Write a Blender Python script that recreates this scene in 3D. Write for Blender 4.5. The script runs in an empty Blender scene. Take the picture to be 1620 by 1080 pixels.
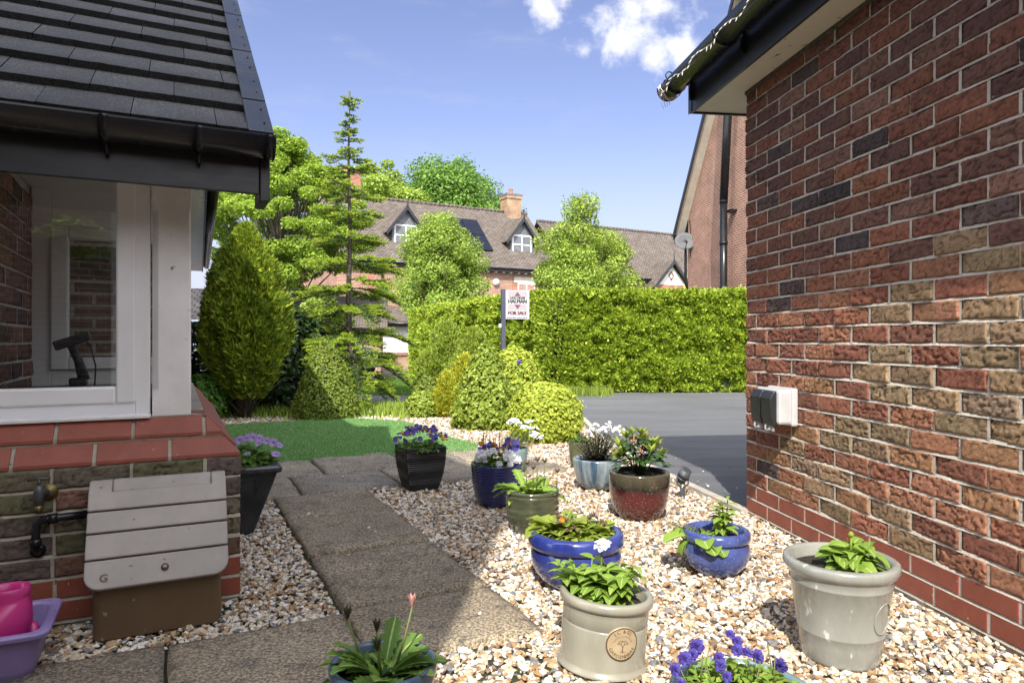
import bpy, bmesh, math, random
import numpy as np
from mathutils import Vector, Matrix, noise as mnoise

rng = np.random.default_rng(7)
random.seed(7)
scene = bpy.context.scene
col = scene.collection
H = 0.912                       # camera height
F = 1080.0                      # focal length in photo pixels
# ------------------------------------------------------------------ camera
cd = bpy.data.cameras.new('camera'); cam = bpy.data.objects.new('camera', cd); col.objects.link(cam)
cd.sensor_width = 36.0; cd.lens = 24.0; cd.shift_y = -2.0/1620; cd.clip_start = 0.05; cd.clip_end = 3000
cam.location = (0, 0, H); cam.rotation_euler = (math.radians(90), 0, 0)
scene.camera = cam
# ------------------------------------------------------------------ light
LIGHT = Vector((0.12, 1.026, -1.0)).normalized()
sun_el = math.asin(-LIGHT.z); sun_az = math.atan2(-LIGHT.x, -LIGHT.y)
sd = bpy.data.lights.new('sun', 'SUN'); sd.energy = 3.9; sd.angle = math.radians(0.55); sd.color = (1.0, 0.945, 0.86)
so = bpy.data.objects.new('sun', sd); col.objects.link(so); so.location = (-3, -20, 20)
so.rotation_euler = LIGHT.to_track_quat('-Z', 'Y').to_euler()
scene.view_settings.view_transform = 'Standard'; scene.view_settings.look = 'None'
scene.view_settings.exposure = 0.95; scene.view_settings.gamma = 1.0
try: scene.view_settings.use_curve_mapping = False
except Exception: pass
world = bpy.data.worlds.new('World'); scene.world = world; world.use_nodes = True

def px_dir(px, py):
    v = Vector(((px-810)/F, 1.0, (538-py)/F)); return v.normalized()

def build_world():
    nt = world.node_tree; nt.nodes.clear(); N = nt.nodes.new; L = nt.links.new
    out = N('ShaderNodeOutputWorld'); bg = N('ShaderNodeBackground'); bg.inputs['Strength'].default_value = 0.15
    sky = N('ShaderNodeTexSky'); sky.sky_type = 'NISHITA'; sky.sun_disc = False
    sky.sun_elevation = sun_el; sky.sun_rotation = sun_az; sky.air_density = 1.0; sky.dust_density = 1.2; sky.ozone_density = 2.0; sky.altitude = 50
    tc = N('ShaderNodeTexCoord')
    # soft cirrus plus a few cumulus patches at their real directions
    blobs = [((965, 62), 4.6), ((1005, 30), 4.0), ((925, 80), 2.6), ((862, 8), 2.6), ((890, -8), 2.4), ((1035, 100), 2.8), ((1085, 82), 3.2), ((1030, 5), 3.4), ((1165, -40), 5.5)]
    acc = None
    for (p, r) in blobs:
        d = N('ShaderNodeVectorMath'); d.operation = 'DISTANCE'; L(tc.outputs['Generated'], d.inputs[0]); d.inputs[1].default_value = px_dir(*p)
        mr = N('ShaderNodeMapRange'); mr.inputs['From Min'].default_value = 0; mr.inputs['From Max'].default_value = math.radians(r)
        mr.inputs['To Min'].default_value = 1; mr.inputs['To Max'].default_value = 0; L(d.outputs['Value'], mr.inputs['Value'])
        if acc is None: acc = mr.outputs[0]
        else:
            mx = N('ShaderNodeMath'); mx.operation = 'MAXIMUM'; L(acc, mx.inputs[0]); L(mr.outputs[0], mx.inputs[1]); acc = mx.outputs[0]
    nz = N('ShaderNodeTexNoise'); nz.inputs['Scale'].default_value = 15; nz.inputs['Detail'].default_value = 9; nz.inputs['Roughness'].default_value = 0.62; nz.inputs['Distortion'].default_value = 0.3
    L(tc.outputs['Generated'], nz.inputs['Vector'])
    a = N('ShaderNodeMath'); a.operation = 'MULTIPLY_ADD'; L(nz.outputs['Fac'], a.inputs[0]); a.inputs[1].default_value = 2.4; a.inputs[2].default_value = -1.2
    b = N('ShaderNodeMath'); b.operation = 'ADD'; L(a.outputs[0], b.inputs[0]); L(acc, b.inputs[1])
    ramp = N('ShaderNodeMapRange'); ramp.interpolation_type = 'SMOOTHSTEP'; L(b.outputs[0], ramp.inputs['Value'])
    ramp.inputs['From Min'].default_value = 0.46; ramp.inputs['From Max'].default_value = 1.15; ramp.inputs['To Max'].default_value = 0.85
    gate = N('ShaderNodeMapRange'); L(acc, gate.inputs['Value']); gate.inputs['From Min'].default_value = 0.0; gate.inputs['From Max'].default_value = 0.25
    gm = N('ShaderNodeMath'); gm.operation = 'MULTIPLY'; L(ramp.outputs[0], gm.inputs[0]); L(gate.outputs[0], gm.inputs[1])
    # thin cirrus wisps
    mp = N('ShaderNodeMapping'); mp.inputs['Scale'].default_value = (2.2, 2.2, 9.0); L(tc.outputs['Generated'], mp.inputs['Vector'])
    n2 = N('ShaderNodeTexNoise'); n2.inputs['Scale'].default_value = 2.6; n2.inputs['Detail'].default_value = 7; n2.inputs['Roughness'].default_value = 0.6; L(mp.outputs[0], n2.inputs['Vector'])
    r2 = N('ShaderNodeMapRange'); r2.interpolation_type = 'SMOOTHSTEP'; L(n2.outputs['Fac'], r2.inputs['Value'])
    r2.inputs['From Min'].default_value = 0.50; r2.inputs['From Max'].default_value = 0.80; r2.inputs['To Max'].default_value = 0.34
    # bright bank low on the left
    sep = N('ShaderNodeSeparateXYZ'); L(tc.outputs['Generated'], sep.inputs[0])
    low = N('ShaderNodeMapRange'); low.interpolation_type = 'SMOOTHSTEP'; L(sep.outputs['Z'], low.inputs['Value']); low.inputs['From Min'].default_value = 0.02; low.inputs['From Max'].default_value = 0.30
    low.inputs['To Min'].default_value = 0.75; low.inputs['To Max'].default_value = 0.0
    mx2 = N('ShaderNodeMath'); mx2.operation = 'MAXIMUM'; L(r2.outputs[0], mx2.inputs[0]); L(low.outputs[0], mx2.inputs[1])
    tint = N('ShaderNodeMix'); tint.data_type = 'RGBA'; tint.blend_type = 'MULTIPLY'; tint.inputs['Factor'].default_value = 1.0
    L(sky.outputs[0], tint.inputs['A']); tint.inputs['B'].default_value = SKY_TINT
    m1 = N('ShaderNodeMix'); m1.data_type = 'RGBA'; L(mx2.outputs[0], m1.inputs['Factor']); L(tint.outputs['Result'], m1.inputs['A']); m1.inputs['B'].default_value = (2.35, 2.5, 3.0, 1)
    m2 = N('ShaderNodeMix'); m2.data_type = 'RGBA'; L(gm.outputs[0], m2.inputs['Factor']); L(m1.outputs['Result'], m2.inputs['A']); m2.inputs['B'].default_value = (4.3, 4.3, 4.5, 1)
    # unseen bright cloud added overhead and behind the viewpoint to lift ambient light
    bk = N('ShaderNodeMath'); bk.operation = 'MULTIPLY_ADD'; L(sep.outputs['Y'], bk.inputs[0]); bk.inputs[1].default_value = -1.0; L(n2.outputs['Fac'], bk.inputs[2])
    cb = N('ShaderNodeMapRange'); cb.interpolation_type = 'SMOOTHSTEP'; L(bk.outputs[0], cb.inputs['Value']); cb.inputs['From Min'].default_value = .15; cb.inputs['From Max'].default_value = .75; cb.inputs['To Max'].default_value = .9
    m3 = N('ShaderNodeMix'); m3.data_type = 'RGBA'; L(cb.outputs[0], m3.inputs['Factor']); L(m2.outputs['Result'], m3.inputs['A']); m3.inputs['B'].default_value = (10.4, 10.5, 11.0, 1)
    L(m3.outputs['Result'], bg.inputs['Color']); L(bg.outputs[0], out.inputs[0])
SKY_TINT = (0.80, 0.66, 0.73, 1)
build_world()

# ------------------------------------------------------------------ helpers
def c255(r, g, b):
    f = lambda x: ((x/255.0)/12.92 if x/255.0 <= .04045 else ((x/255.0+.055)/1.055)**2.4)
    return (f(r), f(g), f(b), 1.0)
def lin(*a): return tuple(a)+(1.0,)

def ground_pt(px, py, z=0.0):
    Y = F*(H-z)/(py-538.0); return Vector(((px-810)/F*Y, Y, z))
def at(px, py, Y):
    return Vector(((px-810)/F*Y, Y, H+(538-py)/F*Y))
def terrain(x, y):
    t = min(1.0, max(0.0, (y-14.0)/18.0)); t = t*t*(3-2*t); return -0.62*t

ORG = {}
def origin_of(o):
    return ORG[o.name]
def tag(o, label=None, cat=None, group=None, kind=None):
    if label: o['label'] = label
    if cat: o['category'] = cat
    if group: o['group'] = group
    if kind: o['kind'] = kind
    return o
def thing(name, label, cat, loc, group=None):
    o = bpy.data.objects.new(name, None); col.objects.link(o); o.empty_display_size = .1
    o.location = loc; ORG[o.name] = Vector(loc)
    return tag(o, label, cat, group)

class MB:
    """collects vertices and faces of one mesh (world coordinates)"""
    def __init__(s): s.v = []; s.f = []; s.m = []; s.sm = []; s.n = 0
    def add(s, V, Fc, mi=0, smooth=False):
        V = np.asarray(V, dtype=np.float64).reshape(-1, 3)
        s.v.append(V); b = s.n; s.n += len(V)
        if isinstance(Fc, np.ndarray):
            s.f.append(Fc+b); k = len(Fc)
        else:
            s.f.append([tuple(i+b for i in f) for f in Fc]); k = len(Fc)
        s.m.append(np.full(k, mi, dtype=np.int32)); s.sm.append(np.full(k, smooth, dtype=bool))
        return s
    def poly(s, pts, mi=0): return s.add(pts, [tuple(range(len(pts)))], mi)
    def box(s, o, ax, ay, az, x, y, z, mi=0):
        o = np.array(o); ax = np.array(ax); ay = np.array(ay); az = np.array(az)
        V = [o+ax*x[i]+ay*y[j]+az*z[k] for k in (0, 1) for j in (0, 1) for i in (0, 1)]
        Fc = [(0, 2, 3, 1), (4, 5, 7, 6), (0, 1, 5, 4), (2, 6, 7, 3), (0, 4, 6, 2), (1, 3, 7, 5)]
        if np.dot(np.cross(ax, ay), az)*(x[1]-x[0])*(y[1]-y[0])*(z[1]-z[0]) < 0: Fc = [f[::-1] for f in Fc]
        return s.add(V, Fc, mi)
    def abox(s, x, y, z, mi=0): return s.box((0, 0, 0), (1, 0, 0), (0, 1, 0), (0, 0, 1), x, y, z, mi)
    def prism(s, pts, vec, mi=0, smooth=False):
        P = np.array(pts, float); n = len(P); V = np.vstack([P, P+np.array(vec, float)])
        nn = np.zeros(3)
        for i in range(n): nn += np.cross(P[i], P[(i+1) % n])
        Fc = [tuple(range(n-1, -1, -1)), tuple(range(n, 2*n))]+[(i, (i+1) % n, (i+1) % n+n, i+n) for i in range(n)]
        if np.dot(nn, np.array(vec)) < 0: Fc = [f[::-1] for f in Fc]
        return s.add(V, Fc, mi, smooth)
    def lathe(s, c, prof, segs=40, mi=0, sx=1, sy=1, wob=None):
        c = np.array(c, float); a = np.linspace(0, 2*math.pi, segs, endpoint=False)
        V = []
        for (r, z) in prof:
            V.append(np.stack([c[0]+r*sx*np.cos(a), c[1]+r*sy*np.sin(a), np.full(segs, c[2]+z)], 1))
        V = np.vstack(V); Fc = []
        for i in range(len(prof)-1):
            for j in range(segs):
                k = (j+1) % segs; Fc.append((i*segs+j, i*segs+k, (i+1)*segs+k, (i+1)*segs+j))
        if prof[0][0] > 1e-5: Fc.append(tuple(range(segs-1, -1, -1)))
        return s.add(V, Fc, mi, True)
    def tube(s, pts, r, segs=8, mi=0, cap=True):
        P = [Vector(p) for p in pts]; n = len(P); R = r if hasattr(r, '__len__') else [r]*n
        V = []; up = Vector((0, 0, 1)); prev = None
        for i in range(n):
            t = (P[min(i+1, n-1)]-P[max(i-1, 0)]).normalized()
            if prev is None:
                a = t.cross(up)
                if a.length < 1e-3: a = t.cross(Vector((1, 0, 0)))
                a.normalize()
            else:
                a = prev-t*prev.dot(t)
                if a.length < 1e-4: a = t.orthogonal()
                a.normalize()
            prev = a; b = t.cross(a)
            for k in range(segs):
                th = 2*math.pi*k/segs; V.append(P[i]+(a*math.cos(th)+b*math.sin(th))*R[i])
        Fc = [(i*segs+k, i*segs+(k+1) % segs, (i+1)*segs+(k+1) % segs, (i+1)*segs+k) for i in range(n-1) for k in range(segs)]
        if cap: Fc += [tuple(range(segs-1, -1, -1)), tuple((n-1)*segs+k for k in range(segs))]
        return s.add([tuple(v) for v in V], Fc, mi, True)
    def build(s, name, mats, parent=None, org=None, cols=None, bevel=None, uv=True, smooth=None, label=None, subsurf=0):
        if not isinstance(mats, (list, tuple)): mats = [mats]
        V = np.vstack(s.v)
        if parent is not None: o0 = origin_of(parent)
        elif org is not None: o0 = Vector(org)
        else: o0 = Vector((0, 0, 0))
        me = bpy.data.meshes.new(name)
        allq = all(isinstance(f, np.ndarray) for f in s.f)
        W = V-np.array(o0)
        if allq and len(set(f.shape[1] for f in s.f)) == 1:
            Fa = np.vstack(s.f); k = Fa.shape[1]
            me.vertices.add(len(W)); me.vertices.foreach_set('co', W.astype(np.float32).ravel())
            me.loops.add(Fa.size); me.loops.foreach_set('vertex_index', Fa.astype(np.int32).ravel())
            me.polygons.add(len(Fa)); me.polygons.foreach_set('loop_start', np.arange(0, Fa.size, k, dtype=np.int32))
            me.polygons.foreach_set('loop_total', np.full(len(Fa), k, dtype=np.int32))
            me.update(calc_edges=True)
        else:
            fl = []
            for f in s.f: fl += [tuple(int(i) for i in q) for q in f]
            me.from_pydata([tuple(p) for p in W], [], fl)
        mi = np.concatenate(s.m); sm = np.concatenate(s.sm)
        if len(mi) == len(me.polygons):
            me.polygons.foreach_set('material_index', mi)
            if smooth is not None: sm[:] = smooth
            me.polygons.foreach_set('use_smooth', sm)
        for m in mats: me.materials.append(m)
        if cols is not None:
            at_ = me.color_attributes.new('Col', 'FLOAT_COLOR', 'POINT')
            at_.data.foreach_set('color', np.asarray(cols, dtype=np.float32).ravel())
        if uv and len(me.polygons) < 60000:
            ul = me.uv_layers.new(name='UVMap')
            nl = len(me.loops); vi = np.empty(nl, np.int32); me.loops.foreach_get('vertex_index', vi)
            nr = np.empty(len(me.polygons)*3, np.float32); me.polygons.foreach_get('normal', nr); nr = nr.reshape(-1, 3)
            lt = np.empty(len(me.polygons), np.int32); me.polygons.foreach_get('loop_total', lt)
            nn = np.repeat(nr, lt, axis=0)
            t = np.stack([-nn[:, 1], nn[:, 0], np.zeros(nl)], 1); ln = np.linalg.norm(t, axis=1)
            t[ln < .02] = (1, 0, 0); ln[ln < .02] = 1; t /= ln[:, None]; b = np.cross(nn, t)
            P = V[vi]; uvs = np.stack([(P*t).sum(1), (P*b).sum(1)], 1)
            ul.data.foreach_set('uv', uvs.astype(np.float32).ravel())
        me.validate(); me.update()
        o = bpy.data.objects.new(name, me); col.objects.link(o)
        if parent is not None: o.parent = parent
        else: o.location = o0
        ORG[o.name] = o0
        if bevel:
            bv = o.modifiers.new('bevel', 'BEVEL'); bv.width = bevel; bv.segments = 2; bv.limit_method = 'ANGLE'; bv.angle_limit = math.radians(35)
        if subsurf:
            ss = o.modifiers.new('sub', 'SUBSURF'); ss.levels = subsurf; ss.render_levels = subsurf
        if label: o['label'] = label
        return o
def struct(name, mb, mat, **k):
    o = mb.build(name, mat, **k); o['kind'] = 'structure'; return o
def put(name, mesh, parent, pos, rot=(0, 0, 0), sc=1.0):
    o = bpy.data.objects.new(name, mesh); col.objects.link(o)
    if parent is not None:
        o.parent = parent; o.location = Vector(pos)-origin_of(parent)
    else: o.location = pos
    o.rotation_euler = rot; o.scale = (sc, sc, sc) if not hasattr(sc, '__len__') else sc
    ORG[o.name] = Vector(pos)
    return o
def copy_thing(root, loc, label, rz=None):
    r = root.copy(); col.objects.link(r); r.location = loc; ORG[r.name] = Vector(loc); r['label'] = label
    if rz is not None: r.rotation_euler = (0, 0, rz)
    def rec(a, b):
        for ch in [o for o in bpy.data.objects if o.parent == a]:
            c = ch.copy(); col.objects.link(c); c.parent = b; ORG[c.name] = Vector(loc); rec(ch, c)
    rec(root, r); return r

# ------------------------------------------------------------------ materials
def newmat(name):
    m = bpy.data.materials.new(name); m.use_nodes = True; nt = m.node_tree
    b = nt.nodes.get('Principled BSDF'); return m, nt, b
def ramp_node(nt, stops, interp='LINEAR'):
    r = nt.nodes.new('ShaderNodeValToRGB'); cr = r.color_ramp; cr.interpolation = interp
    while len(cr.elements) < len(stops): cr.elements.new(0.5)
    for e, (p, c) in zip(cr.elements, stops): e.position = p; e.color = c if len(c) == 4 else tuple(c)+(1,)
    return r
def coords(nt, kind='Object', scale=(1, 1, 1)):
    tc = nt.nodes.new('ShaderNodeTexCoord'); mp = nt.nodes.new('ShaderNodeMapping'); mp.inputs['Scale'].default_value = scale
    nt.links.new(tc.outputs[kind], mp.inputs['Vector']); return mp.outputs[0]
def noise_node(nt, vec, scale, detail=5, rough=.55, dist=0):
    n = nt.nodes.new('ShaderNodeTexNoise'); n.inputs['Scale'].default_value = scale; n.inputs['Detail'].default_value = detail
    n.inputs['Roughness'].default_value = rough; n.inputs['Distortion'].default_value = dist
    nt.links.new(vec, n.inputs['Vector']); return n.outputs['Fac']
def bump(nt, b, height, strength=.3, dist=.01):
    n = nt.nodes.new('ShaderNodeBump'); n.inputs['Strength'].default_value = strength; n.inputs['Distance'].default_value = dist
    nt.links.new(height, n.inputs['Height'])
    prev = b.inputs['Normal'].links
    if prev: nt.links.new(prev[0].from_socket, n.inputs['Normal'])
    nt.links.new(n.outputs[0], b.inputs['Normal']); return n
def mixc(nt, fac, a, b, mode='MIX'):
    m = nt.nodes.new('ShaderNodeMix'); m.data_type = 'RGBA'; m.blend_type = mode
    for s, v in (('Factor', fac), ('A', a), ('B', b)):
        if hasattr(v, 'is_linked'): nt.links.new(v, m.inputs[s])
        else: m.inputs[s].default_value = v
    return m.outputs['Result']
def maprange(nt, v, a, b, c=0., d=1., smooth=True):
    m = nt.nodes.new('ShaderNodeMapRange'); m.interpolation_type = 'SMOOTHSTEP' if smooth else 'LINEAR'
    m.inputs['From Min'].default_value = a; m.inputs['From Max'].default_value = b; m.inputs['To Min'].default_value = c; m.inputs['To Max'].default_value = d
    nt.links.new(v, m.inputs['Value']); return m.outputs[0]
def surf(name, c1, c2=None, scale=8., rough=.6, bmp=0., bscale=None, bdist=.004, kind='Object', stretch=(1, 1, 1), coat=0., metal=0., spec=.5, lo=.35, hi=.65, speck=None, roughvar=0.):
    m, nt, b = newmat(name); v = coords(nt, kind, stretch)
    if c2 is None: c2 = tuple(min(1, x*.8) for x in c1[:3])+(1,)
    f = noise_node(nt, v, scale, 6, .6)
    colr = ramp_node(nt, [(lo, c1), (hi, c2)]); nt.links.new(f, colr.inputs[0]); out = colr.outputs[0]
    if speck:
        sc, th, cc = speck; n = noise_node(nt, v, sc, 2, .5); out = mixc(nt, maprange(nt, n, th, th+.06), out, cc)
    nt.links.new(out, b.inputs['Base Color'])
    b.inputs['Roughness'].default_value = rough; b.inputs['Metallic'].default_value = metal
    b.inputs['Specular IOR Level'].default_value = spec; b.inputs['Coat Weight'].default_value = coat; b.inputs['Coat Roughness'].default_value = .08
    if roughvar:
        nt.links.new(maprange(nt, noise_node(nt, v, scale*2.3, 5), .3, .7, max(.02, rough-roughvar), min(1, rough+roughvar)), b.inputs['Roughness'])
    if bmp:
        bump(nt, b, noise_node(nt, v, bscale or scale*6, 6, .65), bmp, bdist)
    return m
def foliage(name, cols, trans=.35, rough=.5, spec=.35):
    m, nt, b = newmat(name); g = nt.nodes.new('ShaderNodeNewGeometry')
    st = [(i/max(1, len(cols)-1), c) for i, c in enumerate(cols)]
    r = ramp_node(nt, st); nt.links.new(g.outputs['Random Per Island'], r.inputs[0])
    nt.links.new(r.outputs[0], b.inputs['Base Color']); b.inputs['Roughness'].default_value = rough; b.inputs['Specular IOR Level'].default_value = spec
    t = nt.nodes.new('ShaderNodeBsdfTranslucent'); hs = nt.nodes.new('ShaderNodeHueSaturation'); hs.inputs['Value'].default_value = 1.25; hs.inputs['Hue'].default_value = .49
    nt.links.new(r.outputs[0], hs.inputs['Color']); nt.links.new(hs.outputs[0], t.inputs['Color'])
    mx = nt.nodes.new('ShaderNodeMixShader'); mx.inputs[0].default_value = trans
    nt.links.new(b.outputs[0], mx.inputs[1]); nt.links.new(t.outputs[0], mx.inputs[2])
    nt.links.new(mx.outputs[0], nt.nodes['Material Output'].inputs['Surface']); return m
def island(name, stops, rough=.6, bmp=0, bscale=60, spec=.5, nvar=.25):
    m, nt, b = newmat(name); g = nt.nodes.new('ShaderNodeNewGeometry')
    r = ramp_node(nt, stops, 'LINEAR'); nt.links.new(g.outputs['Random Per Island'], r.inputs[0]); v = coords(nt)
    n = noise_node(nt, v, 90, 4); k = ramp_node(nt, [(.3, (1-nvar,)*3), (.7, (1+nvar*.4,)*3)]); nt.links.new(n, k.inputs[0])
    nt.links.new(mixc(nt, 1.0, r.outputs[0], k.outputs[0], 'MULTIPLY'), b.inputs['Base Color']); b.inputs['Roughness'].default_value = rough; b.inputs['Specular IOR Level'].default_value = spec
    if bmp: bump(nt, b, noise_node(nt, v, bscale, 5), bmp, .003)
    return m
def brick_tex(name, c1, c2, cm, bw=.225, rh=.075, mortar=.010, bias=0., bmp=.5, var=.4, extra=None):
    m, nt, b = newmat(name); v = coords(nt, 'UV')
    t = nt.nodes.new('ShaderNodeTexBrick'); t.inputs['Scale'].default_value = 1; t.inputs['Brick Width'].default_value = bw; t.inputs['Row Height'].default_value = rh
    t.inputs['Mortar Size'].default_value = mortar; t.inputs['Mortar Smooth'].default_value = .15; t.inputs['Bias'].default_value = bias
    t.inputs['Color1'].default_value = c1; t.inputs['Color2'].default_value = c2; t.inputs['Mortar'].default_value = cm; nt.links.new(v, t.inputs['Vector'])
    n = noise_node(nt, v, 1.7, 5); k = ramp_node(nt, [(.3, (1-var,)*3), (.7, (1+var*.5,)*3)]); nt.links.new(n, k.inputs[0])
    out = mixc(nt, 1.0, t.outputs['Color'], k.outputs[0], 'MULTIPLY')
    n3 = noise_node(nt, v, 45, 4); k3 = ramp_node(nt, [(.3, (.8,)*3), (.7, (1.15,)*3)]); nt.links.new(n3, k3.inputs[0]); out = mixc(nt, 1.0, out, k3.outputs[0], 'MULTIPLY')
    nt.links.new(out, b.inputs['Base Color']); b.inputs['Roughness'].default_value = .85
    iv = nt.nodes.new('ShaderNodeMath'); iv.operation = 'SUBTRACT'; iv.inputs[0].default_value = 1; nt.links.new(t.outputs['Fac'], iv.inputs[1])
    bump(nt, b, iv.outputs[0], bmp, .01); bump(nt, b, n3, .25, .006)
    return m
def glass(name, tint=(1, 1, 1, 1)):
    m, nt, b = newmat(name); b.inputs['Base Color'].default_value = tint; b.inputs['Roughness'].default_value = .0
    b.inputs['Transmission Weight'].default_value = 1.0; b.inputs['IOR'].default_value = 1.45; return m
def window_dark(name, c=(.02, .025, .03, 1)):
    m, nt, b = newmat(name); b.inputs['Base Color'].default_value = c; b.inputs['Roughness'].default_value = .03; b.inputs['Specular IOR Level'].default_value = .9; return m

M = {}
M['black_pvc'] = surf('black_pvc', lin(.010, .0105, .012), lin(.014, .0145, .016), 6, .24, .03, 30, .001, roughvar=.04, spec=.32)
M['fascia_pvc'] = surf('fascia_pvc', lin(.013, .014, .017), lin(.022, .023, .026), 3, .38, .1, 40, .002, stretch=(1, 1, 4), roughvar=.08)
M['white_pvc'] = surf('white_pvc', lin(.70, .70, .71), lin(.78, .78, .79), 3, .3, .03, 50, .001)
M['white_paint'] = surf('white_paint', lin(.64, .63, .61), lin(.80, .79, .78), 4, .55, .25, 25, .003, speck=(30, .70, lin(.22, .2, .18)))
M['soffit'] = surf('soffit', lin(.56, .51, .41), lin(.68, .64, .55), 2.5, .6, .1, 30, .002, speck=(22, .70, lin(.12, .09, .07)))
M['glass'] = glass('glass'); M['dark_glass'] = window_dark('dark_glass')
M['metal_grey'] = surf('metal_grey', lin(.30, .31, .33), lin(.36, .37, .39), 8, .45, metal=.3)
M['lead'] = surf('lead', lin(.10, .11, .125), lin(.17, .18, .2), 6, .55)
M['soil'] = surf('soil', lin(.014, .010, .007), lin(.05, .036, .026), 60, .95, 1.0, 90, .02)
M['cream_wire'] = surf('cream_wire', lin(.74, .71, .66), None, 10, .5)
# ================================================================== frames
U = np.array([-.4425, .8968, 0.]); Vv = np.array([.8968, .4425, 0.]); Z = np.array([0., 0., 1.])
C0 = np.array([-.977, 2.453, 0.])                # front right corner of the left house pier
def LP(a, b, z=0.): return C0+Vv*a+U*b+Z*z
P0 = np.array([-.581, 2.323, 0.])                # path origin
def PP(a, b, z=0.): return P0+Vv*a+U*b+Z*z
def pathab(x, y):
    d = np.stack([x-P0[0], y-P0[1]], -1); return d@Vv[:2], d@U[:2]
K0 = np.array([1.264, 3.675, 0.]); E = np.array([.1376, -.9905, 0.]); NW = np.array([-.9905, -.1376, 0.])
def KP(s, n, z=0.): return K0+E*s+NW*n+Z*z

def archglass(name):
    m, nt, b = newmat(name); nt.nodes.remove(b)
    g = nt.nodes.new('ShaderNodeBsdfGlossy'); g.inputs['Roughness'].default_value = 0.0; g.inputs['Color'].default_value = (1, 1, 1, 1)
    t = nt.nodes.new('ShaderNodeBsdfTransparent'); t.inputs['Color'].default_value = (.93, .95, .94, 1)
    fr = nt.nodes.new('ShaderNodeFresnel'); fr.inputs['IOR'].default_value = 1.85
    mx = nt.nodes.new('ShaderNodeMixShader'); nt.links.new(fr.outputs[0], mx.inputs[0]); nt.links.new(t.outputs[0], mx.inputs[1]); nt.links.new(g.outputs[0], mx.inputs[2])
    nt.links.new(mx.outputs[0], nt.nodes['Material Output'].inputs['Surface']); return m
M['arch_glass'] = archglass('arch_glass')

def brick_face(name, algae):
    m, nt, b = newmat(name); v = coords(nt)
    ca = nt.nodes.new('ShaderNodeVertexColor'); ca.layer_name = 'Col'
    n = noise_node(nt, v, 38, 6, .7); k = ramp_node(nt, [(.25, (.62,)*3), (.7, (1.22,)*3)]); nt.links.new(n, k.inputs[0])
    out = mixc(nt, 1.0, ca.outputs[0], k.outputs[0], 'MULTIPLY')
    n2 = noise_node(nt, v, 9, 5, .7); out = mixc(nt, maprange(nt, n2, .56, .72, 0, .45), out, algae)
    n3 = noise_node(nt, v, 120, 3, .6); out = mixc(nt, maprange(nt, n3, .66, .74, 0, .55), out, lin(.025, .018, .016))
    nt.links.new(out, b.inputs['Base Color']); b.inputs['Roughness'].default_value = .82; b.inputs['Specular IOR Level'].default_value = .3
    bump(nt, b, noise_node(nt, v, 70, 6, .75), .55, .006); return m
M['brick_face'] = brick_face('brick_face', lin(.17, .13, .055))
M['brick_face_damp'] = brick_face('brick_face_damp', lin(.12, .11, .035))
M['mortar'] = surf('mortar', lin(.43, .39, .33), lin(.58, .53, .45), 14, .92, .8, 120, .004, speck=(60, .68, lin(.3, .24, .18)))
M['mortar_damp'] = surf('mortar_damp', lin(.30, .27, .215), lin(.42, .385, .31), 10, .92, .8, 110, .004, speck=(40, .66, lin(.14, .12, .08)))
M['smooth_brick'] = surf('smooth_brick', lin(.215, .057, .036), lin(.285, .08, .05), 14, .55, .35, 60, .003, speck=(70, .715, lin(.55, .48, .40)), lo=.3, hi=.7)

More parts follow.
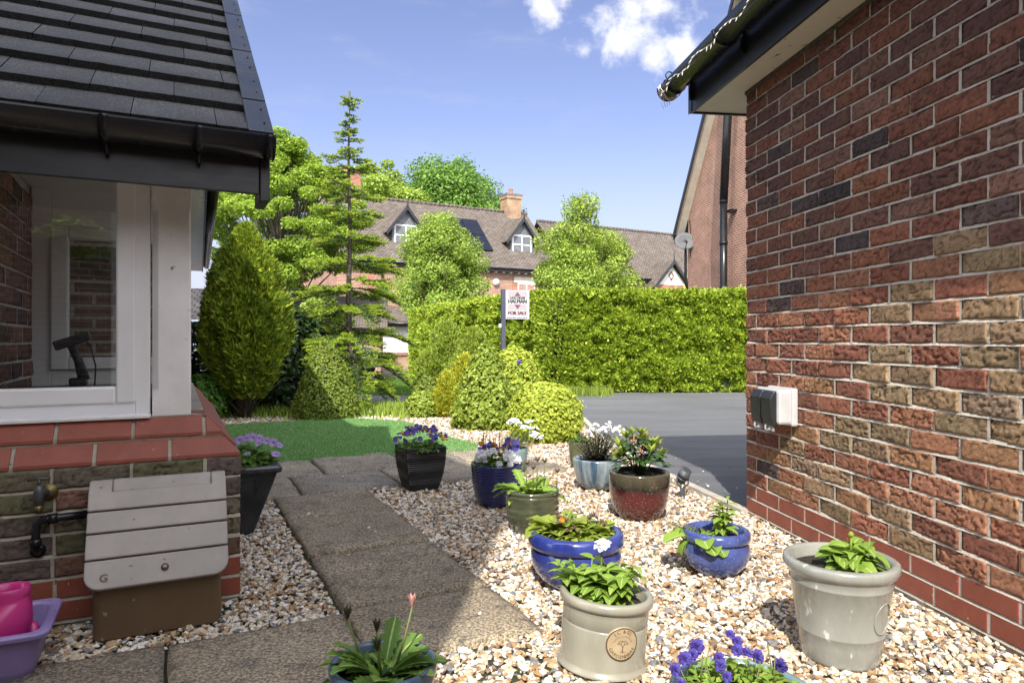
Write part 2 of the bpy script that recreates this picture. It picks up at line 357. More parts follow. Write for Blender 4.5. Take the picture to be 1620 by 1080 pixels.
def brick_course_wall(parent, o, e, n, s0, s1, z0, pitch, courses, palette, mats, seed, smooth_rows=0, res=(30, 10), first=.215, depth=.05, amp=1.0):
    """real creased bricks standing 7 mm proud of a mortar bed; one mesh for the bricks of the wall"""
    R = random.Random(seed); V = []; Q = []; Cc = []; nv = 0
    mbS = MB(); perps = []; nx, nz = res; bl, bh = .2155, pitch-.0098
    for i in range(courses):
        s = s0; half = (i % 2 == 1); k = 0; za = z0+i*pitch+.005
        while s < s1-.02:
            w = (.1025 if half else first) if k == 0 else bl
            e1 = min(s+w, s1)
            if i < smooth_rows:
                mbS.box(o, e, n, Z, (s+.001*R.random(), e1), (-depth, .002+.0015*R.random()), (za, za+bh))
            else:
                base = palette(s, za, R); sd = R.random()*97; jx = R.uniform(-.002, .002); jz = R.uniform(-.0015, .0015); tilt = R.uniform(-.0018, .0018)
                fx = np.linspace(0, 1, nx); fz = np.linspace(0, 1, nz); ch = R.random()
                ww = e1-s
                P = np.zeros((nz, nx, 3)); col4 = np.zeros((nz, nx, 4))
                for jz_ in range(nz):
                    for jx_ in range(nx):
                        x = s+fx[jx_]*ww; z = za+fz[jz_]*bh
                        a = mnoise.noise((x*9, z*18, sd)); q = mnoise.noise((x*20+z*26, z*46-x*12, sd+5)); q2 = mnoise.noise((x*52-z*40, z*90+x*14, sd+9)); q3 = mnoise.noise((x*110, z*130, sd+3))
                        r1 = max(0., 1-abs(q)*7.5); r2 = max(0., 1-abs(q2)*6.0)
                        act = .15+.8*ch
                        d = amp*(.0010*a-.0062*act*r1-.0020*act*r2+.0018*q2*act+.0009*q3+.0022*(1 if q > 0 else 0)*act)
                        d = max(d, -.0072)
                        ex = min(fx[jx_], 1-fx[jx_])*ww; ez = min(fz[jz_], 1-fz[jz_])*bh
                        rd = .0014*max(0, 1-ex/.003)**2+.0014*max(0, 1-ez/.003)**2
                        wob = .0026*mnoise.noise((x*40, z*30, sd+2))
                        P[jz_, jx_] = (x+jx+(wob if ex > 0 else wob*1.2), d-rd+.003+tilt*(fx[jx_]-.5)*8, z+jz+wob)
                        f = 1-.55*r1-.30*r2; col4[jz_, jx_] = (base[0]*f, base[1]*f, base[2]*f, 1)  # creases darkened in the colour, painted shade for the folds
                g = P.reshape(-1, 3); W = o+np.outer(g[:, 0], e)+np.outer(g[:, 1], n)+np.outer(g[:, 2], Z)
                idx = np.arange(nx*nz).reshape(nz, nx)+nv
                q4 = np.stack([idx[:-1, :-1], idx[:-1, 1:], idx[1:, 1:], idx[1:, :-1]], -1).reshape(-1, 4)
                V.append(W); Cc.append(col4.reshape(-1, 4)); Q.append(q4); nv += nx*nz
                # the four sides back into the bed
                ring = np.concatenate([idx[0, :], idx[1:, -1], idx[-1, -2::-1], idx[-2:0:-1, 0]])-(nv-nx*nz)
                rb = W[ring]-np.outer(np.full(len(ring), depth), n); nb = len(ring)
                V.append(rb); Cc.append(col4.reshape(-1, 4)[ring]); ri = ring+(nv-nx*nz); bi = np.arange(nb)+nv
                Q.append(np.stack([ri, bi, np.roll(bi, -1), np.roll(ri, -1)], -1)); nv += nb
            perps.append((e1, za)); s = e1+.0098; k += 1
    if np.dot(np.cross(e, Z), n) < 0: Q = [q[:, ::-1] for q in Q]
    # weather struck bed joints: flush with the brick below, recessed under the brick above
    mj = MB(); ns = max(8, int((s1-s0)/.03)); Vj = []; Fj = []
    for i in range(courses):
        za = z0+i*pitch; rr0 = len(Vj)
        for k in range(ns+1):
            x = s0+(s1-s0)*k/ns; w1 = .0013*mnoise.noise((x*22, i*3.1+seed, 0)); w2 = .0016*mnoise.noise((x*30, i*5.3+seed, 4))
            Vj += [o+e*x+n*(.0026+w2)+Z*(za-.0056+w1), o+e*x+n*(-.0035+w1)+Z*(za+.0065+w2)]
        for k in range(ns): Fj.append((rr0+2*k, rr0+2*k+2, rr0+2*k+3, rr0+2*k+1))
    for (x, za) in perps:
        r0 = len(Vj); w1 = .0012*mnoise.noise((x*31, za*17, seed)); Vj += [o+e*(x-.0012)+n*(.0012+w1)+Z*(za-.003), o+e*(x+.011)+n*(.0012+w1)+Z*(za-.003), o+e*(x+.011)+n*(.0008-w1)+Z*(za+bh+.003), o+e*(x-.0012)+n*(.0008-w1)+Z*(za+bh+.003)]; Fj.append((r0, r0+1, r0+2, r0+3))
    if np.dot(np.cross(e, Z), n) < 0: Fj = [f[::-1] for f in Fj]
    mj.add(Vj, np.array(Fj), 0, False); mj.build('bed_joints', mats[1], parent, uv=False)
    mb = MB(); mb.add(np.vstack(V), np.vstack(Q), 0, True)
    b = mb.build('brickwork', mats[0], parent, cols=np.vstack(Cc), uv=False)
    if smooth_rows: mbS.build('plinth_course', M['smooth_brick'], parent, bevel=.003)
    return b

# ================================================================== garage on the right
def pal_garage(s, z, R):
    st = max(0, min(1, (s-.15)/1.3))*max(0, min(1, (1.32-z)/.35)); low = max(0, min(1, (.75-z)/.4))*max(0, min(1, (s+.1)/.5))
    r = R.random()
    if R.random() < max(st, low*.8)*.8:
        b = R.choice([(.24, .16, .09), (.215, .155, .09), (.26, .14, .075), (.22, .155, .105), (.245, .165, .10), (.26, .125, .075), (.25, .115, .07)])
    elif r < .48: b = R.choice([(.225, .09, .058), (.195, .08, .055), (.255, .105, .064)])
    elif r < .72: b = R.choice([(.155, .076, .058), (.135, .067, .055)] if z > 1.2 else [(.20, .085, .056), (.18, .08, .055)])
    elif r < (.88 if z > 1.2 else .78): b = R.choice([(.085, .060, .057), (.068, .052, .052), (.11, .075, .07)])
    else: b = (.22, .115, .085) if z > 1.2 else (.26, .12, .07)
    j = R.uniform(.85, 1.15)*np.interp(z, [1.05, 1.5], [1.45, .95]); return (b[0]*j, b[1]*j, b[2]*j)  # lower bricks lighter with fewer dark ones: sunlight put into the colour
garage = thing('brick_garage', 'red brown brick garage wall on the right with black gutter and cream soffit', 'garage', KP(0, 0))
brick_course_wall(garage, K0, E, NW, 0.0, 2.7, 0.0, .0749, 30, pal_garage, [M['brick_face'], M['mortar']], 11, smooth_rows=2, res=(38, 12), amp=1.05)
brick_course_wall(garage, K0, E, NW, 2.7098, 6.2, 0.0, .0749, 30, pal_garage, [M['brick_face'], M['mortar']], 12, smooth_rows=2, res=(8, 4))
w = MB(); w.box(K0, E, NW, Z, (.012, 6.2), (-4.6, -.0068), (-.1, 2.25)); w.build('wall', M['mortar'], garage)
# far end of the garage (faces the driveway)
M['garage_end'] = brick_tex('garage_end', lin(.25, .085, .055), lin(.13, .06, .05), lin(.46, .41, .34))
w = MB(); w.box(K0, E, NW, Z, (.0015, .0115), (-4.6, -.007), (-.1, 2.25)); w.build('end_wall', M['garage_end'], garage)
SO, EO = .18, .353                                  # overhang at the side and at the end
sf = MB(); sf.box(K0, E, NW, Z, (-EO+.02, 6.2), (-4.6, SO-.018), (2.246, 2.256))
sf.build('soffit', M['soffit'], garage)
cv = MB(); cv.box(K0, E, NW, Z, (.0, 6.2), (-.0, .012), (2.228, 2.2455)); cv.build('cover_trim', surf('dirty_trim', lin(.05, .045, .04), lin(.12, .11, .09), 30, .8), garage)
fa = MB(); fa.box(K0, E, NW, Z, (-EO, 6.2), (SO-.018, SO), (2.236, 2.415)); fa.box(K0, E, NW, Z, (-EO, -EO+.018), (-4.6, SO-.0182), (2.236, 2.415))
fa.box(K0, E, NW, Z, (-EO-.004, -EO+.045), (SO, SO+.004), (2.232, 2.415))
fa.build('fascia', M['fascia_pvc'], garage, bevel=.003)
def half_round(mb, P, Q, out, r, lip=.008, seg=14, th=.004):
    """open half round gutter from P to Q, out = unit vector away from the wall"""
    P = np.array(P, float); Q = np.array(Q, float); out = np.array(out, float); pr = []
    pts = [(r+lip*.3, lip)]+[(r*math.cos(t), -r*math.sin(t)*1.04) for t in np.linspace(0, math.pi, seg)]+[(-r, lip)]
    inn = [(x*(1-th/r), z*(1-th/r)+.001) for x, z in pts[::-1]]
    loop = pts+inn; n = len(loop)
    A = [P+out*x+Z*z for x, z in loop]; B = [Q+out*x+Z*z for x, z in loop]
    Fc = [(i, (i+1) % n, (i+1) % n+n, i+n) for i in range(n)]+[tuple(range(n-1, -1, -1)), tuple(range(n, 2*n))]
    mb.add(A+B, Fc, 0, True)
def half_disc(mb, P, dirv, out, r, th):
    pts = [np.array(P)+np.array(out)*r*math.cos(t)-Z*r*1.04*math.sin(t) for t in np.linspace(0, math.pi, 14)]
    pts = [np.array(P)+np.array(out)*r+Z*.01]+pts+[np.array(P)-np.array(out)*r+Z*.01]
    mb.prism(pts, np.array(dirv)*th)
GR = .060; gc = KP(0, SO+.104, 2.396)
g = MB(); half_round(g, gc-E*(EO+.075), gc+E*6.2, NW, GR); half_disc(g, gc-E*(EO+.079), E, NW, GR+.004, .006)
gut = g.build('gutter', M['black_pvc'], garage)
for s in (-.30, .34, 1.0, 1.66):
    k = MB(); half_round(k, gc+E*(s-.013), gc+E*(s+.013), NW, GR+.006); k.box(K0, E, NW, Z, (s-.01, s+.01), (SO, SO+.02), (2.30, 2.40)); k.build('bracket', M['black_pvc'], gut)
M['slate'] = brick_tex('slate', lin(.035, .036, .04), lin(.055, .055, .06), lin(.012, .012, .013), .3, .22, .006)
r = MB(); i0, i1 = -EO-.05, 6.2; zr = 2.42; wd = 4.9
r.poly([KP(i0, SO+.05, zr), KP(i1, SO+.05, zr), KP(i1, SO-2.3, zr+1.35), KP(i0+2.3, SO-2.3, zr+1.35)])
r.poly([KP(i0, SO+.05, zr), KP(i0+2.3, SO-2.3, zr+1.35), KP(i0, SO-4.7, zr)])
r.poly([KP(i0+2.3, SO-2.3, zr+1.35), KP(i1, SO-2.3, zr+1.35), KP(i1, SO-4.7, zr), KP(i0, SO-4.7, zr)])
r.build('roof', M['slate'], garage)
# string of lights on the garage gutter
sl = thing('string_lights', 'pale string of fairy lights tied along the gutter of the brick garage', 'string lights', gc+NW*.06)
sm_ = MB(); R_ = random.Random(3); pts = []
for i in range(70):
    s = -EO-.06+i*.045; th_ = .42+.16*math.sin(i*.9)+.1*R_.random(); pts.append(gc+E*s+NW*(GR+.007)*math.cos(th_)-Z*(GR+.007)*1.04*math.sin(th_))
sm_.tube(pts, .0016, 5); sm_.build('cable', M['cream_wire'], sl)
dm = MB(); bm_ = MB(); bm_.tube([(0, 0, 0), (0, 0, -.018), (0, 0, -.030)], [.0022, .0026, .0012], 6); tmp = bm_.build('bulb', M['cream_wire'], uv=False); bulb_me = tmp.data; bpy.data.objects.remove(tmp)
for i in range(1, 69, 1): put('bulb', bulb_me, sl, pts[i], (R_.uniform(-.7, .3), R_.uniform(.2, .9), 0), R_.uniform(.75, 1.2))
for k in range(5):
    t0 = gc-E*(EO+.05-.012*k); loop = [t0+NW*(GR+.008)*math.cos(a)-Z*(GR+.008)*1.04*math.sin(a) for a in np.linspace(-.1, 2.6, 12)]; dm.tube([p_+E*.01*math.sin(j*1.3+k) for j, p_ in enumerate(loop)], .002, 5)
for k in range(4):
    a = gc-E*(EO+.07)+NW*(.012*k-.01)-Z*.058; dm.tube([a, a-Z*.02-E*.006+NW*.006*(k-1), a-Z*(.030+.008*k)+E*.004], .0014, 5)
dm.build('cable_tie', M['cream_wire'], sl)
hk = MB(); c = gc-E*(EO-.02)+NW*.02+Z*.005
hk.tube([c+Z*(.02+.0)]+[c+Z*(.045+.022*math.sin(a))+NW*(.004+.022*math.cos(a)) for a in np.linspace(-1.6, 3.6, 16)], .0035, 6)
o = hk.build('gutter_hook', M['black_pvc'], org=c); tag(o, 'small black curled hook standing on the garage gutter', 'hook')

# outdoor socket on the garage wall
sk = thing('outdoor_socket', 'white weatherproof double socket with black flip covers on the brick wall', 'socket', KP(.36, 0, .6))
M['sock_white'] = surf('sock_white', lin(.46, .46, .47), lin(.54, .54, .55), 8, .35, .05, 60, .001)
M['sock_black'] = surf('sock_black', lin(.016, .017, .02), lin(.03, .031, .034), 10, .38, .1, 60, .001)
b = MB(); b.box(K0, E, NW, Z, (.285, .50), (.004, .098), (.518, .682)); b.build('housing', M['sock_white'], sk, bevel=.014)
b = MB(); b.box(K0, E, NW, Z, (.276, .508), (.002, .036), (.510, .688)); b.build('back_box', M['sock_white'], sk, bevel=.010)
for j, s in enumerate((.292, .394)):
    b = MB(); prof = [(.099, .675), (.114, .672), (.132, .640), (.130, .560), (.118, .515), (.099, .512)]
    b.prism([KP(s, x, z) for x, z in prof], E*.092); b.build('cover', M['sock_black'], sk, bevel=.004)
    b = MB(); b.tube([KP(s+.025, .118, .512), KP(s+.03, .123, .495), KP(s+.05, .125, .488), KP(s+.07, .121, .497)], .005, 6); b.box(K0, E, NW, Z, (s+.015, s+.075), (.100, .112), (.486, .510)); b.build('catch', M['metal_grey'], sk)

# ================================================================== house on the left
def pal_left(s, z, R):
    b = R.choice([(.165, .15, .095), (.15, .125, .095), (.13, .098, .088), (.18, .105, .08), (.15, .145, .08), (.12, .09, .085), (.20, .105, .075)])
    j = R.uniform(.8, 1.15); return (b[0]*j, b[1]*j, b[2]*j)
house = thing('brick_porch_house', 'low brick porch on the left with dark tiled roof and white window', 'house', LP(-.6, .6))
PT = .0713
brick_course_wall(house, LP(0, 0), -Vv, -U, 0.0, 1.6, 0.0, PT, 7, pal_left, [M['brick_face_damp'], M['mortar_damp']], 21, smooth_rows=2, res=(34, 11), first=.11)
brick_course_wall(house, LP(0, 0), U, Vv, .012, 2.2, 0.0, PT, 7, pal_left, [M['brick_face_damp'], M['mortar_damp']], 22, smooth_rows=1, res=(20, 7), first=.215)
w = MB(); w.box(C0, Vv, U, Z, (-2.6, -.0062), (.0062, 2.2), (-.1, .497)); w.build('wall', M['mortar_damp'], house)
# two courses of splayed plinth bricks
mbp = MB()
def splay(k, a0, a1, corner):
    b0 = .0+k*.0545; z0 = .4995+k*.0725
    pr = [(b0, z0), (b0, z0+.013), (b0+.049, z0+.0645), (.20, z0+.0645), (.20, z0)]
    L_ = [LP(a0, b, z) for b, z in pr]; R2 = [LP((-b if corner else a1), b, z) for b, z in pr]
    n = 5; Fc = [(i, (i+1) % n, (i+1) % n+n, i+n) for i in range(n)]+[tuple(range(n-1, -1, -1)), tuple(range(n, 2*n))]
    mbp.add(L_+R2, [f[::-1] for f in Fc])
for k, off in ((0, -.225), (1, -.115)):
    a1 = 0.; a0 = off; first = True
    for j in range(8):
        splay(k, a0+.006, a1-(0 if first else .006), first); first = False; a1 = a0; a0 -= .225
for k in (0, 1):                                            # return along the side
    b0 = .0545*k; z0 = .4995+k*.0725; st = .215 if k == 0 else .12
    pr = [(-b0, z0), (-b0, z0+.013), (-b0-.049, z0+.0645), (-.20, z0+.0645), (-.20, z0)]
    for j in range(8): mbp.prism([LP(a, st+.225*j+.005, z) for a, z in pr], U*.215)
mbp.build('sloping_sill', M['smooth_brick'], house, bevel=.004)
w = MB()
for k in (0, 1):
    b0 = .008+.0545*k; z0 = .4972+.0725*k; pr = [(b0, z0), (b0, z0+.012), (b0+.050, z0+.0625), (b0+.047, z0+.0722), (.30, z0+.0722), (.30, z0)]
    L_ = [LP(-2.6, b, z) for b, z in pr]; R2 = [LP(-b, b, z) for b, z in pr]; n = 6
    w.add(L_+R2, [f[::-1] for f in [(i, (i+1) % n, (i+1) % n+n, i+n) for i in range(n)]+[tuple(range(n-1, -1, -1)), tuple(range(n, 2*n))]])
    w.prism([LP(-b, .31, z) for b, z in pr], U*1.9)
w.build('sill_mortar', M['mortar_damp'], house)
# post with stopped chamfers
pm = MB(); A0, A1, B0, B1 = -.283, -.157, .128, .254; Vs = []; zz = [(.640, .002), (.705, .002), (.735, .020), (1.375, .020), (1.405, .002), (1.56, .002)]
for z, c in zz:
    for a, b in ((A0, B0+c), (A0+c, B0), (A1-c*.3, B0), (A1, B0+c*.3), (A1, B1-c), (A1-c, B1), (A0+c, B1), (A0, B1-c)): Vs.append(LP(a, b, z))
pm.add(Vs, [(i*8+j, i*8+(j+1) % 8, (i+1)*8+(j+1) % 8, (i+1)*8+j) for i in range(5) for j in range(8)]+[tuple(range(7, -1, -1))])
pm.build('post', M['white_paint'], house)
# window
def ring_frame(mb, a0, a1, z0, z1, wl, wr, wb, wt, b0, b1):
    mb.box(C0, Vv, U, Z, (a0, a0+wl), (b0, b1), (z0, z1)); mb.box(C0, Vv, U, Z, (a1-wr, a1), (b0, b1), (z0, z1))
    mb.box(C0, Vv, U, Z, (a0+wl, a1-wr), (b0, b1), (z0, z0+wb)); mb.box(C0, Vv, U, Z, (a0+wl, a1-wr), (b0, b1), (z1-wt, z1))
mb = MB(); ring_frame(mb, -1.50, -.289, .640, 1.56, .05, .048, .055, .05, .140, .21); win = mb.build('window', M['white_pvc'], house, bevel=.004)
mb = MB(); ring_frame(mb, -1.455, -.334, .690, 1.52, .066, .062, .060, .045, .131, .19); mb.build('sash', M['white_pvc'], win, bevel=.008)
mb = MB(); mb.box(C0, Vv, U, Z, (-1.392, -.396), (.155, .160), (.748, 1.478)); mb.build('pane', M['arch_glass'], win)
mb = MB(); mb.box(C0, Vv, U, Z, (-1.52, -.287), (.085, .139), (.6375, .652)); mb.build('window_board', M['white_pvc'], win, bevel=.004)
# fascia, gutter, brackets
pit = math.atan(.741); SL0 = U*math.cos(pit)+Z*math.sin(pit); NN0 = np.cross(Vv, SL0); NN0 = -NN0 if NN0[2] < 0 else NN0; rE0 = LP(0, -.205, 1.588)
BF = -.15
mb = MB(); mb.box(C0, Vv, U, Z, (-2.6, .050), (BF, BF+.02), (1.412, 1.575)); fas = mb.build('fascia', M['fascia_pvc'], house, bevel=.003)
mb = MB(); mb.box(C0, Vv, U, Z, (.0505, .084), (BF-.003, BF+.16), (1.388, 1.60)); mb.box(rE0, Vv, SL0, NN0, (.062, .086), (.21, 2.44), (-.15, -.035)); mb.build('box_end', M['fascia_pvc'], house, bevel=.004)
mb = MB(); mb.box(C0, Vv, U, Z, (-2.6, .048), (BF+.021, .27), (1.56, 1.575)); mb.build('soffit_board', M['white_pvc'], house)
gl = LP(0, BF-.064, 1.578)
g = MB(); half_round(g, gl-Vv*2.6, gl+Vv*.086, -U, .056); half_disc(g, gl+Vv*.084, Vv, -U, .060, .006); half_round(g, gl+Vv*.06, gl+Vv*.083, -U, .0595)
gut2 = g.build('gutter', M['black_pvc'], house)
for a in (-.14, -.40, -.86):
    k = MB(); half_round(k, gl+Vv*(a-.011), gl+Vv*(a+.011), -U, .061); k.tube([gl+Vv*a-Z*.058+U*.01, gl+Vv*a-Z*.085+U*.035, gl+Vv*a-Z*.09+U*.06], .006, 6); k.build('bracket', M['black_pvc'], gut2)
# roof of thick flat tiles
def tile_mat():
    m, nt, b = newmat('roof_tile'); v = coords(nt); ca = nt.nodes.new('ShaderNodeVertexColor'); ca.layer_name = 'Col'
    n = noise_node(nt, v, 150, 4, .8); k = ramp_node(nt, [(.34, (.3,)*3), (.52, (1.0,)*3), (.64, (3.0,)*3)]); nt.links.new(n, k.inputs[0])
    n2 = noise_node(nt, v, 5, 5, .6); k2 = ramp_node(nt, [(.3, (.75,)*3), (.7, (1.2,)*3)]); nt.links.new(n2, k2.inputs[0])
    out = mixc(nt, 1.0, mixc(nt, 1.0, ca.outputs[0], k.outputs[0], 'MULTIPLY'), k2.outputs[0], 'MULTIPLY')
    out = mixc(nt, maprange(nt, noise_node(nt, v, 16, 3), .70, .74), out, lin(.012, .010, .008))
    nt.links.new(out, b.inputs['Base Color']); b.inputs['Roughness'].default_value = .72
    bump(nt, b, n, .6, .004); return m
M['roof_tile'] = tile_mat()
pit = math.atan(.741); SL = U*math.cos(pit)+Z*math.sin(pit); NN = np.cross(Vv, SL)
if NN[2] < 0: NN = -NN
rE = LP(0, -.205, 1.588)
Vt = []; Ft = []; Ct = []; nb = 0; R_ = random.Random(5); G, TW, TH = .225, .245, .026
for kk in range(0, 11):
    x1 = .012; first = True; off = [.10, .225, .06, .19][kk % 4]
    while x1 > -2.6:
        x0 = x1-(off if first else TW); first = False
        nxs = 9; fx = np.linspace(x0+.0012, x1-.0012, nxs); cc = .066*R_.uniform(.85, 1.18); yo = R_.uniform(-.003, .003); lift = R_.uniform(0, .002)
        rows = [(kk*G+yo, 0), (kk*G+yo, 1), (kk*G+.012+yo, 1), ((kk+1)*G+.05, 1)]
        for ri, (y, t) in enumerate(rows):
            for x in fx:
                wob = .0045*mnoise.noise((x*55, kk*3.1, 1.))+.003*mnoise.noise((x*140, kk*1.7, 4.)) if ri < 2 else 0
                zt = (TH*(1-(y-kk*G)/G*.98)+lift) if t else -.004
                p = rE+Vv*x+SL*(y+wob)+NN*(zt+(.0015*mnoise.noise((x*70, kk*2., 7.)) if ri < 3 else 0))
                d = .22 if ri < 2 else (.5 if ri == 2 else 1.0)  # front edges darkened: moss plus shade under each course in the colour
                Vt.append(p); Ct.append((cc*d, cc*d, cc*1.04*d, 1))
        for ri in range(3):
            for j in range(nxs-1): Ft.append((nb+ri*nxs+j, nb+ri*nxs+j+1, nb+(ri+1)*nxs+j+1, nb+(ri+1)*nxs+j))
        for side in (0, nxs-1): pass
        nb += 4*nxs; x1 = x0
mb = MB(); mb.add(Vt, np.array(Ft), 0, False); rf = mb.build('roof', M['roof_tile'], house, cols=Ct, uv=False)
mb = MB(); mb.box(rE, Vv, SL, NN, (-2.6, .06), (.0, 2.46), (-.03, -.012)); mb.build('roof_deck', M['black_pvc'], rf)
M['dry_verge'] = surf('dry_verge', lin(.040, .046, .056), lin(.058, .065, .078), 4, .34, .1, 30, .002, roughvar=.1)
mb = MB(); R_ = random.Random(8)
for i in range(8):
    y0 = -.01+i*.309; mb.box(rE, Vv, SL, NN, (.008, .088), (y0, y0+.298), (.018+.002*(i % 2), .030+.002*(i % 2))); mb.box(rE, Vv, SL, NN, (.082, .090), (y0, y0+.298), (-.07, .0175))
    for q in (.07, .2): mb.box(rE, Vv, SL, NN, (.06, .067), (y0+q, y0+q+.012), (.030, .037))
mb.build('verge_trim', M['dry_verge'], house, bevel=.003)
# inside the porch
brick_course_wall(house, LP(-.80, .27), U, Vv, 0.0, .93, .0, .0749, 21, lambda s, z, R: (lambda b, j: (b[0]*j, b[1]*j, b[2]*j))(R.choice([(.24, .12, .085), (.2, .10, .075), (.26, .14, .10), (.14, .09, .075)]), R.uniform(.85, 1.15)), [M['brick_face'], M['mortar']], 31, res=(14, 5), depth=.03)
mb = MB(); mb.box(C0, Vv, U, Z, (-1.6, -.807), (.27, 1.2), (0, 1.62)); mb.build('inner_wall', M['mortar'], house)
mb = MB(); mb.box(C0, Vv, U, Z, (-.80, -.16), (1.14, 1.20), (.0, .70)); mb.box(C0, Vv, U, Z, (-.80, -.16), (.22, 1.2), (.60, .70)); mb.build('inner_sill', surf('inner_sill', lin(.05, .045, .04), None, 8, .4), house)
mb = MB(); ring_frame(mb, -.80, -.16, .70, 1.62, .075, .05, .075, .18, 1.14, 1.21); iw = mb.build('inner_window', M['white_pvc'], house, bevel=.004)
mb = MB(); ring_frame(mb, -.725, -.21, .775, 1.44, .07, .05, .055, .055, 1.125, 1.19); mb.build('inner_sash', M['white_pvc'], iw, bevel=.006)
mb = MB(); mb.box(C0, Vv, U, Z, (-.655, -.26), (1.155, 1.160), (.83, 1.385)); mb.build('inner_pane', M['arch_glass'], iw)
mb = MB(); mb.box(C0, Vv, U, Z, (-2.2, -.10), (.27, 2.25), (1.625, 1.64))
mb.build('ceiling', M['white_pvc'], house)
mb = MB()
for i in range(18): mb.box(C0, Vv, U, Z, (-.80, -.16), (.28+i*.052, .28+i*.052+.048), (1.612, 1.6245))
mb.build('ceiling_boards', M['white_pvc'], house)
# black stand on the inner window board
st = thing('black_stand', 'small black clamp stand with tilted head on the porch window ledge', 'stand', LP(-.56, .62, .70))
mb = MB(); o_ = LP(-.56, .62, .70); mb.box(o_, Vv, U, Z, (-.07, .05), (-.04, .04), (0, .028)); mb.box(o_, Vv, U, Z, (-.03, .03), (-.03, .03), (.0285, .06)); mb.build('base', M['sock_black'], st, bevel=.006)
mb = MB(); mb.tube([o_+Z*.05+Vv*.02, o_+Z*.13+Vv*.0, o_+Z*.2-Vv*.03], [.022, .017, .014], 8); mb.build('arm', M['sock_black'], st)
mb = MB(); hd = o_+Z*.205-Vv*.03; ax = Vv*.94+Z*.34; az = Z*.94-Vv*.34; mb.box(hd, ax, U, az, (-.055, .075), (-.02, .02), (-.018, .02)); mb.build('head', M['sock_black'], st, bevel=.005)
mb = MB(); mb.tube([hd+Vv*.06, hd+Vv*.075-Z*.03, hd+Vv*.09-Z*.1, hd+Vv*.085-Z*.2], .003, 5); mb.build('cable', M['sock_black'], st)

# main house wing further back, its side eave and soffit
wing = thing('house_wing', 'rear house wing behind the porch with white boarded soffit and black gutter', 'house', LP(-3, 7))
M['red_brick_far'] = brick_tex('red_brick_far', lin(.19, .095, .07), lin(.115, .07, .058), lin(.38, .34, .29))
def wing_a(b): return .09+(b-4.3)*.029
mb = MB(); mb.prism([LP(-7, 2.3, -.1), LP(-.30, 2.3, -.1), LP(-.05, 12.6, -.1), LP(-7, 12.6, -.1)], Z*2.42); mb.build('wall', M['red_brick_far'], wing)
mb = MB()
for i in range(46):
    b0 = 2.6+i*.22; mb.prism([LP(-.36+.025*(b0-2.3), b0, 2.322), LP(wing_a(b0)-.05, b0, 2.322), LP(wing_a(b0+.2)-.05, b0+.208, 2.322), LP(-.36+.025*(b0-2.1), b0+.208, 2.322)], Z*.012)
mb.build('soffit', M['white_pvc'], wing)
mb = MB(); mb.prism([LP(wing_a(2.6)-.05, 2.6, 2.31), LP(wing_a(2.6)-.03, 2.6, 2.31), LP(wing_a(12.75)-.03, 12.75, 2.31), LP(wing_a(12.75)-.05, 12.75, 2.31)], Z*.16); mb.build('fascia', M['fascia_pvc'], wing)
mb = MB(); half_round(mb, LP(wing_a(2.6)+.03, 2.6, 2.44), LP(wing_a(12.8)+.03, 12.8, 2.44), Vv, .056); mb.build('gutter', M['black_pvc'], wing)
mb = MB(); zr = 2.49
mb.poly([LP(wing_a(2.2)+.02, 2.2, zr), LP(wing_a(12.9)+.02, 12.9, zr), LP(-3.3, 12.9, zr+2.5), LP(-3.3, 2.2, zr+2.5)]); mb.poly([LP(-3.3, 2.2, zr+2.5), LP(-3.3, 12.9, zr+2.5), LP(-7, 12.9, zr-.2), LP(-7, 2.2, zr-.2)])
mb.build('roof', M['slate'], wing)
mb = MB(); mb.prism([LP(-7, 12.6, 2.32), LP(-.05, 12.6, 2.32), LP(-3.3, 12.6, 4.9)], -U*.1); mb.prism([LP(-7, 2.4, 2.32), LP(-.3, 2.4, 2.32), LP(-3.3, 2.4, 4.9)], -U*.1); mb.build('gable', M['red_brick_far'], wing)

# main house behind the viewpoint: its gable throws the long shadow over the path
back = thing('gable_house', 'tall red brick gabled house standing behind the path', 'house', (-4.2, -4, 0))
gx0, gx1, gy = -.615, -7.9, -1.5; ze, zr, xr = 5.60, 10.55, -4.25
mb = MB(); mb.prism([(gx0, gy, -.1), (gx0, gy, ze), (xr, gy, zr), (gx1, gy, ze), (gx1, gy, -.1)], (-1.05, -8, 0)); mb.build('wall', M['red_brick_far'], back)
mb = MB(); nx_ = (zr-ze); ny_ = (gx0-xr); 
mb.prism([(gx0+.02, gy, ze-.03), (xr, gy, zr+.01), (xr, gy, zr+.12), (gx0+.02, gy, ze+.10)], (-1.05, -8, 0)); mb.prism([(gx1-.02, gy, ze-.03), (xr, gy, zr+.005), (xr, gy, zr+.118), (gx1-.02, gy, ze+.10)], (-1.05, -8, 0)); mb.build('roof', M['slate'], back)
for (x, z) in ((-2.2, .95), (-2.2, 3.4), (-5.4, .95), (-5.4, 3.4)):
    mb = MB(); mb.abox((x-.6, x+.6), (gy, gy+.03), (z, z+1.15)); wf = mb.build('window', M['white_pvc'], back); mb = MB(); mb.abox((x-.52, x+.52), (gy+.031, gy+.035), (z+.08, z+1.07)); mb.build('pane', M['dark_glass'], wf)

gw_ = thing('unseen_wall', 'added unseen brick wall behind the viewpoint, blocking sky reflected in the porch window', 'wall', (1, -3.6, 0))  # unseen wall added to keep bright sky out of the window reflection
mb = MB(); mb.abox((-.61, 4.5), (-3.8, -3.58), (-.1, 2.85)); mb.build('wall', M['red_brick_far'], gw_); mb = MB(); mb.abox((-.61, 4.55), (-3.84, -3.54), (2.8505, 2.92)); mb.build('coping', M['mortar'], gw_)

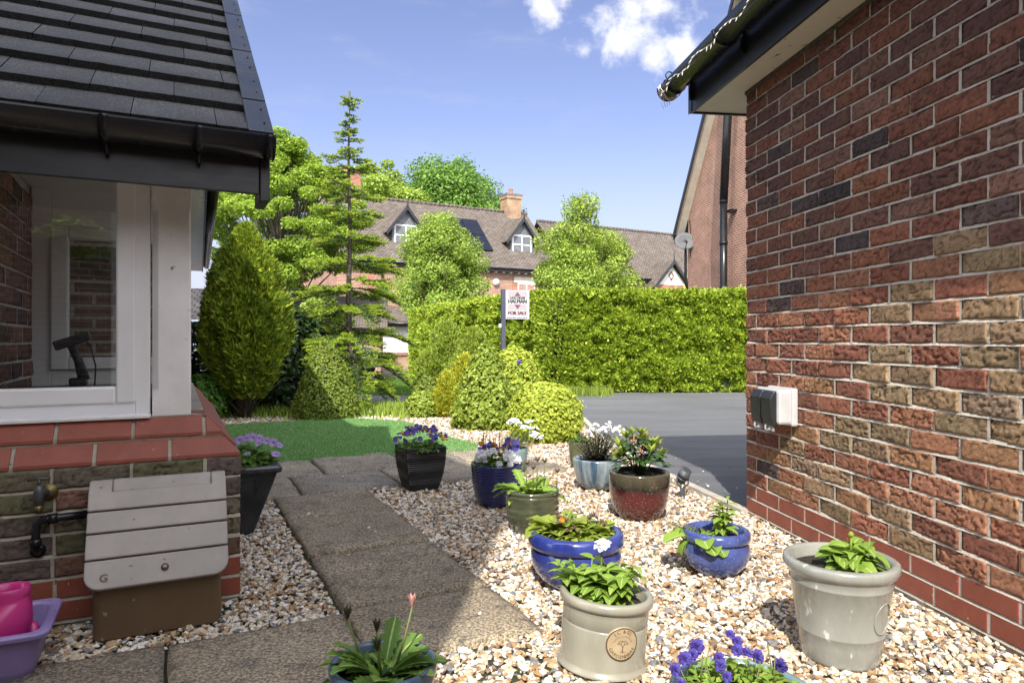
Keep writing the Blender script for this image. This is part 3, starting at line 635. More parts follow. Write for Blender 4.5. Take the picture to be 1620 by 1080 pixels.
# open porch canopy on the corner of the gabled house, with a hanging basket (both mirrored in the porch window)
mb = MB(); mb.abox((-3.2, .0), (-1.498, -.75), (2.33, 2.42)); cn = mb.build('canopy', M['slate'], back)
mb = MB()
for i in range(7): mb.abox((-3.2, -.005), (-1.49+i*.105, -1.49+i*.105+.098), (2.312, 2.329))
mb.build('boards', M['white_pvc'], cn); mb = MB(); mb.abox((-3.2, .01), (-.75, -.73), (2.25, 2.44)); mb.build('fascia', M['fascia_pvc'], cn)
mb = MB(); mb.abox((-.09, -.01), (-.85, -.77), (-.1, 2.31)); mb.build('post', M['white_paint'], cn)
# ================================================================== ground, paving, gravel
def inpoly(x, y, poly):
    x = np.asarray(x); y = np.asarray(y); c = np.zeros(x.shape, bool); n = len(poly)
    for i in range(n):
        x0, y0 = poly[i][:2]; x1, y1 = poly[(i+1) % n][:2]
        cond = ((y0 > y) != (y1 > y)) & (x < (x1-x0)*(y-y0)/(y1-y0+1e-12)+x0); c ^= cond
    return c
def sheet(name, poly, z, mat, step=None):
    mb = MB(); mb.poly([(p[0], p[1], z) for p in poly]); return struct(name, mb, mat)
def asphalt():
    m, nt, b = newmat('asphalt'); v = coords(nt)
    v2 = coords(nt, 'Object', (.22, 2.2, 1)); n = noise_node(nt, v2, 2.1, 7, .7, .6); n2 = noise_node(nt, v, 160, 3, .6); n1 = noise_node(nt, v, .55, 4)
    r = ramp_node(nt, [(.30, (.088, .091, .097)), (.50, (.115, .118, .124)), (.72, (.160, .163, .168))]); nt.links.new(n, r.inputs[0])
    k = ramp_node(nt, [(.3, (.6,)*3), (.7, (1.35,)*3)]); nt.links.new(n2, k.inputs[0]); k1 = ramp_node(nt, [(.3, (.85,)*3), (.7, (1.1,)*3)]); nt.links.new(n1, k1.inputs[0])
    nt.links.new(mixc(nt, 1.0, mixc(nt, 1.0, r.outputs[0], k.outputs[0], 'MULTIPLY'), k1.outputs[0], 'MULTIPLY'), b.inputs['Base Color']); b.inputs['Roughness'].default_value = .78
    bump(nt, b, n2, .7, .006); return m
M['asphalt'] = asphalt()
M['earth'] = surf('earth', lin(.05, .06, .025), lin(.09, .10, .04), .7, .95, .4, 30, .02)
M['verge_grass'] = surf('verge_grass', lin(.075, .15, .022), lin(.12, .21, .035), 2.2, .9, .9, 60, .03)
# terrain sheet out to the horizon, falling gently beyond the hedge
mb = MB(); ys = [-60, -20, 0, 6, 12, 14, 16, 18, 20, 22, 24, 26, 28, 30, 32, 36, 45, 60, 100, 200, 500, 1200]; xs = [-1200, -300, -100, -50, -25, -12, -6, 0, 6, 12, 25, 50, 100, 300, 1200]
Vg = [(x, y, terrain(x, y)-.06) for y in ys for x in xs]; nx_ = len(xs)
mb.add(Vg, [(j*nx_+i, j*nx_+i+1, (j+1)*nx_+i+1, (j+1)*nx_+i) for j in range(len(ys)-1) for i in range(nx_-1)], 0, True); struct('ground', mb, M['earth'])
def drape(name, xs, ys, dz, mat, inside=None):
    mb = MB(); V_ = [(x, y, terrain(x, y)+dz) for y in ys for x in xs]; n = len(xs); Fq = []
    for j in range(len(ys)-1):
        for i in range(n-1):
            cx, cy = (xs[i]+xs[i+1])/2, (ys[j]+ys[j+1])/2
            if inside is None or inside(cx, cy): Fq.append((j*n+i, j*n+i+1, (j+1)*n+i+1, (j+1)*n+i))
    mb.add(V_, Fq, 0, True); return struct(name, mb, mat)
EDGE = [(1.70, .7), (1.27, 3.69), (1.01, 5.0), (.86, 6.3), (.86, 8.0), (.62, 9.25)]     # edge of the driveway
drive = EDGE+[(-1.0, 9.35), (-2.2, 9.25), (-3.0, 9.6), (-14, 9.6), (-14, 13.9), (14, 13.9), (14, .7)]
o = sheet('driveway', drive, -.012, M['asphalt'])
drape('road', list(np.arange(-40, 42, 2.)), [13.9, 15, 16, 17, 18, 19, 20, 21, 22, 24, 26, 28, 30, 32, 34], -.016, M['asphalt'])
# lawn island beyond the fir
isl = [(-3.6, 11.6), (-1.2, 11.3), (.2, 11.9), (1.2, 13.2), (5, 13.6), (5, 15.2), (-1.5, 15.8), (-3.3, 14.4)]
mb = MB(); g_ = np.linspace(0, 1, 2); mb.prism([(x, y, terrain(x, y)-.02) for x, y in isl], (0, 0, .06)); struct('grass_island', mb, M['verge_grass'])
def blades(name, pts, h, w, mat, seed=1, lean=.5):
    r = np.random.default_rng(seed); n = len(pts); a = r.uniform(0, 2*np.pi, n); hh = h*r.uniform(.6, 1.3, n)
    dx = np.cos(a)*w; dy = np.sin(a)*w; la = r.uniform(0, 2*np.pi, n); lx = np.cos(la)*hh*lean*r.random(n); ly = np.sin(la)*hh*lean*r.random(n)
    P = np.asarray(pts); V_ = np.stack([P+np.stack([dx, dy, 0*dx], 1), P-np.stack([dx, dy, 0*dx], 1), P+np.stack([lx, ly, hh], 1)], 1).reshape(-1, 3)
    mb = MB(); mb.add(V_, np.arange(3*n).reshape(-1, 3)); o = mb.build(name, mat, uv=False); tag(o, kind='stuff'); return o
r_ = np.random.default_rng(4); q = r_.uniform((-3.6, 11.3), (5, 15.8), (40000, 2)); q = q[inpoly(q[:, 0], q[:, 1], isl)]
M['grass_blade'] = foliage('grass_blade', [lin(.07, .15, .02), lin(.13, .24, .035), lin(.17, .26, .06)], .4)
gb = blades('grass', np.column_stack([q, [terrain(x, y)+.035 for x, y in q]]), .06, .012, M['grass_blade'], 2); tag(gb, 'mown grass of the lit lawn island beyond the fir tree', 'grass')
# artificial lawn
lawnpoly = [tuple(PP(-3.4, 3.10)[:2]), tuple(PP(-.2, 3.10)[:2]), (-.29, 5.655), (-.30, 6.0), (-.62, 6.50), (-.80, 6.95), (-.98, 7.33), (-1.24, 7.70), (-1.55, 7.88), (-1.97, 7.95), (-2.62, 7.64), (-3.1, 7.35), (-3.9, 6.9), (-5.2, 6.4)]
M['turf'] = surf('turf', lin(.08, .23, .085), lin(.11, .29, .105), 3, .9, .8, 200, .01)
mb = MB(); mb.prism([(x, y, -.03) for x, y in lawnpoly], (0, 0, .022)); struct('lawn', mb, M['turf'])
q = r_.uniform((-5.2, 4.0), (0, 8.0), (330000, 2)); q = q[inpoly(q[:, 0], q[:, 1], lawnpoly) & (q[:, 0] > -3.6)]
M['turf_blade'] = foliage('turf_blade', [lin(.11, .26, .08), lin(.16, .35, .11), lin(.22, .42, .14), lin(.36, .48, .22)], .3)
gb = blades('artificial_turf', np.column_stack([q, np.full(len(q), -.009)]), .022, .0042, M['turf_blade'], 3, .9); tag(gb, 'bright green artificial turf behind the paved patio', 'turf')
# paving
def slab_mat(name, c1, c2, c3):
    m, nt, b = newmat(name); v = coords(nt); g = nt.nodes.new('ShaderNodeNewGeometry')
    n = noise_node(nt, v, 3.2, 6, .65); r = ramp_node(nt, [(.28, c1), (.5, c2), (.74, c3)]); nt.links.new(n, r.inputs[0])
    f = noise_node(nt, v, 105, 4, .75); k = ramp_node(nt, [(.36, (.2,)*3), (.5, (.9,)*3), (.62, (1.9,)*3)]); nt.links.new(f, k.inputs[0])
    ri = ramp_node(nt, [(0, (.8, .8, .82)), (1, (1.15, 1.12, 1.05))]); nt.links.new(g.outputs['Random Per Island'], ri.inputs[0])
    out = mixc(nt, 1.0, mixc(nt, 1.0, r.outputs[0], k.outputs[0], 'MULTIPLY'), ri.outputs[0], 'MULTIPLY')
    out = mixc(nt, maprange(nt, noise_node(nt, v, 1.6, 5, .65), .46, .66, 0, .5), out, lin(.085, .07, .05))
    out = mixc(nt, maprange(nt, noise_node(nt, v, 9, 6, .75), .53, .68, 0, .75), out, lin(.045, .043, .038))
    nt.links.new(out, b.inputs['Base Color']); b.inputs['Roughness'].default_value = .8
    bump(nt, b, noise_node(nt, v, 110, 5, .7), .8, .006); return m
M['path_slab'] = slab_mat('path_slab', lin(.15, .122, .085), lin(.26, .215, .155), lin(.37, .315, .23))
M['patio_slab'] = slab_mat('patio_slab', lin(.17, .148, .115), lin(.28, .245, .195), lin(.39, .34, .265))
def slab(mb, a0, a1, b0, b1, seed, rip=.0045, zt=.0, res=.03):
    nx = max(4, int((a1-a0)/res)); ny = max(4, int((b1-b0)/res)); R = random.Random(seed)
    tilt = (R.uniform(-.006, .006), R.uniform(-.006, .006)); V_ = []
    for j in range(ny+1):
        for i in range(nx+1):
            a = a0+(a1-a0)*i/nx; b = b0+(b1-b0)*j/ny
            ed = min(i, nx-i, j, ny-j); wob = .006*mnoise.noise((a*9, b*9, seed)) if ed == 0 else 0
            d = rip*(mnoise.noise((a*5, b*9, seed*.7))+.6*mnoise.noise((a*16, b*24, seed*.9)))+tilt[0]*(a-a0)+tilt[1]*(b-b0)
            st = math.floor((mnoise.noise((a*3.1+seed, b*4.7, 2.))+1)*2.6)*.0022
            V_.append(PP(a+wob, b+wob, zt+d+st-.004-(.006 if ed == 0 else 0)))
    n = nx+1; Fq = [(j*n+i, j*n+i+1, (j+1)*n+i+1, (j+1)*n+i) for j in range(ny) for i in range(nx)]
    ring = [i for i in range(n)]+[j*n+nx for j in range(1, ny+1)]+[ny*n+i for i in range(nx-1, -1, -1)]+[j*n for j in range(ny-1, 0, -1)]
    m0 = len(V_); V_ += [np.array(V_[k])-Z*.05 for k in ring]
    Fq += [(ring[k], m0+k, m0+(k+1) % len(ring), ring[(k+1) % len(ring)]) for k in range(len(ring))]
    mb.add(V_, Fq, 0, True)
mbp_ = MB(); J = .008
pb = [(-.425, -J), (J, .65-J), (.65+J, 1.305-J), (1.305+J, 1.84-J)]
slabs = []
for i, (b0, b1) in enumerate(pb): slab(mbp_, .0+J, .545, b0, b1, 3+i); slabs.append((0, .545, b0, b1))
for i, (a0, a1) in enumerate([(-1.12, -.535), (-.525, -.004), (-1.75, -1.13)]): slab(mbp_, a0, a1, -.64, -.035, 40+i); slabs.append((a0, a1, -.64, -.035))
struct('path', mbp_, M['path_slab'])
mbq = MB(); R_ = random.Random(9)
for (b0, b1, st) in ((1.85, 2.44, -1.9), (2.452, 3.085, -1.55)):
    a = st; bb = b0
    for wd in ([.62, .9, .55, .62, .9, .6, .45] if b0 < 2 else [.45, .62, .9, .62, .45, .62, .6]):
        a1 = a+wd
        if a1 > 2.02: a1 = 2.02
        if a1-a < .1: break
        if wd > .8:
            mdl = (b0+b1)/2+R_.uniform(-.05, .05); slab(mbq, a+J, a1-J, b0, mdl-J, R_.randint(1, 99), .006); slab(mbq, a+J, a1-J, mdl+J, b1, R_.randint(1, 99), .006)
        else: slab(mbq, a+J, a1-J, b0, b1, R_.randint(1, 99), .006)
        slabs.append((a, a1, b0, b1)); a = a1
struct('patio', mbq, M['patio_slab'])
# moss and dirt bed under the paving joints
mb = MB(); mb.poly([PP(-2.2, -.75, -.026), PP(.53, -.75, -.026), PP(.53, 1.84, -.026), PP(2.0, 1.84, -.026), PP(2.0, 3.09, -.026), PP(-2.2, 3.09, -.026)]); struct('joint_bed', mb, surf('joint_bed', lin(.02, .018, .012), lin(.045, .05, .02), 20, .95, .5, 60, .01))
# driveway edging
kb = [(1.275, 3.66), (1.01, 5.0), (.86, 6.3), (.86, 8.0)]; mb = MB()
for (p, q) in zip(kb[:-1], kb[1:]):
    d = np.array([q[0]-p[0], q[1]-p[1], 0]); L_ = np.linalg.norm(d); d /= L_; n_ = np.array([d[1], -d[0], 0]); t = 0
    while t < L_-.05:
        e_ = min(t+.9, L_); mb.box((p[0], p[1], 0), d, n_, Z, (t+.002, e_-.002), (-.05, .004), (-.06, .006)); t = e_
struct('kerb', mb, surf('kerb_stone', lin(.36, .33, .27), lin(.48, .44, .36), 9, .9, .5, 80, .004))
# gravel bed
bed = [(-2.6, -.6), (1.85, -.6), (1.72, .6), (1.27, 3.69), (1.0, 5.0), (.85, 6.3), (.85, 8.0), (.62, 9.2), (-1.0, 9.3), (-2.2, 9.2), (-3.0, 9.5), (-6, 9.5), (-6, 5.9), (-3, 4.5)]
def gravel_mat():
    m, nt, b = newmat('gravel_base'); v = coords(nt); vo = nt.nodes.new('ShaderNodeTexVoronoi'); vo.inputs['Scale'].default_value = 55; nt.links.new(v, vo.inputs['Vector'])
    sp = nt.nodes.new('ShaderNodeSeparateColor'); nt.links.new(vo.outputs['Color'], sp.inputs[0]); r = ramp_node(nt, [(0, (.60, .53, .43)), (.35, (.50, .42, .31)), (.6, (.42, .28, .15)), (.85, (.26, .19, .13)), (1, (.28, .28, .28))]); nt.links.new(sp.outputs[0], r.inputs[0])
    nt.links.new(r.outputs[0], b.inputs['Base Color']); b.inputs['Roughness'].default_value = .85; bump(nt, b, vo.outputs['Distance'], .9, .02); return m
o = sheet('gravel_bed', bed, -.034, gravel_mat())
M['pebble'] = island('pebble', [(0, (.66, .62, .54)), (.20, (.74, .71, .66)), (.34, (.64, .57, .45)), (.48, (.58, .48, .35)), (.64, (.50, .37, .23)), (.76, (.40, .24, .11)), (.84, (.30, .17, .08)), (.89, (.22, .16, .11)), (.94, (.25, .25, .27)), (1, (.12, .115, .12))], .62, .25, 120, .45, .30)
def chip_variants(n, seed):
    R = random.Random(seed); out = []
    for _ in range(n):
        bm = bmesh.new(); k = R.randint(13, 18)
        for i in range(k):
            v = Vector((R.gauss(0, 1), R.gauss(0, 1), R.gauss(0, 1))).normalized(); bm.verts.new((v.x*R.uniform(.85, 1.05), v.y*R.uniform(.6, .85), v.z*R.uniform(.38, .6)))
        bmesh.ops.convex_hull(bm, input=bm.verts); bmesh.ops.delete(bm, geom=[v for v in bm.verts if not v.link_faces], context='VERTS')
        bmesh.ops.triangulate(bm, faces=bm.faces); bm.verts.index_update()
        out.append((np.array([v.co[:] for v in bm.verts]), np.array([[v.index for v in f.verts] for f in bm.faces]))); bm.free()
    return out
CH = chip_variants(24, 5)
def scatter_chips(name, xy, size, z, mat, label, seed):
    r = np.random.default_rng(seed); n = len(xy); var = r.integers(0, len(CH), n); mb = MB()
    ang = r.uniform(0, 2*np.pi, n); tx = r.normal(0, .35, n); ty = r.normal(0, .35, n); sc = size*np.exp(r.normal(0, .28, n)); zz = z+r.normal(0, .0045, n)
    for k, (V_, F_) in enumerate(CH):
        i = np.where(var == k)[0]
        if not len(i): continue
        ca, sa = np.cos(ang[i]), np.sin(ang[i]); zr_ = np.zeros_like(ca); on = np.ones_like(ca)
        Rz = np.stack([np.stack([ca, -sa, zr_], -1), np.stack([sa, ca, zr_], -1), np.stack([zr_, zr_, on], -1)], 1)
        cx, sx = np.cos(tx[i]), np.sin(tx[i]); Rx = np.stack([np.stack([on, zr_, zr_], -1), np.stack([zr_, cx, -sx], -1), np.stack([zr_, sx, cx], -1)], 1)
        cy, sy = np.cos(ty[i]), np.sin(ty[i]); Ry = np.stack([np.stack([cy, zr_, sy], -1), np.stack([zr_, on, zr_], -1), np.stack([-sy, zr_, cy], -1)], 1)
        Rm = Rz@Rx@Ry; P = np.einsum('nij,vj->nvi', Rm, V_)*sc[i][:, None, None]+np.column_stack([xy[i], zz[i]])[:, None, :]
        nv = len(V_); Fq = (F_[None]+(np.arange(len(i))*nv)[:, None, None]).reshape(-1, 3); mb.add(P.reshape(-1, 3), Fq, 0, False)
    o = mb.build(name, mat, uv=False); return tag(o, label, 'gravel', kind='stuff')
def gravel_ok(xy, pad=.0):
    x, y = xy[:, 0], xy[:, 1]; ok = inpoly(x, y, bed) & ~inpoly(x, y, lawnpoly); a, b = pathab(x, y)
    for (a0, a1, b0, b1) in slabs: ok &= ~((a > a0+pad) & (a < a1-pad) & (b > b0+pad) & (b < b1-pad))
    ok &= ~((a < -1.9) & (b > 1.8) & (b < 3.1)); ca = (x-C0[0])*Vv[0]+(y-C0[1])*Vv[1]; cb = (x-C0[0])*U[0]+(y-C0[1])*U[1]
    ok &= ~((ca < -.0) & (cb > .0) & (cb < 2.2)); ok &= ~((x-K0[0])*(-NW[0])+(y-K0[1])*(-NW[1]) > -.005); return ok
r_ = np.random.default_rng(12)
q = r_.uniform((-2.3, .95), (1.85, 4.1), (76000, 2)); q = q[gravel_ok(q, -.009)]
q = q[np.abs(q[:, 0]) < q[:, 1]*.86+.15]
scatter_chips('gravel', q, .0118, -.019, M['pebble'], 'pale flint gravel between the path and the pots', 3)
q = r_.uniform((-4.2, 4.0), (1.2, 9.4), (62000, 2)); q = q[gravel_ok(q, -.009)]; keep = ~((q[:, 1] < 4.0)); q = q[keep]
scatter_chips('gravel', q, .0145, -.019, M['pebble'], 'pale gravel strip round the far edge of the lawn', 4)
q = r_.uniform((-1.6, 1.7), (2.6, 6.4), (1500, 2)); a_, b_ = pathab(q[:, 0], q[:, 1]); onp = (a_ > .03) & (a_ < .52) & (b_ > -.4) & (b_ < 3.0) & (r_.random(len(q)) < .12)
ed = np.interp(q[:, 1], [.7, 3.69, 5.0, 6.3], [1.7, 1.27, 1.01, .86]); ond = (q[:, 0] > ed+.06) & (q[:, 0] < ed+.06+np.abs(r_.normal(0, .22, len(q)))) & (q[:, 1] > 3.7) & (r_.random(len(q)) < .5)
scatter_chips('gravel', q[onp | ond], .0085, .006, M['pebble'], 'stray gravel chips kicked on to the path and driveway edge', 8)
print('gravel done')
# ================================================================== houses in the distance
D2 = np.array([.868, .496, 0.]); B2 = np.array([-.496, .868, 0.])
M['brick_pink'] = brick_tex('brick_pink', lin(.36, .15, .10), lin(.26, .105, .07), lin(.52, .45, .36), var=.25)
M['brick_red'] = brick_tex('brick_red', lin(.38, .10, .05), lin(.32, .085, .045), lin(.45, .36, .28))
M['roof_brown'] = brick_tex('roof_brown', lin(.12, .097, .08), lin(.19, .155, .128), lin(.035, .029, .025), .22, .125, .016, bmp=.8, var=.3)
M['stone'] = surf('stone', lin(.52, .48, .41), lin(.62, .58, .5), 4, .85)
M['render_white'] = surf('render_white', lin(.66, .65, .62), lin(.74, .73, .70), 3, .85)
M['solar'] = surf('solar', lin(.010, .012, .02), lin(.016, .018, .028), 3, .18)
M['curtain'] = surf('curtain', lin(.38, .38, .38), lin(.48, .48, .48), 5, .9)
def gutter_line(name, parent, o, e, n, s0, s1, z):
    mb = MB(); mb.box(o, e, n, Z, (s0, s1), (0, .14), (z-.20, z)); g = mb.build(name, M['fascia_pvc'], parent)
    mb = MB(); mb.tube([o+e*s0+n*.2+Z*(z-.03), o+e*s1+n*.2+Z*(z-.03)], .06, 8); mb.build('gutter', M['black_pvc'], g); return g
def win(parent, o, e, n, s0, s1, z0, z1, mull, bars, fr=.06, curtains=False):
    """window in the wall plane; n points outward"""
    mb = MB(); mb.box(o, e, n, Z, (s0, s1), (-.05, .012), (z0, z0+fr)); mb.box(o, e, n, Z, (s0, s1), (-.05, .012), (z1-fr, z1))
    xs = [s0+(s1-s0)*k/mull for k in range(mull+1)]
    for k, x in enumerate(xs): lo = x if k == 0 else (x-fr if k == mull else x-fr/2); mb.box(o, e, n, Z, (lo, lo+fr), (-.05, .010), (z0+fr, z1-fr))
    for bz in bars:
        for k in range(mull): mb.box(o, e, n, Z, (xs[k]+fr, xs[k+1]-fr*.5), (-.05, .008), (z0+(z1-z0)*bz-fr*.4, z0+(z1-z0)*bz+fr*.4))
    f = mb.build('window', M['white_pvc'], parent)
    mb = MB(); mb.box(o, e, n, Z, (s0+.02, s1-.02), (-.04, -.02), (z0+.02, z1-.02)); mb.build('pane', M['dark_glass'], f); 
    if curtains:
        mb = MB(); mb.box(o, e, n, Z, (s0+.06, s1-.06), (-.0195, -.012), (z0+(z1-z0)*.45, z1-.06)); mb.build('blind', M['curtain'], f)
    return f
def pitched(mb, o, e, n, s0, s1, d, ze, zr, th=.09, ov=.35):
    """gable roof with ridge along e; n = outward normal of the front wall; d = half depth"""
    sl = (zr-ze)/d
    for sg in (0, 1):
        f = (lambda y: -y) if sg == 0 else (lambda y: -(2*d-y))
        A = [o+e*s0+n*f(-ov)+Z*(ze-ov*sl), o+e*s1+n*f(-ov)+Z*(ze-ov*sl), o+e*s1+n*f(d)+Z*zr, o+e*s0+n*f(d)+Z*zr]
        mb.prism(A, Z*(th+.004*sg))
def dormer(parent, o, e, n, s, nd, z0, w, h, apex):
    """small gabled dormer: lead cheeks, tiled roof, black barge boards, white window"""
    W0 = o-n*nd; b = -n
    mb = MB(); mb.prism([W0+e*(s-w/2)+Z*z0, W0+e*(s+w/2)+Z*z0, W0+e*(s+w/2)+Z*(z0+h), W0+e*s+Z*(apex-.12), W0+e*(s-w/2)+Z*(z0+h)], b*2.6); d = mb.build('dormer', M['lead'], parent)
    mb = MB(); sl = (apex-z0-h)/(w/2); o2 = .38
    for sg in (-1, 1):
        mb.prism([W0+n*.22+e*s+Z*(apex+.06), W0+n*.22+e*(s+sg*(w/2+o2))+Z*(z0+h+.06-o2*sl), W0+n*.22+e*(s+sg*(w/2+o2))+Z*(z0+h-.02-o2*sl), W0+n*.22+e*s+Z*(apex-.02)], b*3.0)
    mb.build('roof', M['roof_brown'], d)
    mb = MB()
    for sg in (-1, 1):
        mb.prism([W0+n*.24+e*s+Z*(apex+.03), W0+n*.24+e*(s+sg*(w/2+o2+.02))+Z*(z0+h+.03-o2*sl), W0+n*.24+e*(s+sg*(w/2+o2+.02))+Z*(z0+h-.20-o2*sl), W0+n*.24+e*s+Z*(apex-.22)], n*.05)
    mb.tube([W0+n*.3+e*s+Z*(apex-.05), W0+n*.3+e*s+Z*(apex+.42)], .03, 6)
    mb.build('bargeboard', M['fascia_pvc'], d)
    win(d, W0+n*.012, e, n, s-w/2+.1, s+w/2-.1, z0+.06, z0+h-.02, 2, [.5], .085)
    mb = MB(); mb.box(W0, e, n, Z, (s-w/2-.25, s+w/2+.25), (.0, .25), (z0-.16, z0+.02)); mb.build('apron', M['lead'], d)

N2 = -B2; W0 = np.array([-6.386, 36.3, 0.])
hs = thing('village_house', 'large brown roofed brick house with two dormers and a solar panel', 'house', W0-Z*.6+D2*4)
ZE, ZR, DD = 5.15, 9.12, 4.0
mb = MB(); mb.prism([W0-D2*3-Z*.9, W0+D2*10.5-Z*.9, W0+D2*10.5+B2*8-Z*.9, W0-D2*3+B2*8-Z*.9], Z*6.0); mb.build('wall', M['brick_pink'], hs)
mb = MB(); mb.prism([W0+D2*10.5+Z*5.1, W0+D2*10.5+B2*8+Z*5.1, W0+D2*10.5+B2*4+Z*9.05], -D2*.2); mb.prism([W0-D2*3+Z*5.1, W0-D2*3+B2*8+Z*5.1, W0-D2*3+B2*4+Z*9.05], D2*.2); mb.build('gable', M['brick_pink'], hs)
mb = MB(); pitched(mb, W0, D2, N2, -3.25, 10.75, DD, ZE+.1, ZR); rf = mb.build('roof', M['roof_brown'], hs)
mb = MB()
for i in range(47): mb.tube([W0+D2*(-3.2+i*.297)+B2*4+Z*(ZR+.10), W0+D2*(-3.2+i*.297+.29)+B2*4+Z*(ZR+.10)], [.10, .125], 8)
mb.build('ridge_tiles', M['roof_brown'], rf)
gutter_line('eaves_board', hs, W0+N2*.24, D2, N2, -3.2, 10.75, ZE-.10)
mb = MB()
for i in range(28): mb.box(W0, D2, N2, Z, (-2.9+i*.5, -2.78+i*.5), (0, .3), (ZE-.36, ZE-.31))
mb.build('rafter_foot', M['white_paint'], hs)
def chimney(parent, c, e, n, w, d, z0, z1, pots=1):
    mb = MB(); mb.box(c, e, n, Z, (-w/2, w/2), (-d/2, d/2), (z0, z1-.32)); mb.box(c, e, n, Z, (-w/2-.05, w/2+.05), (-d/2-.05, d/2+.05), (z1-.32, z1-.1)); ch = mb.build('chimney', M['brick_red' if pots == 0 else 'brick_chim'], parent)
    mb = MB(); mb.box(c, e, n, Z, (-w/2-.08, w/2+.08), (-d/2-.08, d/2+.08), (z1-.1, z1)); mb.build('cap', M['stone'] if pots == 0 else M['lead'], ch)
    if pots: mb = MB(); mb.lathe(tuple(c+Z*z1), [(.16, 0), (.14, .1), (.13, .3), (.16, .36)], 14); mb.build('chimney_pot', M['terracotta'], ch)
    mb = MB(); mb.prism([c+e*(-w/2-.15)+n*(d/2+.03)+Z*(z0+.2), c+e*(w/2+.2)+n*(d/2+.03)+Z*(z0+.2), c+e*(w/2+.2)+n*(d/2+.3)+Z*(z0-.2), c+e*(-w/2-.15)+n*(d/2+.3)+Z*(z0-.2)], n*.03); mb.build('flashing', M['lead'], ch)
M['brick_chim'] = brick_tex('brick_chim', lin(.36, .22, .10), lin(.28, .13, .07), lin(.42, .36, .28)); M['terracotta'] = surf('terracotta', lin(.42, .15, .06), None, 8, .8)
chimney(rf, W0+D2*9.55+B2*4.0, D2, N2, 1.05, .9, ZR-.6, ZR+1.25); chimney(rf, W0-D2*1.2+B2*3.6, D2, N2, .95, .9, ZR-.8, ZR+1.55, 0)
dormer(rf, W0, D2, N2, 8.62, 1.0, 6.05, 1.55, 1.25, 8.30); dormer(rf, W0, D2, N2, 1.17, 1.0, 6.05, 1.55, 1.25, 8.30)
slp = (ZR-ZE-.1)/DD; RN = np.array(N2*slp+Z); RN /= np.linalg.norm(RN); RS = B2+Z*slp; RS /= np.linalg.norm(RS)
ro = W0+Z*(ZE+.2)
for i in range(2):
    for j in range(2):
        mb = MB(); mb.box(ro, D2, RS, RN, (4.35+i*1.1, 5.42+i*1.1), (1.1+j*1.55, 2.6+j*1.55), (.06, .10)); mb.build('solar_panel', M['solar'], rf)
win(hs, W0, D2, N2, 7.75, 8.95, 2.95, 4.28, 2, [.5], .07); mb = MB(); mb.box(W0, D2, N2, Z, (7.5, 9.2), (-.03, .02), (4.30, 4.62)); mb.build('lintel', M['stone'], hs)
mb = MB()
for s in (7.36, 8.97): mb.box(W0, D2, N2, Z, (s, s+.36), (-.03, .015), (2.6, 4.28))
mb.build('quoin', M['brick_red'], hs)
mb = MB(); mb.tube([W0+D2*6.25+N2*.01+Z*4.25, W0+D2*6.25+N2*.14+Z*4.25], .2, 16); mb.build('alarm_box', M['white_pvc'], hs)
mb = MB(); mb.tube([W0-D2*.55+N2*.09-Z*.5, W0-D2*.55+N2*.09+Z*(ZE-.4)], .055, 8); mb.build('downpipe', M['black_pvc'], hs)
mb = MB(); mb.box(W0, D2, N2, Z, (-1.35, -1.0), (-.03, .016), (-.4, 5.0)); mb.build('quoin', M['brick_red'], hs)
# ground floor bay
mb = MB(); mb.box(W0, D2, N2, Z, (-1.4, 4.6), (.01, 1.2), (-.9, .12)); bay = mb.build('bay', M['brick_chim'], hs)
mb = MB(); mb.box(W0, D2, N2, Z, (-1.45, 4.65), (.01, 1.26), (.121, .25)); mb.build('sill_course', M['brick_red'], bay)
mb = MB(); mb.box(W0, D2, N2, Z, (-1.35, 4.55), (.01, 1.14), (.26, 1.9)); mb.build('bay_wall', M['white_paint'], bay)
win(bay, W0+N2*1.15, D2, N2, -1.15, .55, .27, 1.62, 2, [.45], .09, True); win(bay, W0+N2*1.15, D2, N2, .62, 3.4, .27, 1.62, 3, [.45], .09, True)
mb = MB(); mb.prism([W0+D2*-1.7+N2*1.55+Z*1.80, W0+D2*4.9+N2*1.55+Z*1.80, W0+D2*4.9+N2*.0+Z*2.62, W0+D2*-1.7+N2*.0+Z*2.62], Z*.09); mb.build('bay_roof', M['roof_brown'], bay)
mb = MB(); mb.prism([W0+D2*-1.72+N2*1.58+Z*1.86, W0+D2*-1.72+N2*.0+Z*2.70, W0+D2*-1.72+N2*.0+Z*2.52, W0+D2*-1.72+N2*1.58+Z*1.70], D2*.03); mb.build('flashing', M['white_paint'], bay)
gutter_line('bay_gutter', bay, W0+N2*1.45, D2, N2, -1.7, 4.9, 1.79)

# brown roofed house further right, with a small white gable
W3 = np.array([6.6, 46.0, 0.])
h3 = thing('terrace_house', 'brown tiled house with small white gable beyond the hedge', 'house', W3-Z*.6)
mb = MB(); mb.prism([W3-D2*3-Z*.9, W3+D2*11-Z*.9, W3+D2*11+B2*8-Z*.9, W3-D2*3+B2*8-Z*.9], Z*6.2); mb.build('wall', M['brick_pink'], h3)
mb = MB(); pitched(mb, W3, D2, N2, -3.2, 11.2, 4.2, 5.35, 9.2); r3 = mb.build('roof', M['roof_brown'], h3)
mb = MB()
for i in range(48): mb.tube([W3+D2*(-3.2+i*.297)+B2*4.2+Z*(9.3), W3+D2*(-3.2+i*.297+.29)+B2*4.2+Z*(9.3)], [.10, .13], 8)
mb.build('ridge_tiles', M['roof_brown'], r3)
gutter_line('eaves_board', h3, W3+N2*.24, D2, N2, -3.2, 11.2, 5.15)
s3 = 4.55; ap = 6.35; hw = 1.75; G3 = W3+N2*1.0
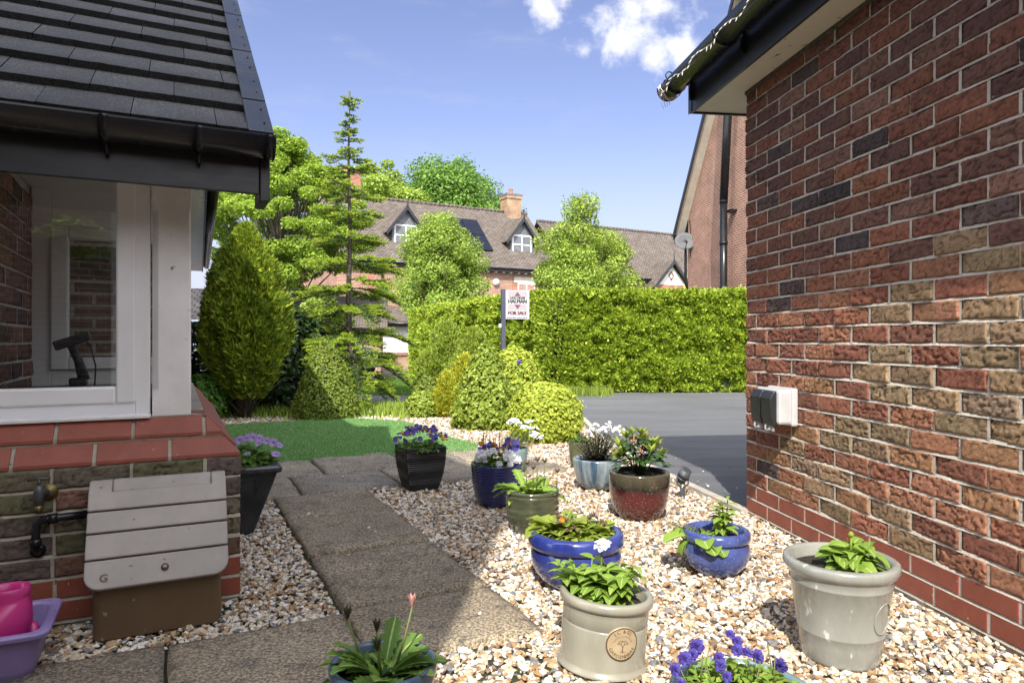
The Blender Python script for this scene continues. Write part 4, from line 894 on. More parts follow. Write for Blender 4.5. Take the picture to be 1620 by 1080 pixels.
mb = MB(); mb.prism([G3+D2*(s3-1.4)-Z*.6, G3+D2*(s3+1.4)-Z*.6, G3+D2*(s3+1.4)+Z*4.72, G3+D2*(s3-1.4)+Z*4.72], B2*1.2); gw = mb.build('gable_wing', M['brick_red'], h3)
mb = MB(); mb.prism([G3+D2*(s3-1.42)+Z*4.74, G3+D2*(s3+1.42)+Z*4.74, G3+D2*s3+Z*6.2], B2*1.0); mb.build('gable_panel', M['render_white'], gw)
mb = MB()
dz = [(0, .30), (.20, 0), (0, -.30), (-.20, 0)]; dc = G3+D2*s3+N2*.02+Z*5.38
for k in range(4):
    p, q = dz[k], dz[(k+1) % 4]; mb.tube([dc+D2*p[0]+Z*p[1], dc+D2*q[0]+Z*q[1]], .05, 5)
mb.build('diamond_panel', M['brick_red'], gw)
mb = MB()
for sg in (-1, 1): mb.prism([G3+N2*.3+D2*s3+Z*(ap+.14), G3+N2*.3+D2*(s3+sg*hw)+Z*4.60, G3+N2*.3+D2*(s3+sg*hw)+Z*4.50, G3+N2*.3+D2*s3+Z*(ap+.04)], B2*4.2)
mb.build('wing_roof', M['roof_brown'], gw)
mb = MB()
for sg in (-1, 1): mb.prism([G3+N2*.33+D2*s3+Z*(ap+.1), G3+N2*.33+D2*(s3+sg*(hw+.03))+Z*4.56, G3+N2*.33+D2*(s3+sg*(hw+.03))+Z*4.32, G3+N2*.33+D2*s3+Z*(ap-.16)], N2*.05)
mb.tube([G3+N2*.3+D2*s3+Z*ap, G3+N2*.3+D2*s3+Z*(ap+.6)], .035, 6)
mb.build('bargeboard', M['fascia_pvc'], gw)
win(gw, G3+N2*.012, D2, N2, s3-.75, s3+.75, 2.9, 4.05, 3, [.6], .08)
mb = MB(); mb.prism([G3+N2*.013+D2*(s3+x)+Z*z for x, z in [(-.95, 4.08), (.95, 4.08), (.95, 4.3), (.5, 4.45), (0, 4.5), (-.5, 4.45), (-.95, 4.3)]], N2*.02); mb.build('arch', M['brick_pink'], gw)

# gable end of the neighbour's house beyond the hedge, right
EG = np.array([.1376, -.9905, 0.]); NG = np.array([-.9905, -.1376, 0.]); K2 = np.array([6.45, 25.0, 0.])
gb_ = thing('gable_end_house', 'brick gable end with satellite dish and black pipes beyond the hedge', 'house', K2)
mb = MB(); z0 = 5.36; rl = 4.6; zr = z0+rl*1.335
mb.prism([K2-Z*.8, K2+EG*2*rl-Z*.8, K2+EG*2*rl+Z*z0, K2+EG*rl+Z*zr, K2+Z*z0], -NG*8); mb.build('wall', M['brick_pink'], gb_)
mb = MB(); o3 = .38
for (A, B, sg) in ((K2-EG*.42+Z*(z0-.42*1.335), K2+EG*rl+Z*zr, 1), (K2+EG*(2*rl+.42)+Z*(z0-.42*1.335), K2+EG*rl+Z*zr, -1)):
    mb.prism([A+NG*o3+Z*.02, B+NG*o3+Z*.02, B+NG*o3+Z*.20, A+NG*o3+Z*.20], -NG*8.6)
mb.build('roof', M['slate'], gb_)
mb = MB(); mb.prism([K2-EG*.42+NG*(o3+.002)+Z*(z0-.42*1.335-.16), K2+EG*rl+NG*(o3+.002)+Z*(zr-.16), K2+EG*rl+NG*(o3+.002)+Z*(zr+.12), K2-EG*.42+NG*(o3+.002)+Z*(z0-.42*1.335+.12)], NG*.03); mb.build('bargeboard', M['fascia_pvc'], gb_)
mb = MB(); mb.prism([K2-EG*.40+NG*.001+Z*(z0-.40*1.335-.02), K2+EG*rl+NG*.001+Z*(zr-.02), K2+EG*rl+NG*(o3-.001)+Z*(zr-.02), K2-EG*.40+NG*(o3-.001)+Z*(z0-.40*1.335-.02)], Z*.03); mb.build('soffit', M['soffit'], gb_)
mb = MB(); half_round(mb, K2-EG*.5+NG*(o3+.05)+Z*(z0-.52), K2-EG*.5-NG*8+Z*(z0-.52), -EG, .08)
mb.tube([K2-EG*.45+NG*(o3-.05)+Z*(z0-.6), K2-EG*.4+NG*(o3-.05)+Z*(z0-.85), K2-EG*.06+NG*.08+Z*(z0-1.05), K2-EG*.02+NG*.09+Z*(z0-1.3), K2-EG*.02+NG*.09-Z*.5], .05, 8); mb.build('downpipe', M['black_pvc'], gb_)
sp = 3.56
mb = MB(); mb.tube([K2+EG*sp+NG*.30-Z*.5, K2+EG*sp+NG*.30+Z*5.3], .115, 12); mb.tube([K2+EG*sp+NG*.30+Z*5.28, K2+EG*(sp+.42)+NG*.27+Z*9.6], .13, 12)
for z in (1.3, 2.5, 3.9, 5.2): mb.tube([K2+EG*sp+NG*.30+Z*z, K2+EG*sp+NG*.30+Z*(z+.12)], .13, 12)
for z in (2.2, 4.9): mb.box(K2+EG*sp, EG, NG, Z, (-.05, .3), (0, .2), (z, z+.08))
mb.build('soil_pipe', M['black_pvc'], gb_)
dsh = thing('satellite_dish', 'grey satellite dish fixed to the corner of the brick gable end', 'satellite dish', K2+NG*.1+Z*4.2)
dc = np.array(at(1084, 381, 24.6)); axd = np.array([-.1, -.95, .28]); axd /= np.linalg.norm(axd); xa = np.cross(axd, Z); xa /= np.linalg.norm(xa); ya = np.cross(xa, axd)
mb = MB(); Vd = []; n_ = 28
for r in (0, .12, .24, .345): Vd += [dc+xa*r*1.08*math.cos(t)+ya*r*.95*math.sin(t)-axd*(.07-.55*r*r) for t in np.linspace(0, 2*math.pi, n_, endpoint=False)]
Fd = [(i*n_+j, i*n_+(j+1) % n_, (i+1)*n_+(j+1) % n_, (i+1)*n_+j) for i in range(3) for j in range(n_)]
mb.add(Vd, Fd, 0, True); o = mb.build('reflector', surf('dish_grey', lin(.085, .09, .10), lin(.11, .115, .125), 8, .7), dsh); sd_ = o.modifiers.new('th', 'SOLIDIFY'); sd_.thickness = .012
mb = MB(); mb.tube([dc-axd*.07, dc-axd*.2+xa*.12, K2+NG*.02+EG*.1+Z*(dc[2]-.1)], .025, 6); mb.tube([dc-ya*.3, dc+axd*.3-ya*.18], .014, 6); mb.tube([dc+axd*.3-ya*.2, dc+axd*.24-ya*.12], .04, 8); mb.tube([K2+EG*.25+NG*.02+Z*3.9, K2+EG*.28+NG*.02+Z*5.0, K2+EG*.2+NG*.02+Z*5.25, K2+EG*.1+NG*.02+Z*5.2], .012, 5); mb.build('arm', M['black_pvc'], dsh)

# low garages on the left
def low_garage(label, c, e, n, w, d, ze, zr, mat, doors):
    t = thing('low_garage', label, 'garage', c)
    mb = MB(); mb.prism([c-Z*.4, c+e*w-Z*.4, c+e*w-n*d-Z*.4, c-n*d-Z*.4], Z*(ze+.4)); mb.build('wall', M['brick_pink'], t)
    mb = MB(); pitched(mb, c, e, n, -.25, w+.25, d/2, ze, zr, .1, .3); mb.build('roof', mat, t); gutter_line('eaves_board', t, c+n*.2, e, n, -.25, w+.25, ze-.18)
    for k in range(doors):
        mb = MB(); mb.box(c, e, n, Z, (.5+k*2.9, 2.8+k*2.9), (-.02, .02), (-.38, ze-.5)); mb.build('garage_door', M['white_paint'], t)
    return t
M['slate_brown'] = brick_tex('slate_brown', lin(.055, .052, .058), lin(.085, .078, .085), lin(.014, .013, .014), .30, .20, .03, bmp=.8)
low_garage('low garage with dark grey tiled roof behind the conical conifer', np.array([-14.6, 24.0, -.3]), np.array([.985, .17, 0.]), np.array([.17, -.985, 0.]), 4.2, 5, 1.9, 3.15, M['slate_brown'], 1)
low_garage('low garage with brown tiled roof behind the tall fir tree', np.array([-9.6, 25.6, -.3]), np.array([.985, .17, 0.]), np.array([.17, -.985, 0.]), 4.6, 5, 1.75, 2.95, M['roof_brown'], 1)

# parked cars
M['car_silver'] = surf('car_silver', lin(.30, .34, .40), lin(.34, .38, .44), 2, .22, metal=.6, coat=.6); M['rubber'] = surf('rubber', lin(.015, .015, .016), None, 20, .8); M['lamp_red'] = surf('lamp_red', lin(.35, .02, .015), None, 6, .25); M['lamp_clear'] = surf('lamp_clear', lin(.6, .62, .65), None, 6, .15)
def parked_car(loc, rz, label):
    t = thing('parked_car', label, 'car', loc, 'cars parked beyond the conifers'); o = Vector(loc); c_, s_ = math.cos(rz), math.sin(rz)
    ex = np.array([c_, s_, 0]); ey = np.array([-s_, c_, 0]); oo = np.array(o)
    def loft(prof_lo, yy, mat, name, par):
        pass
    side = [(-2.05, .35), (-2.1, .7), (-2.0, .93), (-1.0, 1.0), (1.0, .98), (1.85, .86), (2.08, .65), (2.05, .32)]
    mb = MB(); mb.prism([oo+ex*x+ey*-.86+Z*z for x, z in side], ey*1.72); b = mb.build('body', M['car_silver'], t, bevel=.09)
    cabin = [(-1.95, .96), (-1.6, 1.42), (-.2, 1.48), (.45, 1.40), (1.15, .97)]
    mb = MB(); mb.prism([oo+ex*x+ey*-.70+Z*z for x, z in cabin], ey*1.40); mb.build('windows', M['dark_glass'], t, bevel=.05)
    mb = MB(); mb.prism([oo+ex*x+ey*-.68+Z*z for x, z in [(-1.62, 1.43), (-.2, 1.49), (.42, 1.41), (.4, 1.45), (-.2, 1.53), (-1.66, 1.47)]], ey*1.36)
    for y in (-.69, .66):
        for (x0, x1) in ((-1.62, -1.95), (-.35, -.4), (.43, 1.12)): mb.prism([oo+ex*x0+ey*y+Z*1.45, oo+ex*(x0+.09)+ey*y+Z*1.45, oo+ex*(x1+.09)+ey*(y*1.03)+Z*.97, oo+ex*x1+ey*(y*1.03)+Z*.97], ey*.035)
    for y in (-.6, .56): mb.box(oo, ex, ey, Z, (-1.4, .2), (y, y+.04), (1.52, 1.57))
    mb.build('roof', M['car_silver'], t, bevel=.01)
    for x in (-1.3, 1.3):
        for y in (-.80, .80):
            mb = MB(); mb.tube([oo+ex*x+ey*(y-.1)+Z*.32, oo+ex*x+ey*(y+.1)+Z*.32], .32, 18); w_ = mb.build('wheel', M['rubber'], t, bevel=.02); mb = MB(); mb.tube([oo+ex*x+ey*(y-.105)+Z*.32, oo+ex*x+ey*(y+.105)+Z*.32], .2, 14); mb.build('rim', M['metal_grey'], w_)
    for y in (-.66, .52):
        mb = MB(); mb.box(oo, ex, ey, Z, (-2.11, -2.0), (y, y+.16), (.7, .92)); mb.build('tail_light', M['lamp_red'], t, bevel=.02)
        mb = MB(); mb.box(oo, ex, ey, Z, (1.95, 2.09), (y, y+.16), (.62, .76)); mb.build('headlight', M['lamp_clear'], t, bevel=.02)
    return t
car = parked_car((-8.2, 17.4, -.12), -.35, 'silver parked car glimpsed between the white post and the conical conifer')
copy_thing(car, (-6.2, 21.6, -.26), 'silver parked car glimpsed through the lower branches of the fir')

# for sale board
sx = np.array(at(796, 540, 11.6)); sx[2] = 0; eS = np.array([.965, .26, 0]); nS = np.array([.26, -.965, 0])
sg_ = thing('sale_board', 'white for sale board on a dark post in front of the hedge', 'sign', sx)
M['post_blue'] = surf('post_blue', lin(.045, .045, .085), lin(.06, .06, .10), 5, .6)
mb = MB(); mb.box(sx, eS, nS, Z, (-.035, .035), (-.03, .03), (-.1, 1.775)); mb.build('post', M['post_blue'], sg_)
M['board_white'] = surf('board_white', lin(.40, .39, .40), lin(.44, .43, .44), 5, .6)
zb0, zb1 = 1.272, 1.765
mb = MB(); mb.box(sx, eS, nS, Z, (.036, .46), (-.012, .012), (zb0, zb1)); bd = mb.build('board', M['board_white'], sg_)
M['ink_dark'] = surf('ink_dark', lin(.02, .02, .022), None, 9, .6); M['ink_maroon'] = surf('ink_maroon', lin(.10, .012, .02), None, 9, .6); M['ink_mauve'] = surf('ink_mauve', lin(.15, .05, .08), None, 9, .6); M['ink_grey'] = surf('ink_grey', lin(.52, .50, .51), None, 9, .6); M['ink_blue'] = surf('ink_blue', lin(.05, .05, .16), None, 9, .6)
def text_geo(s, size=1.0):
    cu = bpy.data.curves.new('t', 'FONT'); cu.body = s; cu.size = size; cu.align_x = 'CENTER'; cu.align_y = 'CENTER'; cu.resolution_u = 3
    ob = bpy.data.objects.new('t', cu); col.objects.link(ob); dg = bpy.context.evaluated_depsgraph_get(); ev = ob.evaluated_get(dg); me = ev.to_mesh()
    V_ = np.array([v.co[:] for v in me.vertices]); F_ = [tuple(p.vertices) for p in me.polygons]; ev.to_mesh_clear(); bpy.data.objects.remove(ob); bpy.data.curves.remove(cu); return V_, F_
def letters(name, parent, s, mat, o, ex, ez, nn, width, height, bold=.0):
    V_, F_ = text_geo(s); x0, x1 = V_[:, 0].min(), V_[:, 0].max(); y0, y1 = V_[:, 1].min(), V_[:, 1].max(); mb = MB()
    X = (V_[:, 0]-(x0+x1)/2)/(x1-x0)*width; Y = (V_[:, 1]-(y0+y1)/2)/(y1-y0)*height
    for dx, dn in ([(0, 0)] if not bold else [(-bold, 0), (bold, .0004), (0, .0008)]):
        mb.add(o+np.outer(X+dx, ex)+np.outer(Y, ez)+np.array(nn)*(.002+dn), F_)
    return mb.build(name, mat, parent, uv=False)
bo = sx+nS*.0125; cxm = .25
mb = MB(); mb.box(bo, eS, nS, Z, (.085, .415), (0, .0012), (zb0+.150, zb1-.02)); mb.build('panel', surf('board_pale', lin(.30, .27, .29), lin(.34, .31, .33), 20, .6), bd)
mb = MB(); f_ = bo+nS*.0022; mb.poly([f_+eS*(cxm-.055)+Z*1.663, f_+eS*(cxm+.055)+Z*1.663, f_+eS*cxm+Z*1.735]); mb.poly([f_+eS*(cxm-.055)+Z*1.515, f_+eS*cxm+Z*1.440, f_+eS*(cxm+.055)+Z*1.515]); mb.build('emblem', M['ink_mauve'], bd)
mb = MB(); mb.box(bo, eS, nS, Z, (.085, .415), (.0013, .0018), (1.530, 1.652)); mb.build('name_band', M['board_white'], bd)
letters('lettering', bd, 'GASCOIGNE', M['ink_grey'] if 0 else M['ink_dark'], bo+nS*.0008+eS*cxm+Z*1.632, eS, Z, nS, .275, .042, .004)
letters('lettering', bd, 'HALMAN', M['ink_dark'], bo+nS*.0008+eS*cxm+Z*1.574, eS, Z, nS, .32, .062, .006)
letters('lettering', bd, 'FOR SALE', M['ink_maroon'], bo+eS*cxm+Z*1.376, eS, Z, nS, .32, .056, .006)
mb = MB()
for k in range(9):
    x = .10+k*.034; mb.box(bo, eS, nS, Z, (x, x+.026), (0, .001), (1.332, 1.336))
for k in range(14):
    x = .068+k*.0255; mb.box(bo, eS, nS, Z, (x, x+(.018 if k not in (6, 10) else .008)), (0, .001), (1.286+.002*(k % 2), 1.304))
mb.build('small_print', M['ink_blue'], bd)
mb = MB(); mb.box(sx, eS, nS, Z, (-.075, -.037), (-.02, .02), (1.13, 1.19)); mb.build('clip', M['white_pvc'], sg_)

# ================================================================== foliage builders
def leaf_cloud(P, N_, L_, W_, r, droop=.0):
    """diamond leaves at points P, roughly facing N_ ; returns V, F"""
    n = len(P); a = r.normal(0, 1, (n, 3)); N_ = N_+.55*r.normal(0, 1, (n, 3)); N_ /= np.linalg.norm(N_, axis=1)[:, None]+1e-9
    t = np.cross(N_, a); t /= np.linalg.norm(t, axis=1)[:, None]+1e-9; t[:, 2] -= droop; t /= np.linalg.norm(t, axis=1)[:, None]+1e-9; b = np.cross(N_, t)
    L_ = L_*r.uniform(.65, 1.35, n)[:, None]; W_ = W_*r.uniform(.7, 1.3, n)[:, None]
    V_ = np.stack([P-t*L_*.5, P+b*W_*.5+N_*L_*.06, P+t*L_*.5, P-b*W_*.5+N_*L_*.06], 1).reshape(-1, 3)
    return V_, np.arange(4*n).reshape(-1, 4)
def sprig_cloud(P, D, L_, W_, r, k=3):
    """small conifer sprays: k narrow leaflets fanning from each point along D"""
    n = len(P); Vs = []
    for j in range(k):
        d = D+.45*r.normal(0, 1, (n, 3)); d /= np.linalg.norm(d, axis=1)[:, None]; a = r.normal(0, 1, (n, 3)); s = np.cross(d, a); s /= np.linalg.norm(s, axis=1)[:, None]+1e-9
        l = L_*r.uniform(.6, 1.3, n)[:, None]; w_ = W_*r.uniform(.7, 1.3, n)[:, None]; Vs.append(np.stack([P, P+d*l*.5+s*w_*.5, P+d*l, P+d*l*.5-s*w_*.5], 1))
    V_ = np.stack(Vs, 1).reshape(-1, 3); return V_, np.arange(len(V_)).reshape(-1, 4)
def limb(mb, p, q, r0, r1, R, bend=.15, n=5, segs=7):
    p = Vector(p); q = Vector(q); L_ = (q-p).length; off = Vector((R.uniform(-1, 1), R.uniform(-1, 1), R.uniform(-.3, .8)))*L_*bend
    pts = [p.lerp(q, t)+off*math.sin(math.pi*t)*.6 for t in np.linspace(0, 1, n)]; mb.tube(pts, list(np.linspace(r0, r1, n)), segs); return pts
M['bark'] = surf('bark', lin(.06, .05, .038), lin(.12, .10, .08), 12, .95, 1.0, 40, .02, stretch=(1, 1, .25))
def broadleaf(name, label, base, h, cw, crown0, nleaf, lsize, mat, seed, nclump=60, trunk_r=.2, gap=.0, group='trees behind the hedge and houses', cat='tree', top=1.0, squash=.62, csize=.23, inner=.45):
    R = random.Random(seed); r = np.random.default_rng(seed); base = np.array(base, float); t = thing(name, label, cat, base, group)
    cc = base+Z*(crown0+(h-crown0)*.48); rx = cw/2; rz = (h-crown0)/2
    cl = []; tries = 0
    while len(cl) < nclump and tries < 5000:
        tries += 1; v = r.normal(0, 1, 3); v /= np.linalg.norm(v); rad = r.uniform(inner, .92)**.6
        tap = 1-(.35*top)*max(0, v[2]); p = cc+np.array([v[0]*rx*rad*tap, v[1]*rx*rad*tap, v[2]*rz*rad])
        if all(np.linalg.norm((p-q)/np.array([1, 1, .8])) > gap*rx for q, _ in cl): cl.append((p, csize*rx*r.uniform(.7, 1.35)))
    mb = MB(); tp = base+Z*(crown0+(h-crown0)*.55); pts = limb(mb, base-Z*.2, tp, trunk_r, trunk_r*.35, R, .03, 7, 9)
    for i, (p, s) in enumerate(cl):
        if i % 2 == 0:
            f = min(5, max(2, int(2+3*(p[2]-base[2]-crown0*.7)/(h-crown0*.5)))); limb(mb, pts[f], p, trunk_r*.28, .012, R, .12, 5, 5)
    mb.build('trunk', M['bark'], t, uv=False)
    wts = np.array([s**2 for _, s in cl]); wts /= wts.sum(); cnt = (wts*nleaf).astype(int); Ps = []; Ns = []
    for (p, s), k in zip(cl, cnt):
        v = r.normal(0, 1, (k, 3)); v /= np.linalg.norm(v, axis=1)[:, None]; rad = r.uniform(.35, 1.05, k)**.5; lump = 1+.28*np.sin(v[:, 0]*5+p[0])*np.sin(v[:, 1]*4.3+p[1])*np.cos(v[:, 2]*4)
        q = p+v*(s*rad*lump)[:, None]*np.array([1, 1, squash]); Ps.append(q); nn = v*.6+np.array([0, 0, .7]); Ns.append(nn)
    P = np.vstack(Ps); N_ = np.vstack(Ns); V_, F_ = leaf_cloud(P, N_, lsize, lsize*.62, r, .15); mb = MB(); mb.add(V_, F_); mb.build('crown', mat, t, uv=False); return t
M['leaf_lime'] = foliage('leaf_lime', [lin(.16, .26, .028), lin(.27, .40, .045), lin(.38, .50, .07)], .45)
M['leaf_mid'] = foliage('leaf_mid', [lin(.10, .17, .025), lin(.24, .36, .05), lin(.36, .48, .08), lin(.46, .55, .12)], .4)
M['leaf_dense'] = foliage('leaf_dense', [lin(.085, .18, .03), lin(.14, .27, .04), lin(.22, .35, .065)], .3)
M['leaf_olive'] = foliage('leaf_olive', [lin(.11, .19, .03), lin(.24, .38, .055), lin(.38, .50, .09), lin(.32, .38, .09)], .4)
M['leaf_dark'] = foliage('leaf_dark', [lin(.012, .03, .010), lin(.025, .055, .016), lin(.05, .09, .03)], .15, .35)
broadleaf('deciduous_tree', 'tall lime green spreading tree behind the fir, sky showing through', (-8.75, 26, -.4), 9.4, 6.6, 3.1, 95000, .115, M['leaf_lime'], 3, 150, .22, .11, csize=.145)
broadleaf('deciduous_tree', 'bright green tree rising behind the left chimney', (-9.4, 50, -.6), 15.2, 8.6, 4, 30000, .24, M['leaf_mid'], 4, 70, .3, .14, csize=.18)
broadleaf('deciduous_tree', 'dense dark green domed tree behind the ridge of the dormer house', (-6.0, 60, -.6), 17.2, 12.6, 5, 80000, .28, M['leaf_dense'], 15, 170, .4, .06, top=.15, squash=.85, csize=.24)
broadleaf('ornamental_tree', 'bushy oval tree in front of the dormer house', (-2.15, 21, -.3), 5.4, 3.1, 1.1, 64000, .08, M['leaf_olive'], 6, 130, .07, .07, top=1.1, csize=.23, squash=.85, inner=.1)
broadleaf('ornamental_tree', 'bushy pointed tree behind the middle of the hedge', (2.15, 20, -.3), 5.5, 3.3, .4, 68000, .08, M['leaf_mid'], 23, 130, .07, .07, top=1.0, csize=.23, squash=.85, inner=.1)
broadleaf('deciduous_tree', 'darker tree behind the right end of the dormer house', (3.2, 52, -.6), 10.8, 6.4, 3, 22000, .24, M['leaf_dense'], 8, 60, .3, .14, csize=.2)
broadleaf('deciduous_tree', 'small treetop showing above the ridge of the terrace house', (13.1, 60, -.6), 11.2, 4.2, 5, 4000, .30, M['leaf_mid'], 9, 16, .3, .2)
# dark shrubs behind the conifers
def shrub(name, label, base, w_, h, n, ls, mat, seed, group=None, depth=None, cat='shrub', kind='leaf', shape='dome', density_in=.55, stems=True, lump=.12):
    r = np.random.default_rng(seed); R = random.Random(seed); base = np.array(base, float); t = thing(name, label, cat, base, group); dp = depth or w_
    z = r.uniform(0, 1, n*2); th = r.uniform(0, 2*np.pi, n*2)
    if shape == 'dome': pr = np.sqrt(np.clip(1-(np.abs(z-.36)/np.where(z > .36, .64, .50))**2.2, 0, 1))
    elif shape == 'cone': pr = np.clip((1-z)**.62*1.03, 0, 1)*np.where(z < .12, .88+z, 1)
    elif shape == 'egg': pr = np.sqrt(np.clip(1-((z-.40)/np.where(z > .40, .62, .48))**2, 0, 1))*np.where(z > .4, (1-.28*(z-.4)/.6), 1)
    elif shape == 'cone2': pr = np.interp(z, [0, .15, .35, .6, .8, .93, 1], [.86, 1.0, .92, .66, .42, .22, .04])
    else: pr = np.ones_like(z)
    keep = r.random(len(z)) < pr**1.0; z = z[keep][:n]; th = th[keep][:n]; pr = pr[keep][:n]; m = len(z)
    lp = np.array([1+lump*(mnoise.noise((math.cos(a)*2.2+seed, math.sin(a)*2.2, q*4))+.7*mnoise.noise((math.cos(a)*5+seed, math.sin(a)*5, q*9)))+min(.13, lump*.8)*mnoise.noise((math.cos(a)*9+seed, math.sin(a)*10, q*17)) for a, q in zip(th, z)])
    rad = np.where(r.random(m) < density_in, r.uniform(.86, 1.03, m), r.uniform(.5, .95, m))*lp*np.where(r.random(m) < .05, r.uniform(1., 1.13, m), 1)
    P = base+np.stack([np.cos(th)*pr*rad*w_/2, np.sin(th)*pr*rad*dp/2, z*h*(1+.25*(lp-1))], 1); N_ = np.stack([np.cos(th), np.sin(th), (z-.3)*1.6], 1); N_ /= np.linalg.norm(N_, axis=1)[:, None]
    mb = MB()
    if kind == 'leaf': V_, F_ = leaf_cloud(P, N_+np.array([0, 0, .35]), ls, ls*.6, r)
    else: V_, F_ = sprig_cloud(P-N_*ls*.5, N_*.55+np.array([0, 0, .75]) if kind == 'spray' else N_*.9+np.array([0, 0, .3]), ls, ls*.36, r)
    mb.add(V_, F_); mb.build('foliage', mat, t, uv=False)
    if stems:
        mb = MB()
        for k in range(9):
            a = R.uniform(0, 6.28); limb(mb, base+np.array([math.cos(a)*.05*w_, math.sin(a)*.05*w_, -.02]), base+np.array([math.cos(a)*.28*w_, math.sin(a)*.28*dp, h*R.uniform(.5, .8)]), .012*max(1, h), .004, R, .08, 4, 5)
        mb.build('stem', M['bark'], t, uv=False)
    return t
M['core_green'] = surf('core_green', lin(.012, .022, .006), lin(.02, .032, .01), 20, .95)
gs = 'dark shrubs behind the conifers'
shrub('evergreen_shrub', 'dark broad leaved shrub between the conical conifer and clipped dome', (-2.95, 9.0, 0), 1.2, 1.35, 5200, .085, M['leaf_dark'], 31, gs)
shrub('evergreen_shrub', 'dark leafy shrub at the foot of the white post', (-4.1, 8.8, 0), 1.3, 1.15, 5200, .075, M['leaf_dark'], 32, gs)
M['leaf_bright'] = foliage('leaf_bright', [lin(.05, .13, .02), lin(.10, .22, .035), lin(.16, .3, .05)], .35)
shrub('evergreen_shrub', 'low fresh green shrub beside the porch sill', (-3.62, 8.0, 0), .55, .52, 2400, .055, M['leaf_bright'], 33, gs)
shrub('evergreen_shrub', 'loose lime leaved shrub between conifer and fir', (-2.75, 9.9, 0), 1.1, 1.55, 3600, .085, M['leaf_mid'], 34, gs)
# conical conifer (golden top)
M['thuja'] = foliage('thuja', [lin(.07, .125, .014), lin(.14, .22, .02), lin(.25, .34, .028), lin(.45, .48, .05)], .3)
def conifer_egg():
    r = np.random.default_rng(40); R = random.Random(40); base = np.array([-3.17, 8.15, 0.]); h, w_ = 2.28, .87
    t = thing('conical_conifer', 'tall golden green conical conifer with bare twiggy base at the lawn edge', 'conifer', base)
    n = 30000; z = r.uniform(.10, 1.0, n); th = r.uniform(0, 2*np.pi, n)
    pr = np.interp(z, [.10, .16, .28, .42, .56, .70, .82, .92, 1.0], [.38, .60, .88, 1.0, 1.0, .88, .64, .34, .07])
    k = r.random(n) < .25+.75*pr; z, th, pr = z[k], th[k], pr[k]; n = len(z)
    lp = np.array([1+.20*mnoise.noise((math.cos(a)*2.6, math.sin(a)*2.6, q*5))+.20*mnoise.noise((math.cos(a)*6, math.sin(a)*6, q*11)) for a, q in zip(th, z)])
    rad = np.where(r.random(n) < .6, r.uniform(.88, 1.04, n), r.uniform(.45, .95, n))*lp; thin = np.clip((z-.10)/.2, 0, 1); kk = r.random(n) < .25+.75*thin
    P = base+np.stack([np.cos(th)*pr*rad*w_/2, np.sin(th)*pr*rad*w_/2, z*h], 1); Dv = np.stack([np.cos(th)*.5, np.sin(th)*.5, np.full(n, .9)], 1); P, Dv = P[kk], Dv[kk]
    V_, F_ = sprig_cloud(P-Dv*.03, Dv, .085, .024, r, 4); mb = MB(); mb.add(V_, F_); mb.build('foliage', M['thuja'], t, uv=False)
    mb = MB()
    for k in range(70):
        a = R.uniform(0, 6.28); q = R.uniform(.22, .46); limb(mb, base+np.array([math.cos(a)*.05, math.sin(a)*.05, R.uniform(0, .25)]), base+np.array([math.cos(a)*q, math.sin(a)*q, R.uniform(.45, 1.3)]), .014, .004, R, .08, 4, 5)
    limb(mb, base-Z*.05, base+Z*1.8, .06, .015, R, .02)
    mb.build('trunk', M['bark'], t, uv=False)
conifer_egg()
M['box_leaf'] = foliage('box_leaf', [lin(.12, .17, .025), lin(.19, .26, .035), lin(.28, .34, .055)], .3)
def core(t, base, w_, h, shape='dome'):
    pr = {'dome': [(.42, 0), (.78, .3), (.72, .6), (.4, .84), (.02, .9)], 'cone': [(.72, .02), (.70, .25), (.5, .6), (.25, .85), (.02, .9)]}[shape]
    mb = MB(); mb.lathe(tuple(base), [(r_*w_/2, z*h) for r_, z in pr], 16); mb.build('light_block_core', M['core_green'], t, uv=False)  # solid dark filler added inside the leaves, blocks light passing through
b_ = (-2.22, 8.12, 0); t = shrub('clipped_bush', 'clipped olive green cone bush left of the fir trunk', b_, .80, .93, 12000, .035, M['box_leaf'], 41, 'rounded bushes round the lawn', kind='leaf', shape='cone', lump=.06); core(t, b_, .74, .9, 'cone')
# rounded bushes on the right
M['bush_lime'] = foliage('bush_lime', [lin(.24, .31, .03), lin(.38, .46, .05), lin(.50, .56, .09)], .3)
M['bush_green'] = foliage('bush_green', [lin(.16, .23, .03), lin(.27, .36, .045), lin(.38, .45, .08)], .3)
M['bush_gold'] = foliage('bush_gold', [lin(.28, .34, .03), lin(.42, .45, .035), lin(.54, .50, .05), lin(.24, .34, .035)], .3)
gg = 'rounded bushes round the lawn'
def bush(label, px, pb, pw, pt, mat, seed, n, ls, shape='dome', kind='leaf', name='rounded_bush', cat='bush', lump=.10, dz=0):
    n = int(n*.7); ls *= 1.35; Yf = F*H/(pb-538.); w_ = pw/F*Yf*1.02; Y = Yf+w_*.42; x = (px-810)/F*Y; h = H+(538-pt)/F*Y; b = (x, Y, -.03)
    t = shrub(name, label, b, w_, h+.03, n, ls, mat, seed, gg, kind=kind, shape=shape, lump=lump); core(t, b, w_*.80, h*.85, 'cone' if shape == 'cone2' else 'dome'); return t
bush('lime green clipped ball bush, widest of the bushes beside the driveway', 862, 699, 122, 604, M['bush_lime'], 51, 15000, .030, lump=.05)
bush('mid green mounded bush behind the pots, left of the lime ball', 769, 679, 108, 545, M['bush_green'], 52, 15000, .032, lump=.24, shape='cone2')
bush('golden yellow upright bush left of the mounded green bush', 706, 659, 46, 588, M['bush_gold'], 53, 5200, .030, kind='spray', shape='egg', lump=.2)
bush('low green cushion bush at the far edge of the gravel', 668, 659, 52, 618, M['bush_green'], 54, 4200, .032, lump=.16)
